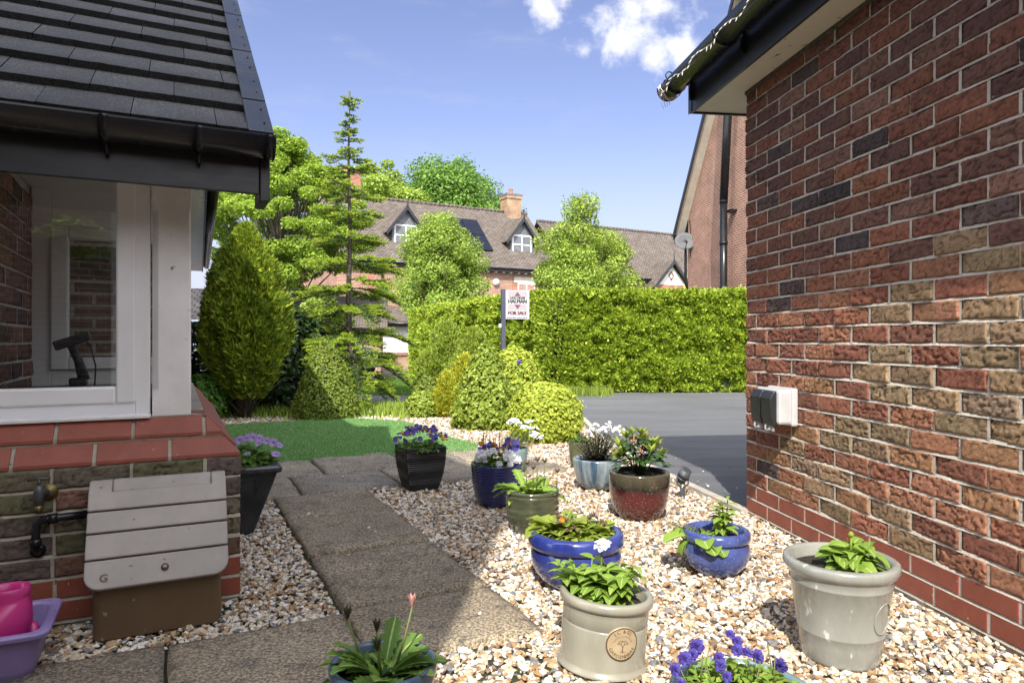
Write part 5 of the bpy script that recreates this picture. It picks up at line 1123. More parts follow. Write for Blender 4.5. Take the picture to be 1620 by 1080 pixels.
bush('small grey green bush behind the low cushion bush', 672, 640, 38, 590, M['box_leaf'], 55, 3000, .04, lump=.2)
bush('large yellow green bush behind, right of the distant window', 706, 612, 92, 508, M['bush_green'], 56, 14000, .05, lump=.32, kind='spray', shape='cone2')
bush('gold flecked conifer bush below the for sale board', 752, 622, 96, 520, M['bush_green'], 57, 11000, .05, lump=.32, kind='spray', shape='cone2')
bush('orange tinted small bush between the green bushes', 735, 630, 40, 560, M['bush_gold'], 58, 2200, .05, lump=.3, kind='spray')
bush('loose green bush in front of the hedge below the sign post', 812, 628, 80, 548, M['bush_lime'], 59, 7000, .045, lump=.25)
# hedge
M['hedge'] = foliage('hedge', [lin(.12, .21, .02), lin(.25, .37, .03), lin(.40, .50, .05), lin(.54, .62, .10)], .3)
def hedge():
    t = thing('conifer_hedge', 'long tall clipped yellow green conifer hedge across the driveway', 'hedge', (2, 12.8, 0)); r = np.random.default_rng(60)
    path = [(9.5, 12.55), (.95, 12.55), (-2.2, 18.4)]; hw = .55; hz = 1.80; Ps = []; Ds = []
    def wall_pts(p, q, side, n, hh):
        p = np.array(p); q = np.array(q); d = q-p; L_ = np.linalg.norm(d); d = d/L_; nn = np.array([d[1], -d[0]])*side; s = r.uniform(0, L_, n); z = r.uniform(.0, 1, n)**.9*hh
        lp = np.array([.11*mnoise.noise((a*.9+side*7, b*1.6, 1.))+.10*mnoise.noise((a*3.1, b*3.5, 5.))+.11*mnoise.noise((a*6.5, b*7.5, 9.)) for a, b in zip(s, z)])
        o = hw+lp-np.abs(r.normal(0, .075, n))-.06*(z < .25); xy = p+np.outer(s, d)+nn*o[:, None]; tz = np.array([terrain(x, y) for x, y in xy])
        Ps.append(np.column_stack([xy, z+tz])); Ds.append(np.column_stack([np.tile(nn, (n, 1))*.8, np.full(n, .55)]))
    def top_pts(p, q, n):
        p = np.array(p); q = np.array(q); d = q-p; L_ = np.linalg.norm(d); d = d/L_; nn = np.array([d[1], -d[0]]); s = r.uniform(0, L_, n); u = r.uniform(-hw, hw, n)
        lp = np.array([.09*mnoise.noise((a*1.1, b*2, 3.))+.08*mnoise.noise((a*4, b*4, 6.))+.06*mnoise.noise((a*9, b*9, 8.)) for a, b in zip(s, u)]); xy = p+np.outer(s, d)+np.outer(u, nn); tz = np.array([terrain(x, y) for x, y in xy])
        Ps.append(np.column_stack([xy, hz+lp-.06+tz-np.abs(r.normal(0, .03, n))+np.where(r.random(n) < .06, r.uniform(0, .10, n), 0)])); Ds.append(np.column_stack([np.outer(r.normal(0, .3, n), nn), np.full(n, 1.)]))
    wall_pts(path[1], path[0], 1, 42000, hz); wall_pts(path[2], path[1], 1, 24000, hz); top_pts(path[0], path[1], 9000); top_pts(path[1], path[2], 7000)
    # rounded corner and far end
    for c, n in ((path[1], 5000), (path[2], 4000)):
        a = r.uniform(0, 2*np.pi, n); z = r.uniform(0, hz, n); Ps.append(np.column_stack([c[0]+np.cos(a)*hw, c[1]+np.sin(a)*hw, z+terrain(*c)])); Ds.append(np.column_stack([np.cos(a), np.sin(a), np.full(n, .5)]))
    P = np.vstack(Ps); D_ = np.vstack(Ds); V_, F_ = sprig_cloud(P-D_*.03, D_, .085, .040, r, 3); mb = MB(); mb.add(V_, F_); mb.build('foliage', M['hedge'], t, uv=False)
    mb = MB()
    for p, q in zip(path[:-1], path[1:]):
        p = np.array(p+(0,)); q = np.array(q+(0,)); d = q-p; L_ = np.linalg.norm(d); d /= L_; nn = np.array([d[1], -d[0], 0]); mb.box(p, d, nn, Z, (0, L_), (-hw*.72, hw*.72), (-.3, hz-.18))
    mb.build('light_block_core', M['core_green'], t, uv=False)  # dark solid core added to block light through the hedge
hedge()
# low planting along the hedge foot and purple allium
mb = MB(); a_ = np.array([.72, 11.5, 0]); mb.tube([a_, a_+Z*.55], .006, 5)
al = thing('allium', 'single purple allium head on a thin stem before the hedge', 'flower', np.array(at(821, 573, 10.5))*np.array([1, 1, 0]))
ab = np.array(origin_of(al)); mb = MB(); mb.tube([ab, ab+Z*.54], .006, 5); mb.build('stem', M['leaf_bright'], al, uv=False)
r_ = np.random.default_rng(3); v = r_.normal(0, 1, (240, 3)); v /= np.linalg.norm(v, axis=1)[:, None]; V_, F_ = leaf_cloud(ab+Z*.57+v*.033, v, .018, .011, r_); mb = MB(); mb.add(V_, F_); M['allium'] = foliage('allium', [lin(.12, .06, .35), lin(.22, .12, .5)], .3); mb.build('bloom', M['allium'], al, uv=False)
q = np.column_stack([r_.uniform(.5, 1.7, 900), r_.normal(11.55, .16, 900), np.full(900, -.01)]); gb = blades('ground_cover', q, .14, .012, M['box_leaf'], 5, .7); tag(gb, 'scrubby low growth at the foot of the hedge corner', 'undergrowth')
q = np.column_stack([r_.uniform(-3.8, -1.2, 5000), r_.normal(8.75, .28, 5000), np.full(5000, -.01)]); gb = blades('ground_cover', q, .12, .012, M['leaf_mid'], 6, .9); tag(gb, 'low green ground cover under the fir and conifers', 'undergrowth')

# fir tree
M['fir'] = foliage('fir', [lin(.03, .07, .02), lin(.06, .13, .028), lin(.11, .20, .035), lin(.20, .32, .05)], .3, .45)
M['fir_tip'] = foliage('fir_tip', [lin(.27, .39, .04), lin(.40, .50, .06)], .4, .5)
def fir():
    R = random.Random(77); r = np.random.default_rng(77); base = np.array([-2.18, 9.15, 0.]); h = 4.24; t = thing('fir_tree', 'tall slender open fir tree standing behind the lawn', 'fir tree', base)
    mb = MB(); tp = [base+np.array([.012*math.sin(k), .01*math.cos(k*1.7), h*k/14]) for k in range(15)]; mb.tube(tp, list(np.linspace(.052, .005, 15)), 10); mb.build('trunk', M['bark'], t, uv=False)
    wood = MB(); NB = []; ND = []; TB = []; TD = []; NL = []; TL = []
    def needles(p, q, dens, tip):
        p = np.array(p); q = np.array(q); L_ = np.linalg.norm(q-p); n = max(4, int(L_*dens*.55)); s = r.uniform(0, 1, n); d = (q-p)/L_; a = r.normal(0, 1, (n, 3)); a -= np.outer(a@d, d); a /= np.linalg.norm(a, axis=1)[:, None]; a[:, 2] = np.abs(a[:, 2])*.7
        P = p+np.outer(s, q-p); D_ = a+d*.75; (TB if tip else NB).append(P); (TD if tip else ND).append(D_)
    def branch(p, a, L_, el, droop):
        d = np.array([math.cos(a), math.sin(a), el]); n = 7; pts = [np.array(p)]
        for k in range(1, n+1):
            u = k/n; pts.append(np.array(p)+np.array([math.cos(a), math.sin(a), 0])*L_*u+Z*(el*L_*u-droop*L_*u*u+.10*L_*u**4))
        wood.tube(pts, list(np.linspace(.004+.010*L_, .0025, n+1)), 5); s_ = np.array([-math.sin(a), math.cos(a), 0])
        for k in range(n): needles(pts[k], pts[k+1], 240 if L_ > .3 else 320, k >= n-1)
        m = int(L_/.078)
        for k in range(m):
            u = .22+.74*k/max(1, m); i = min(n-1, int(u*n)); p0 = pts[i]+(pts[i+1]-pts[i])*(u*n-i); lt = (L_*(1-u)*.62+.05)*R.uniform(.6, 1.1)
            for sg in (-1, 1):
                dv = np.array([math.cos(a), math.sin(a), 0])*.75+s_*sg*.75+Z*R.uniform(-.25, .05); dv /= np.linalg.norm(dv); q = p0+dv*lt; mid = p0+dv*lt*.62-Z*.01; wood.tube([p0, mid, q], [.003, .0025, .0015], 4, cap=False)
                needles(p0, mid, 250, False); needles(mid, q, 300, True)
                if lt > .16:
                    for e in (.35, .65):
                        pe = p0+dv*lt*e; d2 = dv*.8-s_*sg*.1+np.array([math.cos(a), math.sin(a), 0])*.7; d2 /= np.linalg.norm(d2); needles(pe, pe+d2*lt*.4, 260, True)
    z = .42; k = 0
    while z < h-.10:
        f = z/h
        Lm = np.interp(f, [0, .1, .25, .5, .7, .80, .86, .88, .90, .955, .965, 1], [.95, 1.0, 1.0, .74, .50, .36, .10, .32, .10, .10, .22, .06])
        nb = 6 if f < .75 else 5
        if f > .78 and Lm < .15: nb = 4
        for j in range(nb):
            a = 6.28*j/nb+k*1.1+R.uniform(-.25, .25); branch(base+Z*(z+R.uniform(-.09, .09)), a, Lm*R.uniform(.62, 1.12), np.interp(f, [0, .5, 1], [.02, .10, .22]), np.interp(f, [0, .5, 1], [.62, .38, .05])*R.uniform(.4, 1.4))
        z += np.interp(f, [0, .7, .8, .86, 1], [.31, .30, .16, .11, .08]); k += 1
    needles(base+Z*(h-.12), base+Z*h, 300, True); wood.build('branches', M['bark'], t, uv=False)
    P = np.vstack(NB); D_ = np.vstack(ND); V_, F_ = sprig_cloud(P, D_, .036, .010, r, 2); mb = MB(); mb.add(V_, F_); mb.build('needles', M['fir'], t, uv=False)
    P = np.vstack(TB); D_ = np.vstack(TD); V_, F_ = sprig_cloud(P, D_, .036, .011, r, 2); mb = MB(); mb.add(V_, F_); mb.build('fresh_shoots', M['fir_tip'], t, uv=False); print('fir quads', len(F_))
fir()
print('p4 done')
# ================================================================== things along the porch wall
# gas meter box
M['box_lid'] = surf('box_lid', lin(.30, .27, .25), lin(.37, .335, .31), 7, .55, .15, 50, .002, speck=(45, .69, lin(.16, .14, .125)))
M['box_base'] = surf('box_base', lin(.105, .065, .032), lin(.135, .085, .045), 5, .45, .12, 40, .002, speck=(36, .71, lin(.26, .21, .16)))
gm = thing('gas_meter_box', 'brown plastic gas meter box with pale slatted lid against the porch wall', 'meter box', LP(-.26, -.1))
def rr(a0, a1, t0, t1, r, n=7):
    """outline with two rounded lower corners (t runs down)"""
    pts = [(a0, t0)]+[(a0+r-r*math.cos(k), t1-r+r*math.sin(k)) for k in np.linspace(0, math.pi/2, n)]+[(a1-r+r*math.sin(k), t1-r+r*math.cos(k)) for k in np.linspace(0, math.pi/2, n)]+[(a1, t0)]
    return pts
def rr_box(mb, a0, a1, b0, b1, z0, z1, r):
    pts = [(a0, b1)]+[(a0+r-r*math.cos(k), b0+r-r*math.sin(k)) for k in np.linspace(0, math.pi/2, 7)]+[(a1-r+r*math.sin(k), b0+r-r*math.cos(k)) for k in np.linspace(0, math.pi/2, 7)]+[(a1, b1)]
    mb.prism([LP(a, b, z0) for a, b in pts], Z*(z1-z0), smooth=False)
mb = MB(); rr_box(mb, -.438, -.072, -.200, -.012, -.012, .175, .03); mb.build('base', M['box_base'], gm, bevel=.004)
TL, BLo = np.array(LP(0, -.070, .418)), np.array(LP(0, -.222, .150)); dn = BLo-TL; LL = np.linalg.norm(dn); dn /= LL; nf = np.cross(Vv, dn); nf = -nf if np.dot(nf, -U) < 0 else nf
mb = MB(); a0, a1 = -.458, -.052
mb.prism([LP(a0+.012, -.012, .425), LP(a0+.012, -.056, .412), LP(a0+.012, -.190, .175), LP(a0+.012, -.190, .165), LP(a0+.012, -.012, .165)], Vv*(a1-a0-.024)); mb.build('lid_core', M['box_base'], gm)
mb = MB(); cuts = [0.0, .062, .133, .215, LL]
for i in range(4):
    t0, t1 = cuts[i]+(.0025 if i else 0), cuts[i+1]-.0025
    out = [(a0, t0), (a0, t1), (a1, t1), (a1, t0)] if i < 3 else rr(a0, a1, t0, t1, .045)
    mb.prism([TL+Vv*a+dn*t-nf*.012 for a, t in out], nf*.024)
lipo = rr(a0+.002, a1-.002, LL-.06, LL, .045)[1:-1]
mb.prism([LP(a0, -.010, .452), LP(a0, -.035, .452), LP(a0, -.082, .4225), LP(a0, -.070, .405), LP(a0, -.010, .405)], Vv*.065); mb.prism([LP(a1-.045, -.010, .452), LP(a1-.045, -.035, .452), LP(a1-.045, -.082, .4225), LP(a1-.045, -.070, .405), LP(a1-.045, -.010, .405)], Vv*.045)
mb.prism([LP(a0+.0655, -.010, .452), LP(a0+.0655, -.030, .452), LP(a0+.0655, -.050, .418), LP(a0+.0655, -.050, .405), LP(a0+.0655, -.010, .405)], Vv*(a1-a0-.1105))
lid = mb.build('lid', M['box_lid'], gm, bevel=.004)
mb = MB()
for k in range(2): mb.prism([LP(a0+.006, -.014, .15), LP(a0+.006, -.214, .15), LP(a0+.006, -.205, .13), LP(a0+.006, -.014, .13)], Vv*.0)
p_lock = TL+Vv*-.238+dn*.262+nf*.0125
mb = MB(); mb.tube([p_lock, p_lock+nf*.005], .011, 18); lk = mb.build('lock', M['box_base'], lid); mb = MB(); mb.tube([p_lock+nf*.004, p_lock+nf*.0065], .006, 6); mb.build('key_slot', M['metal_grey'], lk)
letters('lettering', lid, 'G', M['box_base'], TL+Vv*-.405+dn*.272+nf*.0125, Vv, -dn, nf, .020, .022, .0012)
# outdoor tap
M['brass'] = surf('brass', lin(.16, .12, .05), lin(.26, .20, .09), 20, .45, .3, 60, .002, metal=.8); M['iron'] = surf('iron', lin(.05, .05, .05), lin(.11, .11, .115), 16, .5, .2, 60, .002, metal=.5)
tp = thing('outdoor_tap', 'weathered brass garden tap on the porch wall beside the meter box', 'tap', LP(-.595, 0, .43)); o_ = np.array(LP(-.595, 0, .425))
mb = MB(); mb.tube([o_+Vv*.022+U*-.002-Z*.0, o_+Vv*.022-U*.010], .026, 20); mb.build('wall_plate', M['brass'], tp)
mb = MB(); mb.tube([o_+Vv*.02-U*.01, o_-U*.022, o_-U*.04], [.011, .012, .012], 10); mb.tube([o_-U*.04+Z*.03, o_-U*.04+Z*.012, o_-U*.04-Z*.006, o_-U*.043-Z*.028, o_-U*.043-Z*.034, o_-U*.043-Z*.046], [.009, .014, .015, .012, .009, .008], 12); mb.build('body', M['iron'], tp)
mb = MB(); mb.tube([o_-U*.043-Z*.034, o_-U*.043-Z*.058], [.011, .009], 10); mb.build('hose_nozzle', M['brass'], tp)
mb = MB(); mb.tube([o_-U*.04+Z*.028, o_-U*.04+Z*.048], .005, 8); mb.tube([o_-U*.04+Z*.049-Vv*.030, o_-U*.04+Z*.050, o_-U*.04+Z*.049+Vv*.030], [.006, .0045, .006], 8); mb.build('handle', M['iron'], tp)
# overflow pipe
pp = MB(); zp = .345; pp.tube([LP(-.455, -.035, zp+.004), LP(-.56, -.035, zp), LP(-.585, -.035, zp-.002), LP(-.602, -.035, zp-.014), LP(-.604, -.035, zp-.06), LP(-.604, -.033, zp-.09), LP(-.602, -.016, zp-.104), LP(-.602, .01, zp-.106)], .0125, 10)
for a, z in ((-.56, zp), (-.604, zp-.045)): pass
pp.tube([LP(-.545, -.035, zp+.0005), LP(-.572, -.035, zp-.001)], .0165, 12); pp.tube([LP(-.604, -.035, zp-.060), LP(-.604, -.034, zp-.082)], .0165, 12); pp.tube([LP(-.602, -.006, zp-.1055), LP(-.602, .004, zp-.106)], .022, 12)
o = pp.build('waste_pipe', M['black_pvc'], org=LP(-.58, 0, .3)); tag(o, 'bent black plastic pipe on the porch wall left of the meter box', 'pipe')
# purple tub and pink watering can
M['tub'] = surf('tub', lin(.20, .155, .34), lin(.26, .205, .42), 6, .38, .1, 40, .002, speck=(50, .70, lin(.12, .09, .2)), roughvar=.1)
tb = thing('storage_tub', 'lilac plastic tub beside the porch wall holding the watering can', 'tub', LP(-.75, -.3))
a0, a1, b0, b1, zt = -1.03, -.515, -.445, -.155, .132
def rring(ins, z, r=.035, n=5):
    A0, A1, B0_, B1_ = a0+ins, a1-ins, b0+ins, b1-ins; pts = []
    for cx_, cy_, t0 in ((A1-r, B1_-r, 0), (A0+r, B1_-r, math.pi/2), (A0+r, B0_+r, math.pi), (A1-r, B0_+r, 1.5*math.pi)):
        pts += [LP(cx_+r*math.cos(t), cy_+r*math.sin(t), z) for t in np.linspace(t0, t0+math.pi/2, n)]
    return pts
mb = MB(); rows = [rring(.045, .0), rring(.038, .02), rring(.022, zt-.035), rring(.020, zt-.014), rring(.0, zt-.016), rring(-.002, zt-.004), rring(.004, zt), rring(.020, zt), rring(.026, zt-.006), rring(.030, zt-.03), rring(.048, .012), rring(.055, .008)]
n = len(rows[0]); mb.add([p for r in rows for p in r], [(i*n+j, i*n+(j+1) % n, (i+1)*n+(j+1) % n, (i+1)*n+j) for i in range(len(rows)-1) for j in range(n)]+[tuple(range(n-1, -1, -1)), tuple((len(rows)-1)*n+j for j in range(n))], 0, False)
mb.build('tub_body', M['tub'], tb, bevel=.002)
M['pink'] = surf('pink', lin(.42, .022, .155), lin(.50, .03, .19), 4, .34, .06, 30, .002, roughvar=.08)
wc = thing('watering_can', 'magenta plastic watering can lying in the lilac tub', 'watering can', LP(-.66, -.3, .02)); 
def ringxy(ca, cb, z, ra, rb, n=24, p=2.4, tilt=0.):
    return [LP(ca+math.copysign(abs(math.cos(t))**(2/p), math.cos(t))*ra, cb+math.copysign(abs(math.sin(t))**(2/p), math.sin(t))*rb, z+tilt*math.cos(t)*ra) for t in np.linspace(0, 2*math.pi, n, endpoint=False)]
def loft(mb, rows, cap0=True, cap1=True):
    n = len(rows[0]); F_ = [(i*n+j, i*n+(j+1) % n, (i+1)*n+(j+1) % n, (i+1)*n+j) for i in range(len(rows)-1) for j in range(n)]
    if cap0: F_.append(tuple(range(n-1, -1, -1)))
    if cap1: F_.append(tuple((len(rows)-1)*n+j for j in range(n)))
    mb.add([p for r in rows for p in r], F_, 0, True)
mb = MB(); cb = -.300
loft(mb, [ringxy(-.72, cb, .018, .150, .085), ringxy(-.72, cb, .05, .152, .088), ringxy(-.72, cb, .078, .150, .087), ringxy(-.72, cb, .082, .147, .085), ringxy(-.72, cb, .087, .150, .087), ringxy(-.72, cb, .091, .146, .084), ringxy(-.72, cb, .097, .149, .086), ringxy(-.716, cb, .118, .147, .083, tilt=.12), ringxy(-.70, cb, .140, .128, .074, tilt=.30), ringxy(-.675, cb, .158, .098, .060, tilt=.42), ringxy(-.645, cb, .176, .068, .051, tilt=.35), ringxy(-.632, cb, .192, .056, .047, tilt=.15), ringxy(-.630, cb, .207, .055, .046), ringxy(-.630, cb, .222, .054, .045), ringxy(-.630, cb, .225, .050, .042), ringxy(-.630, cb, .222, .043, .035), ringxy(-.635, cb, .19, .042, .034), ringxy(-.64, cb, .14, .04, .033)], True, True)
body = mb.build('can_body', M['pink'], wc)
mb = MB(); mb.tube([LP(-.672, cb, .214), LP(-.70, cb, .215), LP(-.745, cb, .203), LP(-.80, cb, .176), LP(-.845, cb, .130), LP(-.86, cb, .10)], [.020, .016, .0135, .0135, .014, .016], 12); mb.build('handle', M['pink'], wc)
mb = MB(); mb.tube([LP(-.578, cb, .05), LP(-.566, cb, .09), LP(-.572, cb, .115)], [.025, .018, .010], 10); mb.tube([LP(-.86, cb, .06), LP(-.95, cb, .12), LP(-1.02, cb, .19)], [.02, .015, .013], 10); mb.build('spout', M['pink'], wc)

# garden spotlight
gp = ground_pt(1080, 784); spt = thing('garden_spotlight', 'small dark grey garden spotlight on a spike in the gravel', 'spotlight', gp); g0 = np.array(gp)
M['spot_grey'] = surf('spot_grey', lin(.055, .06, .07), lin(.085, .09, .10), 12, .5, .1, 60, .001)
mb = MB(); mb.box(g0, (1, 0, 0), (0, 1, 0), Z, (-.013, -.007), (-.006, .006), (-.03, .085)); mb.box(g0, (1, 0, 0), (0, 1, 0), Z, (.007, .013), (-.006, .006), (-.03, .085)); mb.prism([g0+np.array([-.016, 0, .045]), g0+np.array([.016, 0, .045]), g0+np.array([.004, 0, -.04]), g0+np.array([-.004, 0, -.04])], (0, .006, 0)); mb.build('spike', M['spot_grey'], spt)
mb = MB()
for sg in (-1, 1): mb.tube([g0+np.array([sg*.012, 0, .05]), g0+np.array([sg*.032, 0, .07]), g0+np.array([sg*.034, 0, .11])], .005, 6)
mb.build('bracket', M['spot_grey'], spt)
hd = g0+np.array([0, 0, .112]); hx = np.array([.30, -.35, .75]); hx /= np.linalg.norm(hx)
mb = MB(); mb.tube([hd-hx*.035, hd-hx*.034, hd-hx*.01, hd-hx*.009, hd-hx*.004, hd-hx*.003, hd+hx*.005, hd+hx*.006, hd+hx*.03, hd+hx*.031, hd+hx*.05, hd+hx*.05], [.02, .028, .029, .033, .033, .029, .029, .034, .034, .031, .033, .026], 18); mb.build('lamp_head', M['spot_grey'], spt)

# ================================================================== plants
def leaf(mb, p, d, L_, W_, curl=.6, segs=5, fold=.25, shape='ovate', lobe=0., twist=0., mi=0, R=random, rib=False):
    p = np.array(p, float); d = np.array(d, float); d /= np.linalg.norm(d); s = np.cross(d, Z)
    if np.linalg.norm(s) < .05: a = R.uniform(0, 6.28); s = np.array([math.cos(a), math.sin(a), 0])
    s /= np.linalg.norm(s)
    if twist:
        up = np.cross(s, d); s = s*math.cos(twist)+up*math.sin(twist)
    rows = []; st = L_/segs; q = p.copy()
    for k in range(segs+1):
        t = k/segs; up = np.cross(s, d)
        if shape == 'ovate': w_ = W_*.5*math.sin(math.pi*min(1, (t*.94+.03))**.75)
        elif shape == 'lance': w_ = W_*.5*math.sin(math.pi*(t*.92+.06))
        elif shape == 'spoon': w_ = W_*.5*(.22+.78*min(1, max(0, (t-.15)/.45)))*(1 if t < .72 else math.sqrt(max(0, 1-((t-.72)/.29)**2)))
        else: w_ = W_*.5*math.sqrt(max(0, 1-(2*t-1)**2))
        if lobe: w_ *= 1+lobe*(1 if k % 2 else -1)
        w_ = max(w_, W_*.02); wl = w_*(1+.10*R.uniform(-1, 1)); wr = w_*(1+.10*R.uniform(-1, 1)); f = fold
        rows += [q-s*wl+up*f*wl*R.uniform(.7, 1.3), q-s*(wl*.07+.0006)+up*f*.05*wl, q-up*.0006, q+s*(wr*.07+.0006)+up*f*.05*wr, q+s*wr+up*f*wr*R.uniform(.7, 1.3)]
        d = d*math.cos(curl/segs)-np.cross(s, d)*math.sin(curl/segs); d /= np.linalg.norm(d); q = q+d*st
    F_ = [(i*5+j, i*5+j+1, (i+1)*5+j+1, (i+1)*5+j) for i in range(segs) for j in (0, 3)]; G_ = [(i*5+j, i*5+j+1, (i+1)*5+j+1, (i+1)*5+j) for i in range(segs) for j in (1, 2)]
    mb.add(rows, np.array(F_), mi, True); b0 = mb.n-len(rows); mb.f.append(np.array(G_)+b0); mb.m.append(np.full(len(G_), 1 if rib else mi, dtype=np.int32)); mb.sm.append(np.full(len(G_), True))
def petal_mesh(name, r, n, mats, cup=.2, wide=1.0, cz=.12, face=False):
    """flower facing +Z: n petals, centre disc"""
    mb = MB()
    for k in range(n):
        a = 2*math.pi*k/n+(.0 if not face else math.pi/2); ca, sa = math.cos(a), math.sin(a); w_ = r*math.sin(math.pi/n)*1.25*wide; mi = 0
        if face: mi = 0 if k in (0, 1, n-1) else 1
        pts = []
        for (x, y, z) in [(.12, 0, 0), (.55, -.75, cup*.4), (.92, -.62, cup), (1.03, 0, cup*1.05), (.92, .62, cup), (.55, .75, cup*.4)]:
            X, Y = x*r, y*w_; pts.append((X*ca-Y*sa, X*sa+Y*ca, z*r+.002*k*r/.02*.1))
        mb.add(pts, [(0, 1, 2, 3), (0, 3, 4, 5)], mi, True)
    mb.lathe((0, 0, .0), [(r*cz*1.3, .0), (r*cz, r*.08), (.0001, r*.12)], 8, 2)
    o = mb.build(name, mats, uv=False); me = o.data; bpy.data.objects.remove(o); return me
def ruffled(name, r, mats, seed):
    R = random.Random(seed); mb = MB()
    for ring_, (n, rr, el) in enumerate(((9, 1., .35), (8, .8, .75), (6, .5, 1.15))):
        for k in range(n):
            a = 6.283*k/n+ring_*.4+R.uniform(-.15, .15); leaf(mb, (0, 0, 0), (math.cos(a)*math.cos(el), math.sin(a)*math.cos(el), math.sin(el)), r*rr*R.uniform(.85, 1.1), r*.62*rr, R.uniform(.3, 1.1), 4, .35, 'spoon', .10, R.uniform(-.4, .4), R.choice([0, 0, 1]), R)
    o = mb.build(name, mats, uv=False); me = o.data; bpy.data.objects.remove(o); return me
def fmat(n, a, b, tr=.3): M[n] = foliage(n, [a, b], tr, .6); return M[n]
fmat('pet_blue', lin(.065, .055, .30), lin(.12, .10, .45)); fmat('pet_violet', lin(.045, .025, .16), lin(.10, .06, .32)); fmat('pet_yellow', lin(.55, .30, .012), lin(.70, .45, .02)); fmat('pet_orange', lin(.60, .16, .015), lin(.65, .24, .02)); fmat('pet_white', lin(.68, .68, .72), lin(.80, .80, .82)); fmat('pet_lilac', lin(.33, .22, .50), lin(.52, .40, .68)); fmat('eye', lin(.10, .04, .12), lin(.55, .35, .02)); fmat('pet_pink', lin(.50, .26, .22), lin(.62, .36, .30))
fmat('lf_fresh', lin(.16, .28, .035), lin(.29, .43, .065), .35); fmat('lf_lime', lin(.22, .30, .04), lin(.36, .44, .07), .4); fmat('rib', lin(.34, .44, .14), lin(.42, .50, .20), .3); fmat('lf_deep', lin(.03, .075, .018), lin(.06, .13, .03), .25); fmat('lf_mid', lin(.09, .18, .03), lin(.17, .29, .05), .3); fmat('lf_purple', lin(.035, .03, .022), lin(.085, .085, .04), .2); fmat('lf_stem', lin(.12, .17, .04), lin(.18, .2, .07), .2); fmat('dry_head', lin(.10, .055, .045), lin(.20, .12, .09), .2); fmat('lf_grey', lin(.15, .20, .07), lin(.25, .30, .12), .3)
FL = {'pansy_blue': petal_mesh('flower', .019, 5, [M['pet_blue'], M['pet_blue'], M['eye']], .1, 1.2, .16), 'pansy_violet': petal_mesh('flower', .019, 5, [M['pet_violet'], M['pet_blue'], M['eye']], .1, 1.2, .16, True), 'pansy_yellow': petal_mesh('flower', .019, 5, [M['pet_blue'], M['pet_yellow'], M['eye']], .1, 1.2, .16, True), 'yellow': petal_mesh('flower', .018, 5, [M['pet_yellow'], M['pet_orange'], M['eye']], .1, 1.2, .16, True), 'white': petal_mesh('flower', .032, 5, [M['pet_white'], M['pet_white'], M['pet_yellow']], .12, 1.25, .10), 'daisy': petal_mesh('flower', .026, 14, [M['pet_lilac'], M['pet_lilac'], M['pet_violet']], .06, .85, .24), 'white_small': petal_mesh('flower', .011, 6, [M['pet_white'], M['pet_white'], M['pet_white']], .3, 1., .3), 'double_blue': petal_mesh('flower', .026, 13, [M['pet_blue'], M['pet_blue'], M['pet_violet']], .75, 1.15, .3), 'orange': petal_mesh('flower', .012, 6, [M['pet_orange'], M['pet_orange'], M['pet_yellow']], .3, 1.2, .3), 'dahlia': petal_mesh('flower', .024, 9, [M['pet_white'], M['pet_white'], M['pet_yellow']], .8, 1.0, .3)}
FL['double_blue'] = ruffled('flower', .030, [M['pet_blue'], M['pet_violet']], 3); FL['white_ruffled'] = ruffled('flower', .027, [M['pet_white'], M['pet_white']], 8); FL['dahlia'] = ruffled('flower', .028, [M['pet_white'], M['pet_white']], 4)
def facing(d):
    return Vector(d).to_track_quat('Z', 'Y').to_euler()
def flowers(parent, pts, kinds, r, sc=1.0, look=(0, -1, .55), jit=.5):
    for p in pts:
        d = np.array(look)+r.normal(0, jit, 3); put('flower', FL[kinds[r.integers(0, len(kinds))]], parent, p, facing(d), sc*r.uniform(.75, 1.2))
# ---- glazes
def glaze(name, c1, c2, scale=6, stretch=(1, 1, .35), rough=.16, coat=.5, speck=None, lo=.35, hi=.65, crackle=None, bmp=.12):
    m = surf(name, c1, c2, scale, rough, bmp, 14, .003, stretch=stretch, coat=coat, speck=speck, lo=lo, hi=hi, roughvar=.08); M[name] = m; return m
glaze('gl_blue', lin(.014, .024, .15), lin(.04, .058, .26), 9, (1, 1, .2), speck=(60, .69, lin(.10, .09, .14)))
glaze('gl_blue_speck', lin(.04, .062, .20), lin(.07, .10, .29), 14, (1, 1, .8), speck=(110, .62, lin(.13, .15, .36)))
glaze('gl_navy', lin(.010, .014, .085), lin(.022, .03, .14), 8, (1, 1, .3), .22)
glaze('gl_green', lin(.032, .038, .022), lin(.085, .095, .05), 7, (1, 1, 2.5), .12, .7)
glaze('gl_cream', lin(.25, .238, .185), lin(.325, .31, .25), 7, (1, 1, .3), .25, .4, speck=(34, .70, lin(.47, .45, .38)))
glaze('gl_grey', lin(.235, .24, .215), lin(.30, .305, .275), 9, (1, 1, .4), .24, .4, speck=(38, .66, lin(.50, .50, .45)))
glaze('gl_teal', lin(.13, .20, .20), lin(.20, .28, .28), 6, (1, 1, .5), .3); glaze('gl_slate', lin(.05, .085, .13), lin(.11, .16, .22), 7, (1, 1, .5), .25)
glaze('gl_olive', lin(.07, .075, .04), lin(.12, .12, .06), 7); glaze('gl_drip', lin(.035, .075, .12), lin(.30, .35, .37), 16, (1, 1, .10), .18, .6, lo=.38, hi=.62)
M['pl_black'] = surf('pl_black', lin(.012, .012, .013), lin(.022, .022, .024), 8, .42, .15, 50, .002, roughvar=.1); M['pl_slate'] = surf('pl_slate', lin(.018, .020, .025), lin(.045, .048, .056), 9, .34, .3, 22, .003, roughvar=.12)
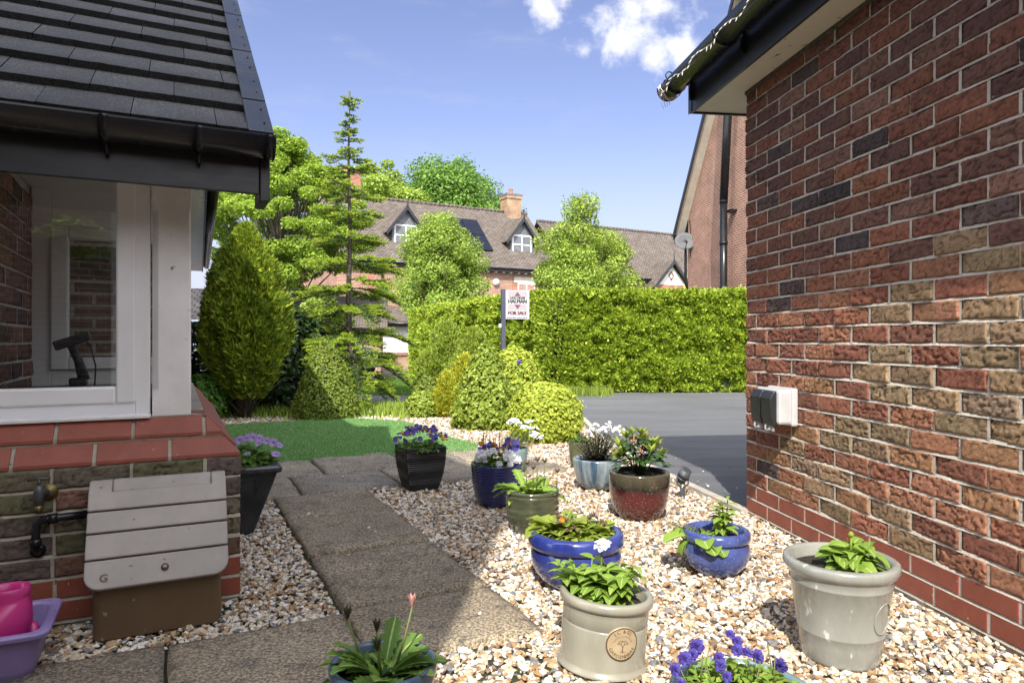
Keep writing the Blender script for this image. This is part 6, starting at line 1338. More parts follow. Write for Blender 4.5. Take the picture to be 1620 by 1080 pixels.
def glaze_red():
    m, nt, b = newmat('gl_red'); v = coords(nt, 'Object', (1, 1, .3)); vo = coords(nt); tc = nt.nodes.new('ShaderNodeTexCoord'); sx_ = nt.nodes.new('ShaderNodeSeparateXYZ'); nt.links.new(tc.outputs['Object'], sx_.inputs[0])
    n = noise_node(nt, v, 16, 5); ad = nt.nodes.new('ShaderNodeMath'); ad.operation = 'MULTIPLY_ADD'; nt.links.new(n, ad.inputs[0]); ad.inputs[1].default_value = .09; nt.links.new(sx_.outputs['Z'], ad.inputs[2])
    r = ramp_node(nt, [(0, (.14, .085, .055)), (.07, (.085, .026, .02)), (.16, (.085, .014, .013)), (.195, (.06, .012, .011)), (.212, (.014, .011, .009)), (.235, (.045, .04, .026)), (.27, (.07, .06, .038))]); nt.links.new(ad.outputs[0], r.inputs[0])
    sp = noise_node(nt, vo, 95, 2); out = mixc(nt, maprange(nt, sp, .62, .70, 0, .7), r.outputs[0], lin(.20, .13, .09)); nt.links.new(out, b.inputs['Base Color']); b.inputs['Roughness'].default_value = .14; b.inputs['Coat Weight'].default_value = .5; bump(nt, b, sp, .1, .003); M['gl_red'] = m
glaze_red()
def solve(px, yb, wr, yr, wb):
    Y = F*H/(yb-538.)+.08
    for _ in range(12): rb = wb*Y/F/2; Y = F*H/(yb-538.)+rb
    return dict(c=np.array([(px-810)/F*Y, Y, -.012]), R=wr*Y/F/2, H=H+(538-yr)/F*Y+.012, rb=rb)
def round_pot(label, d, prof, mat, group='glazed pots on the gravel', soil_drop=.035, sub=None, name='potted_plant', segs=56):
    t = thing(name, label, 'potted plant', d['c'], group); R_, Hh = d['R'], d['H']; mb = MB(); P = [(r*R_, z*Hh) for r, z in prof]
    lip = P[-1][0]; th = .085*R_+.006; P += [(lip-th*.5, P[-1][1]+.003), (lip-th, P[-1][1]-.004), (lip-th*1.1, P[-1][1]-.05)]
    mb.lathe(tuple(d['c']), P, segs); pot = mb.build('pot', mat, t, uv=False)
    rs = lip-th*1.02; mb = MB(); n = 26; V_ = []; R2 = random.Random(int(d['c'][0]*1000)); zs = Hh-soil_drop
    for k, rr_ in enumerate((0.02, .3, .55, .8, 1.0)):
        for j in range(n):
            a = 2*math.pi*j/n; x, y = rs*rr_*math.cos(a), rs*rr_*math.sin(a); V_.append(d['c']+np.array([x, y, zs+.010*(1-rr_)+.007*mnoise.noise((x*40, y*40, d['c'][0]))+.004*mnoise.noise((x*120, y*120, 3))]))
    mb.add(V_, [(i*n+j, i*n+(j+1) % n, (i+1)*n+(j+1) % n, (i+1)*n+j) for i in range(4) for j in range(n)], 0, True); mb.add([V_[j] for j in range(n)], [tuple(range(n))]); mb.build('soil', M['soil'], t, uv=False)
    d['t'] = t; d['pot'] = pot; d['s'] = d['c']+Z*zs; d['rs'] = rs; return t
def bushy(d, seed, stems, h, L_, W_, mat, off=(0, 0), spread=.5, name='foliage', nodes=4, lean=(0, 0)):
    R = random.Random(seed); mb = MB(); s0 = d['s']+np.array([off[0]*d['rs'], off[1]*d['rs'], 0])
    for k in range(stems):
        a = 6.28*k/stems+R.uniform(-.4, .4); dv = np.array([math.cos(a)*spread*R.uniform(.4, 1)+lean[0], math.sin(a)*spread*R.uniform(.4, 1)+lean[1], 1.]); dv /= np.linalg.norm(dv); hh = h*R.uniform(.65, 1.05); p = s0+np.array([math.cos(a), math.sin(a), 0])*.012
        mb.tube([p, p+dv*hh*.5+Z*.01, p+dv*hh], [.0035, .003, .002], 5, cap=False)
        for j in range(nodes+1):
            u = .22+.78*j/nodes; q = p+dv*hh*u; b = R.uniform(0, 3.14) if j % 2 else R.uniform(0, 3.14)+1.57
            for e in (0, math.pi):
                ld = np.array([math.cos(b+e), math.sin(b+e), R.uniform(.1, .6)]); f = (1.0 if j < nodes else .7)*R.uniform(.75, 1.15); leaf(mb, q, ld, L_*f, W_*f, R.uniform(.5, 1.2), 6, .22, 'ovate', 0.05, R.uniform(-.35, .35), 0, R, True)
    return mb.build(name, [mat, M['rib']], d['t'], uv=False)
def rosette(d, seed, n, L_, W_, mat, off=(0, 0), lobe=.16, el=(.15, 1.1), shape='spoon', curl=(.6, 1.5), name='foliage', segs=9):
    R = random.Random(seed); mb = MB(); s0 = d['s']+np.array([off[0]*d['rs'], off[1]*d['rs'], 0])
    for k in range(n):
        a = k*2.4+R.uniform(-.3, .3); e = R.uniform(*el); dv = np.array([math.cos(a)*math.cos(e), math.sin(a)*math.cos(e), math.sin(e)]); f = R.uniform(.7, 1.15)
        leaf(mb, s0+np.array([math.cos(a), math.sin(a), 0])*.014, dv, L_*f, W_*f, R.uniform(*curl), segs, .28, shape, lobe, R.uniform(-.35, .35), 0, R, True)
    return mb.build(name, [mat, M['rib']], d['t'], uv=False)
def mound(d, seed, n, ls, rad, h, mat, name='foliage', el=.5, shape='ovate'):
    R = random.Random(seed); mb = MB()
    for k in range(n):
        a = R.uniform(0, 6.28); q = math.sqrt(R.random()); p = d['s']+np.array([math.cos(a)*q*rad, math.sin(a)*q*rad, h*(1-q*q*.75)*R.uniform(.25, 1.0)]); b = a+R.uniform(-1, 1)
        leaf(mb, p, (math.cos(b), math.sin(b), R.uniform(-.1, 1.)*el*2), ls*R.uniform(.7, 1.3), ls*.55*R.uniform(.8, 1.2), R.uniform(.3, 1.), 3, .2, shape, 0, R.uniform(-.5, .5), 0, R)
    return mb.build(name, mat, d['t'], uv=False)
def mound_pts(d, r, n, rad, h, sq=.75, zoff=.0):
    a = r.uniform(0, 2*np.pi, n); q = np.sqrt(r.uniform(0, 1, n)); return [d['s']+np.array([math.cos(x)*y*rad, math.sin(x)*y*rad, zoff+h*(1-y*y*sq)]) for x, y in zip(a, q)]

_m = MB()
for j in range(6): a = j*1.05; _m.tube([(0, 0, 0), (math.cos(a)*.010, math.sin(a)*.010, .014), (math.cos(a)*.013, math.sin(a)*.013, .022)], [.0018, .0035, .0012], 5)
_o = _m.build('spent_head', M['dry_head'], uv=False); HEAD = _o.data; bpy.data.objects.remove(_o)
_m = MB(); R_ = random.Random(1)
for j in range(14): _m.lathe((R_.gauss(0, .013), R_.gauss(0, .013), R_.gauss(0, .011)), [(.0005, 0), (.0045, .003), (.004, .008), (.0005, .011)], 6)
_o = _m.build('bud_cluster', M['pet_pink'], uv=False); BUDS = _o.data; bpy.data.objects.remove(_o)
# ---- near glazed pots -------------------------------------------------
rimP = lambda body, neck=.80: body
d = solve(952, 1074, 148, 934, 146)
round_pot('cream cylindrical glazed pot with an oval badge and a white flower', d, [(.90, 0), (.965, .004), (.975, .02), (.955, .045), (.905, .075), (.90, .10), (.905, .40), (.91, .60), (.905, .615), (.893, .622), (.893, .632), (.905, .64), (.915, .80), (.922, .86), (.935, .875), (.985, .89), (1.0, .925), (1.0, .96), (.985, .99), (.965, 1.0)], M['gl_cream'])
f_ = bushy(d, 5, 16, .115, .074, .044, M['lf_fresh'], (.05, .0), .6, nodes=3); bushy(d, 6, 7, .125, .056, .032, M['lf_fresh'], (-.5, .1), .75, lean=(-.35, 0))
mb = MB(); st = d['s']+np.array([-.02, 0, 0]); mb.tube([st, st+Z*.10, st+np.array([-.005, -.01, .165])], .003, 6); mb.build('stem', M['lf_stem'], d['t'], uv=False)
put('flower', FL['dahlia'], d['t'], st+np.array([-.005, -.012, .168]), facing((-.2, -.4, 1)), 1.0)
# badge on the pot
bc_ang = math.atan2(-d['c'][1], -d['c'][0])+.40; Rb = d['R']*.905; zb = d['H']*.50
def onpot(x, z, lift=0.): a = bc_ang+x/Rb; return d['c']+np.array([math.cos(a)*(Rb+lift), math.sin(a)*(Rb+lift), zb+z])
mb = MB(); n = 40; ra_, rz_ = .047, .046
ring = lambda k, lift: [onpot(ra_*k*math.cos(t), rz_*k*math.sin(t), lift) for t in np.linspace(0, 2*math.pi, n, endpoint=False)]
M['badge'] = surf('badge', lin(.34, .255, .15), lin(.44, .34, .21), 20, .4, coat=.2); M['badge_ink'] = surf('badge_ink', lin(.045, .03, .02), lin(.07, .05, .03), 20, .5)
rows = [ring(1.0, -.004), ring(1.0, .0025), ring(.96, .0042), ring(.90, .0042), ring(.5, .004), ring(.02, .004)]; loft(mb, rows, False, True); bdg = mb.build('badge', M['badge'], d['pot'], uv=False)
mb = MB(); loft(mb, [ring(.965, .0046), ring(.90, .0046)], False, False); mb.build('badge_ring', M['badge_ink'], bdg, uv=False)
mb = MB()
def arc_text(s, rad_k, a0, a1, size, top=True):
    for i, ch in enumerate(s):
        if ch == ' ': continue
        V_, F_ = text_geo(ch, 1.0); th = a0+(a1-a0)*i/(len(s)-1); cx_, cz_ = ra_*rad_k*math.sin(th), rz_*rad_k*math.cos(th); rot = -th if top else math.pi-th
        if ch in '.': V_[:, 1] -= .28 
        X = V_[:, 0]*size; Y_ = V_[:, 1]*size; xx = cx_+X*math.cos(rot)-Y_*math.sin(rot); yy = cz_+X*math.sin(rot)+Y_*math.cos(rot)
        mb.add([onpot(x, z, .0050) for x, z in zip(xx, yy)], F_)
arc_text('J.C. & CO.', .74, -.72, .72, .0125); mb.build('lettering', M['badge_ink'], bdg, uv=False); mb = MB(); arc_text('GARDENWARE', .74, math.pi+1.15, math.pi-1.15, .0125, False); mb.build('lettering', M['badge_ink'], bdg, uv=False)
mb = MB(); R_ = random.Random(2)
def seg2(p, q, w_):
    dx, dz_ = q[0]-p[0], q[1]-p[1]; l = math.hypot(dx, dz_)+1e-9; nx_, nz_ = -dz_/l*w_/2, dx/l*w_/2; mb.add([onpot(p[0]+nx_, p[1]+nz_, .0050), onpot(q[0]+nx_*.6, q[1]+nz_*.6, .0050), onpot(q[0]-nx_*.6, q[1]-nz_*.6, .0050), onpot(p[0]-nx_, p[1]-nz_, .0050)], [(0, 1, 2, 3)])
def twig(p, a, l, w_, k):
    q = (p[0]+math.sin(a)*l, p[1]+math.cos(a)*l); seg2(p, q, w_)
    if k: twig(q, a-.5, l*.66, w_*.65, k-1); twig(q, a+.55, l*.66, w_*.65, k-1)
    else: seg2((q[0]-.0008, q[1]), (q[0]+.0008, q[1]+.001), .0016)
twig((0, -.020), 0, .012, .0026, 4); seg2((-.006, -.0205), (.006, -.0205), .0012)
for k in range(15): a = -1.15+2.3*k/14; seg2((.026*math.sin(a), .0245*math.cos(a)-.004), (.0285*math.sin(a), .027*math.cos(a)-.004), .0018)
mb.build('tree_emblem', M['badge_ink'], bdg, uv=False)
d['t'].rotation_euler = (math.radians(-1.0), math.radians(4.2), 0)
# grey tapered pot on the right
d = solve(1329, 1056, 170, 881, 112)
round_pot('tall tapered pale grey glazed pot by the brick wall', d, [(.64, 0), (.662, .006), (.675, .03), (.72, .20), (.742, .285), (.752, .293), (.756, .305), (.750, .315), (.80, .50), (.875, .77), (.886, .776), (.890, .79), (.884, .80), (.905, .865), (.925, .885), (.975, .905), (1.0, .935), (1.0, .97), (.985, .995), (.965, 1.0)], M['gl_grey'])
bushy(d, 8, 8, .085, .084, .05, M['lf_fresh'], (.18, -.05), .6, nodes=3); bushy(d, 18, 5, .055, .064, .04, M['lf_mid'], (.15, -.15), .8, nodes=2)
mb = MB(); p = d['s']+np.array([.03, -.005, .0]); mb.tube([p, p+Z*.098], .003, 6); mb.lathe(tuple(p+Z*.095), [(.001, 0), (.008, .004), (.009, .010), (.004, .016), (.0005, .018)], 10); mb.build('flower_bud', M['lf_lime'], d['t'], uv=False)
# faint oval stamp on the grey pot
ang = math.atan2(-d['c'][1], -d['c'][0])+1.02; mb = MB(); pts = []
for t in np.linspace(0, 2*math.pi, 30):
    zz_ = d['H']*.52+.045*math.sin(t); k = (zz_/d['H']); Rz_ = d['R']*np.interp(k, [.03, .2, .5, .77], [.675, .72, .80, .875])+.0012; a = ang+.036*math.cos(t)/Rz_; pts.append(d['c']+np.array([math.cos(a)*Rz_, math.sin(a)*Rz_, zz_]))
mb.tube(pts, .0022, 5); mb.build('stamp', M['gl_grey'], d['pot'], uv=False)
# wide blue pot
bowl_rim = [(.50, 0), (.56, .004), (.62, .05), (.78, .18), (.90, .36), (.945, .52), (.945, .64), (.915, .71), (.905, .735), (.93, .745), (.985, .765), (1.0, .82), (1.0, .88), (.985, .95), (.955, .99), (.92, 1.0)]
d = solve(911, 935, 151, 838, 92); d['H'] += .0
round_pot('large cobalt blue pot with thick rim, filled with pale lime leaves', d, bowl_rim, M['gl_blue'], soil_drop=.018)
rosette(d, 11, 26, .125, .060, M['lf_lime'], (-.45, .2), .14, (.45, 1.15), name='foliage', curl=(.5, 1.3)); rosette(d, 12, 20, .105, .055, M['lf_lime'], (.30, .05), .14, (.3, 1.0)); mound(d, 13, 170, .04, d['rs']*.9, .05, M['lf_lime'])
R_ = random.Random(5)
for k in range(26):
    a, q = R_.uniform(0, 6.28), math.sqrt(R_.random())*d['rs']*.8; put('spent_head', HEAD, d['t'], d['s']+np.array([math.cos(a)*q, math.sin(a)*q, R_.uniform(.035, .06)]), (R_.uniform(-.5, .5), R_.uniform(-.5, .5), 0), R_.uniform(.5, .8))
flowers(d['t'], [d['s']+np.array([-.055, -.03, .062])], ['orange'], rng); 
# round blue pot
d = solve(1133, 909, 104, 836, 66)
round_pot('small round speckled blue pot with drooping round leaves', d, [(.56, 0), (.62, .004), (.70, .06), (.86, .2), (.96, .38), (.985, .52), (.96, .66), (.90, .74), (.895, .755), (.92, .765), (.985, .785), (1.0, .84), (.995, .92), (.965, .985), (.93, 1.0)], M['gl_blue_speck'], soil_drop=.03)
rosette(d, 21, 17, .13, .068, M['lf_fresh'], (-.62, -.1), 0.04, (.1, .7), 'spoon', (.9, 1.9)); bushy(d, 22, 5, .145, .058, .026, M['lf_fresh'], (.28, .0), .12, nodes=5)
mb = MB(); 
for k in range(6): mb.tube([d['s']+np.array([-.06, -.0, 0]), d['s']+np.array([-.09-.02*k, -.03+.01*k, .05]), d['s']+np.array([-.11-.02*k, -.05+.02*k, .02])], .002, 5)
mb.build('stem', M['lf_stem'], d['t'], uv=False)
# red glazed pot
d = solve(1011, 821, 95, 745, 64)
round_pot('oxblood red glazed pot with dark rim and bright lime shoots', d, [(.60, 0), (.655, .004), (.72, .06), (.86, .22), (.95, .42), (.985, .62), (1.0, .82), (1.005, .95), (1.0, .985), (.985, 1.0)], M['gl_red'], soil_drop=.02)
R_ = random.Random(31); mbd = MB(); mbl = MB(); mbb = MB()
for k in range(17):
    a = k*2.4; q = math.sqrt((k+.5)/17); tip = d['s']+np.array([math.cos(a)*q*.135, math.sin(a)*q*.11, .10+.10*(1-q*q)+R_.uniform(-.02, .03)]); mbd.tube([d['s']+np.array([math.cos(a), math.sin(a), 0])*.02, (d['s']+tip)/2+Z*.01, tip], [.004, .003, .002], 5)
    for j in range(9):
        b = j*2.4+k; leaf(mbd, tip-Z*R_.uniform(.02, .06), (math.cos(b), math.sin(b), .15), .075*R_.uniform(.8, 1.1), .022, .5, 5, .2, 'lance', 0, R_.uniform(-.4, .4), 0, R_)
    up = (d['s'][2] + .1 < tip[2])
    if k % 4 != 3:
        for j in range(7): b = j*2.4+k*.7; leaf(mbl, tip, (math.cos(b)*.65, math.sin(b)*.65, 1.0), .068*R_.uniform(.7, 1.15), .019, .4, 5, .25, 'lance', 0, R_.uniform(-.4, .4), 0, R_)
    else:
        put('bud_cluster', BUDS, d['t'], tip)
for k in range(5): leaf(mbl, d['s']+np.array([-.05, 0, .10]), (-1, -.25+.1*k, .15+.1*k), .10, .026, .6, 6, .2, 'lance', 0, .2, 0, R_)
mbd.build('dark_leaves', M['lf_deep'], d['t'], uv=False); mbl.build('young_shoots', M['lf_lime'], d['t'], uv=False)
# blue grey drip glazed pot
d = solve(945, 772, 77, 724, 46)
round_pot('blue and white drip glazed pot with dark hebe and white flowers', d, [(.56, 0), (.62, .004), (.76, .15), (.90, .38), (.97, .62), (1.0, .85), (1.0, .96), (.985, 1.0)], M['gl_drip'], soil_drop=.02)
mb = MB(); R_ = random.Random(41); tips = []
for k in range(60):
    a = k*2.4; q = math.sqrt((k+.5)/60); tip = d['s']+np.array([math.cos(a)*q*.145, math.sin(a)*q*.12, .08+.11*(1-q*q)+R_.uniform(-.02, .03)]); b0 = d['s']+np.array([math.cos(a)*q*.04, math.sin(a)*q*.04, 0]); mb.tube([b0, tip], [.003, .0015], 4); tips.append(tip)
    for j in range(14):
        u = .3+.7*j/13; b = j*1.57+k; p = b0+(tip-b0)*u; leaf(mb, p, (math.cos(b), math.sin(b), .8), .022, .009, .2, 2, .15, 'ovate', 0, 0, 0, R_)
mb.build('foliage', M['lf_purple'], d['t'], uv=False)
mb = MB(); wt = [d['s']+np.array([x, y, z]) for x, y, z in ((.02, -.05, .20), (-.06, -.06, .185), (.07, -.02, .215), (.115, -.02, .20), (.15, -.03, .19), (.16, -.01, .175), (-.01, .03, .205))]
for c in wt:
    for j in range(7): put('flower', FL['white_small'], d['t'], c+np.array([R_.gauss(0, .014), R_.gauss(0, .014), R_.gauss(0, .012)]), facing((R_.gauss(0, .5), -.8+R_.gauss(0, .4), .8)), R_.uniform(.8, 1.3))
    mb.tube([d['s'], c], [.003, .0015], 4)
mb.build('stem', M['lf_stem'], d['t'], uv=False)
d = solve(917, 738, 36, 698, 28); round_pot('small olive green pot almost hidden behind the drip glazed pot', d, [(.7, 0), (.78, .01), (.9, .4), (1., .9), (1., 1.)], M['gl_olive'], soil_drop=.015, segs=32); mound(d, 43, 120, .028, d['rs']*1.0, .07, M['lf_mid'])
# green ringed pot
ribg = [(.70+.012*math.sin(k*1.0)+.0, 0) for k in range(1)]
prof = [(.66, 0), (.715, .004)]+[(np.interp(u, [0, .3, .6, 1], [.76, .92, .985, .985])+.010*math.sin(u*34+.0), .03+u*.86) for u in np.linspace(0, 1, 34)]+[(.955, .91), (.965, .925), (.995, .945), (1.0, .975), (.985, .998)]
d = solve(842, 843, 86, 773, 62); round_pot('dark green glazed pot with trailed rings and toothed leaves', d, prof, M['gl_green'], soil_drop=.03)
rosette(d, 51, 26, .15, .044, M['lf_fresh'], (-.30, 0), .24, (.35, 1.3), segs=13); rosette(d, 52, 16, .11, .038, M['lf_fresh'], (.4, -.1), .2, (.3, 1.1), segs=11)
mb = MB(); mh = MB(); R_ = random.Random(53)
for x, y, h_ in ((.02, .02, .16), (.055, .02, .155), (-.03, .05, .14), (.12, .05, .10), (.0, .03, .12)):
    p = d['s']+np.array([x, y, 0]); q = p+np.array([.006, -.005, h_]); mb.tube([p, q], [.003, .002], 5)
    put('spent_head', HEAD, d['t'], q)
mb.build('stem', M['lf_stem'], d['t'], uv=False)
# blue ribbed pot
prof = [(.60, 0), (.68, .004)]+[(np.interp(u, [0, .25, .6, 1], [.72, .86, .95, .995])+.008*math.sin(u*82), .02+u*.93) for u in np.linspace(0, 1, 70)]+[(1.0, .965), (1.0, .99), (.985, 1.0)]
d = solve(786, 801, 82, 732, 60); round_pot('navy blue ribbed pot of white and blue pansies', d, prof, M['gl_navy'], soil_drop=.02); r_ = np.random.default_rng(61)
fo = mound(d, 61, 260, .038, d['rs']*1.0, .085, M['lf_mid'])
flowers(fo, [d['s']+np.array(q) for q in ((-.085, -.09, .085), (-.04, -.10, .095), (-.065, -.095, .055), (.055, -.11, .07), (.095, -.10, .06), (.11, -.07, .05), (.015, -.115, .035), (-.02, -.07, .10), (.075, -.12, .035), (-.10, -.07, .06), (.07, -.09, .085))], ['white_ruffled'], r_, .9, (0, -1, .25), .3)
flowers(fo, [d['s']+np.array([x, y, z]) for x, y, z in zip(r_.uniform(-.10, .12, 34), r_.uniform(-.05, .10, 34), r_.uniform(.085, .14, 34))], ['pansy_blue', 'pansy_violet', 'yellow', 'pansy_yellow', 'pansy_blue'], r_, .8, (0, -1, .4), .4)
mb = MB(); R_ = random.Random(62)
for k in range(16): p = d['s']+np.array([R_.uniform(-.09, .03), R_.uniform(-.02, .06), .03]); mb = MB(); mb.tube([p, p+np.array([R_.uniform(-.03, .03), 0, R_.uniform(.10, .19)])], .0014, 4); mb.build('stem', M['dry_head'], d['t'], uv=False)
# small grey pot behind with white candytuft
d = solve(815, 745, 40, 708, 34); round_pot('small grey pot of white candytuft behind the ribbed blue pot', d, [(.8, 0), (.85, .01), (.95, .6), (1., .85), (1., 1.)], M['gl_teal'], soil_drop=.01, segs=32); r_ = np.random.default_rng(66)
mb = MB(); R_ = random.Random(67)
for k in range(260):
    a, q = R_.uniform(0, 6.28), math.sqrt(R_.random()); tip = d['s']+np.array([math.cos(a)*q*.20+.035, math.sin(a)*q*.13, R_.uniform(.05, .19)*(1-.4*q)]); leaf(mb, d['s']+(tip-d['s'])*R_.uniform(.1, .6), tip-d['s'], .07*R_.uniform(.6, 1.2), .007, .3, 4, .1, 'lance', 0, 0, 0, R_)
fo = mb.build('foliage', M['lf_grey'], d['t'], uv=False)
for c in ((-.03, -.03, .19), (.03, -.02, .185), (.06, -.06, .165), (.115, -.02, .15), (.14, -.04, .12), (.09, .03, .19), (.16, -.03, .085), (-.0, .04, .2), (.12, -.07, .105)):
    for j in range(8): put('flower', FL['white_small'], fo, d['s']+np.array(c)+np.array([R_.gauss(0, .016), R_.gauss(0, .012), R_.gauss(0, .006)]), facing((R_.gauss(0, .4), -.6, 1)), R_.uniform(.9, 1.3))
# front pot bottom centre
d = dict(c=np.array([-.288, 1.53, -.012]), R=.120, H=.205, rb=.08)
round_pot('slate blue rimmed pot in the shaded foreground with toothed leaves', d, [(.66, 0), (.72, .006), (.88, .35), (.94, .70), (.95, .84), (.985, .87), (1., .92), (1., .97), (.98, 1.)], M['gl_slate'], soil_drop=.04)
rosette(d, 71, 40, .122, .038, M['lf_mid'], (-.05, 0), .26, (.2, 1.3), curl=(.6, 1.5), segs=15); rosette(d, 74, 18, .10, .036, M['lf_fresh'], (.2, -.2), .26, (.1, 1.0), curl=(.6, 1.5), segs=13); rosette(d, 72, 18, .085, .034, M['lf_deep'], (-.35, -.3), .15, (.1, .8)); mound(d, 73, 60, .022, d['rs']*.95, .03, M['lf_mid'], shape='round')
mb = MB(); mh = MB(); mp_ = MB()
for (x, y, h_, kk) in ((-.085, .02, .125, 0), (-.015, .0, .105, 0), (-.008, -.03, .075, 0), (.06, .03, .15, 1)):
    p = d['s']+np.array([x*.3, y*.3, 0]); q = d['s']+np.array([x, y, h_]); mb.tube([p, (p+q)/2+np.array([x*.1, 0, .01]), q], [.0032, .0028, .0024], 6); tgt = MB()
    for j in range(6):
        a = j*1.05; e = q+np.array([math.cos(a)*.013, math.sin(a)*.013, .026]); leaf(tgt, q, e-q, .032, .010, -.2, 3, .3, 'lance')
    tgt.build('flower' if kk else 'spent_head', M['pet_pink'] if kk else M['lf_purple'], d['t'], uv=False)
mb.build('stem', M['lf_stem'], d['t'], uv=False)
# front bowl bottom right
d = dict(c=np.array([.508, 1.50, -.012]), R=.160, H=.155, rb=.1)
round_pot('wide sage green bowl of double blue violas cut by the frame', d, [(.6, 0), (.68, .006), (.86, .35), (.95, .75), (.97, .86), (1., .9), (1., .96), (.98, 1.)], M['gl_teal'], soil_drop=.03); r_ = np.random.default_rng(81)
fo = mound(d, 81, 420, .026, d['rs']*.98, .075, M['lf_fresh'], shape='round'); mound(d, 82, 160, .022, d['rs']*.95, .07, M['lf_lime'], shape='round')
flowers(fo, [d['s']+np.array(q) for q in ((-.148, .0, .075), (-.14, -.02, .055), (-.15, -.02, .035), (-.12, .03, .085), (-.10, .04, .09), (-.08, .08, .09), (.0, .09, .115), (.015, .085, .10), (.0, .04, .10), (.02, .035, .098), (.05, .05, .08), (-.05, .0, .085), (-.045, -.03, .075), (.10, .05, .06), (-.02, .11, .05))], ['double_blue'], r_, .56, (0, -.8, .7), .4)
mb = MB()
for k in range(10): p = d['s']+np.array([r_.uniform(-.12, .08), r_.uniform(-.03, .08), .03]); mb = MB(); mb.tube([p, p+np.array([r_.uniform(-.03, .03), .01, r_.uniform(.05, .10)])], .0016, 4); mb.build('stem', M['lf_stem'], d['t'], uv=False)

# ---- square planters
def square_planter(name, label, corner, side, base_in, zt, mat, ribs=0, rim=True, barrel=0., sidev=None):
    """corner = front right rim corner on plan; sides run along -v and u"""
    sv = sidev or side; cx = np.array([corner[0], corner[1], -.012]); t = thing(name, label, 'planter', cx-Vv*side/2+U*sv/2, 'square planters'); rows = []
    def sq(ins, z, r=.012):
        pts = []; A0, A1, B0_, B1_ = -side+ins, -ins, ins, sv-ins
        for ca, cb_, t0 in ((A1-r, B1_-r, 0), (A0+r, B1_-r, math.pi/2), (A0+r, B0_+r, math.pi), (A1-r, B0_+r, 1.5*math.pi)):
            pts += [cx+Vv*(ca+r*math.cos(k))+U*(cb_+r*math.sin(k))+Z*z for k in np.linspace(t0, t0+math.pi/2, 4)]
        return pts
    for u in np.linspace(0, 1, 46 if ribs else 14):
        ins = base_in*(1-u)**(1.0 if not barrel else 2.1)+(.0022*math.sin(u*ribs) if ribs and .12 < u < .88 else 0); rows.append(sq(ins, u*zt*(.90 if rim else 1)))
    if rim: rows += [sq(-.014, zt*.905), sq(-.018, zt*.93), sq(-.018, zt*.97), sq(-.010, zt), sq(.02, zt), sq(.026, zt-.01), sq(.03, zt-.05)]
    else: rows += [sq(.004, zt+.003), sq(.016, zt+.002), sq(.02, zt-.008), sq(.022, zt-.04)]
    mb = MB(); loft(mb, rows, True, False); n = len(rows[0]); mb.build('planter_box', mat, t, uv=False, smooth=False)
    mb = MB(); mb.poly(sq(.02, zt-.03)); mb.build('soil', M['soil'], t, uv=False)
    c = cx-Vv*side/2+U*sv/2; return dict(t=t, s=c+Z*(zt-.03), rs=side*.48, c=c)
d = square_planter('square_planter', 'squat black ribbed square planter of blue and yellow violas', (-.404, 4.24), .262, .038, .262, M['pl_black'], ribs=150, rim=False, barrel=1., sidev=.25)
r_ = np.random.default_rng(91); fo = mound(d, 91, 420, .030, .145, .075, M['lf_mid'])
pts = []
while len(pts) < 98:
    x, y = r_.uniform(-.17, .17), r_.uniform(-.14, .14); q = math.hypot(x/.17, y/.15)
    if q < 1.1: pts.append(d['s']+np.array([x, y, .05+.095*(1-q*q*.7)+r_.uniform(-.018, .018)]))
flowers(fo, pts, ['pansy_blue', 'pansy_blue', 'pansy_violet', 'pansy_yellow', 'pansy_violet', 'yellow'], r_, .66, (0, -1, .5), .5)
d = square_planter('square_planter', 'tall tapered black planter of lilac daisies behind the porch corner', (-1.104, 3.22), .34, .098, .335, M['pl_slate'], rim=True, sidev=.36)
fo = mound(d, 95, 520, .045, .17, .11, M['lf_mid']); r_ = np.random.default_rng(96)
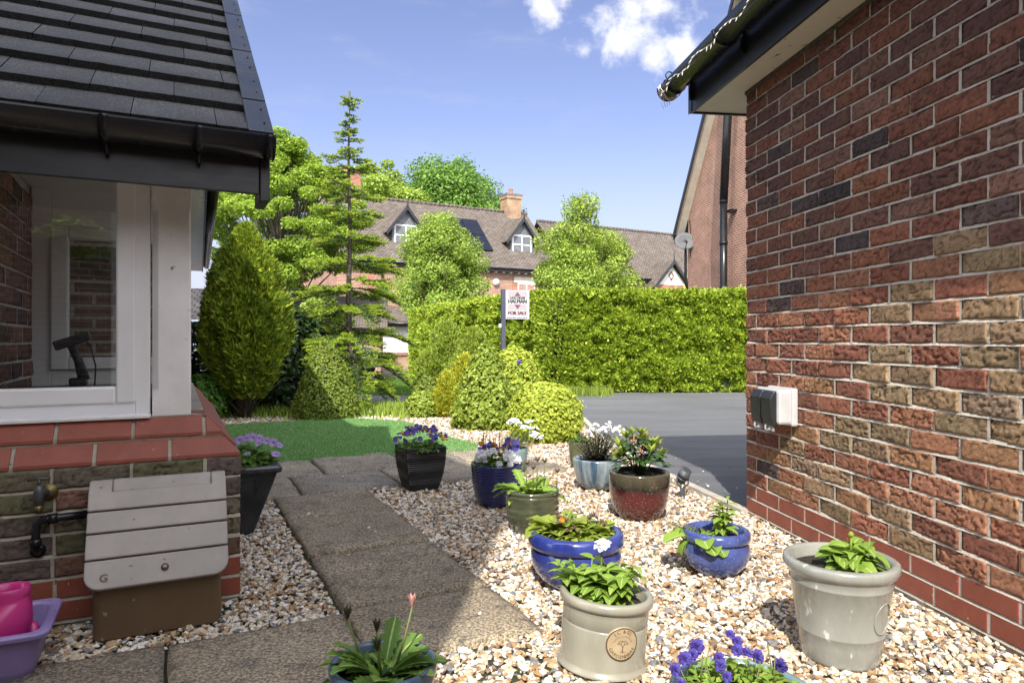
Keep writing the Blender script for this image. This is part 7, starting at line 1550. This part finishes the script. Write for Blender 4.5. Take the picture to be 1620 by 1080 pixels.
pts = [d['s']+np.array(q) for q in ((.0, -.02, .13), (.03, -.03, .14), (.05, .0, .145), (.075, .02, .145), (.10, .03, .14), (.02, -.08, .12), (-.02, -.04, .125), (.09, -.09, .085), (-.05, -.03, .12), (.13, .05, .125), (.16, .06, .115), (.185, .07, .10), (.20, -.02, .07), (.06, .05, .15), (.11, .0, .12), (-.10, -.02, .10), (-.08, .02, .11), (.04, .06, .14))]
flowers(fo, pts, ['daisy'], r_, .85, (.1, -1, .6), .35)

# hanging basket under the canopy behind the viewpoint
hb2 = thing('hanging_basket', 'full hanging basket under the porch canopy of the gabled house', 'hanging basket', (-.25, -1.12, 1.72)); o_ = np.array([-.25, -1.12, 1.72])
M['coir'] = surf('coir', lin(.10, .065, .035), lin(.16, .11, .06), 40, .95, .8, 90, .01)
mb = MB(); mb.lathe(tuple(o_), [(.03, -.14), (.11, -.11), (.16, -.05), (.18, 0), (.16, 0), (.1, -.02), (.0, -.03)], 26); mb.build('liner', M['coir'], hb2, uv=False)
mb = MB()
for k in range(3): a = k*2.094; mb.tube([o_+np.array([math.cos(a)*.18, math.sin(a)*.18, 0]), o_+Z*.60], .002, 4)
mb.build('chain', M['iron'], hb2, uv=False); hd_ = dict(t=hb2, s=o_, rs=.18); mound(hd_, 199, 420, .055, .26, .14, M['lf_grey']); mound(hd_, 198, 260, .05, .20, .20, M['lf_fresh'])
# hanging basket seen through the porch glass
hb = thing('hanging_basket', 'wire hanging basket with trailing green plant seen through the porch window', 'hanging basket', LP(-.60, 1.62, 1.33)); o_ = np.array(LP(-.60, 1.62, 1.33))
mb = MB(); mb.lathe(tuple(o_), [(.02, -.085), (.07, -.07), (.11, -.035), (.125, 0), (.11, 0), (.09, -.02), (.0, -.03)], 26); mb.build('liner', M['coir'], hb, uv=False)
mb = MB()
for k in range(12): a = k*math.pi/6; mb.tube([o_+np.array([math.cos(a)*r*1.03, math.sin(a)*r*1.03, z]) for r, z in ((.02, -.09), (.072, -.074), (.113, -.037), (.128, 0))], .002, 4)
for k in range(3): a = k*2.094; mb.tube([o_+np.array([math.cos(a)*.125, math.sin(a)*.125, 0]), o_+Z*.36], .0015, 4)
mb.build('wire_frame', M['iron'], hb, uv=False)
hd_ = dict(t=hb, s=o_, rs=.11); mound(hd_, 99, 260, .04, .14, .08, M['lf_fresh'])
print('scene objects', len(bpy.data.objects))
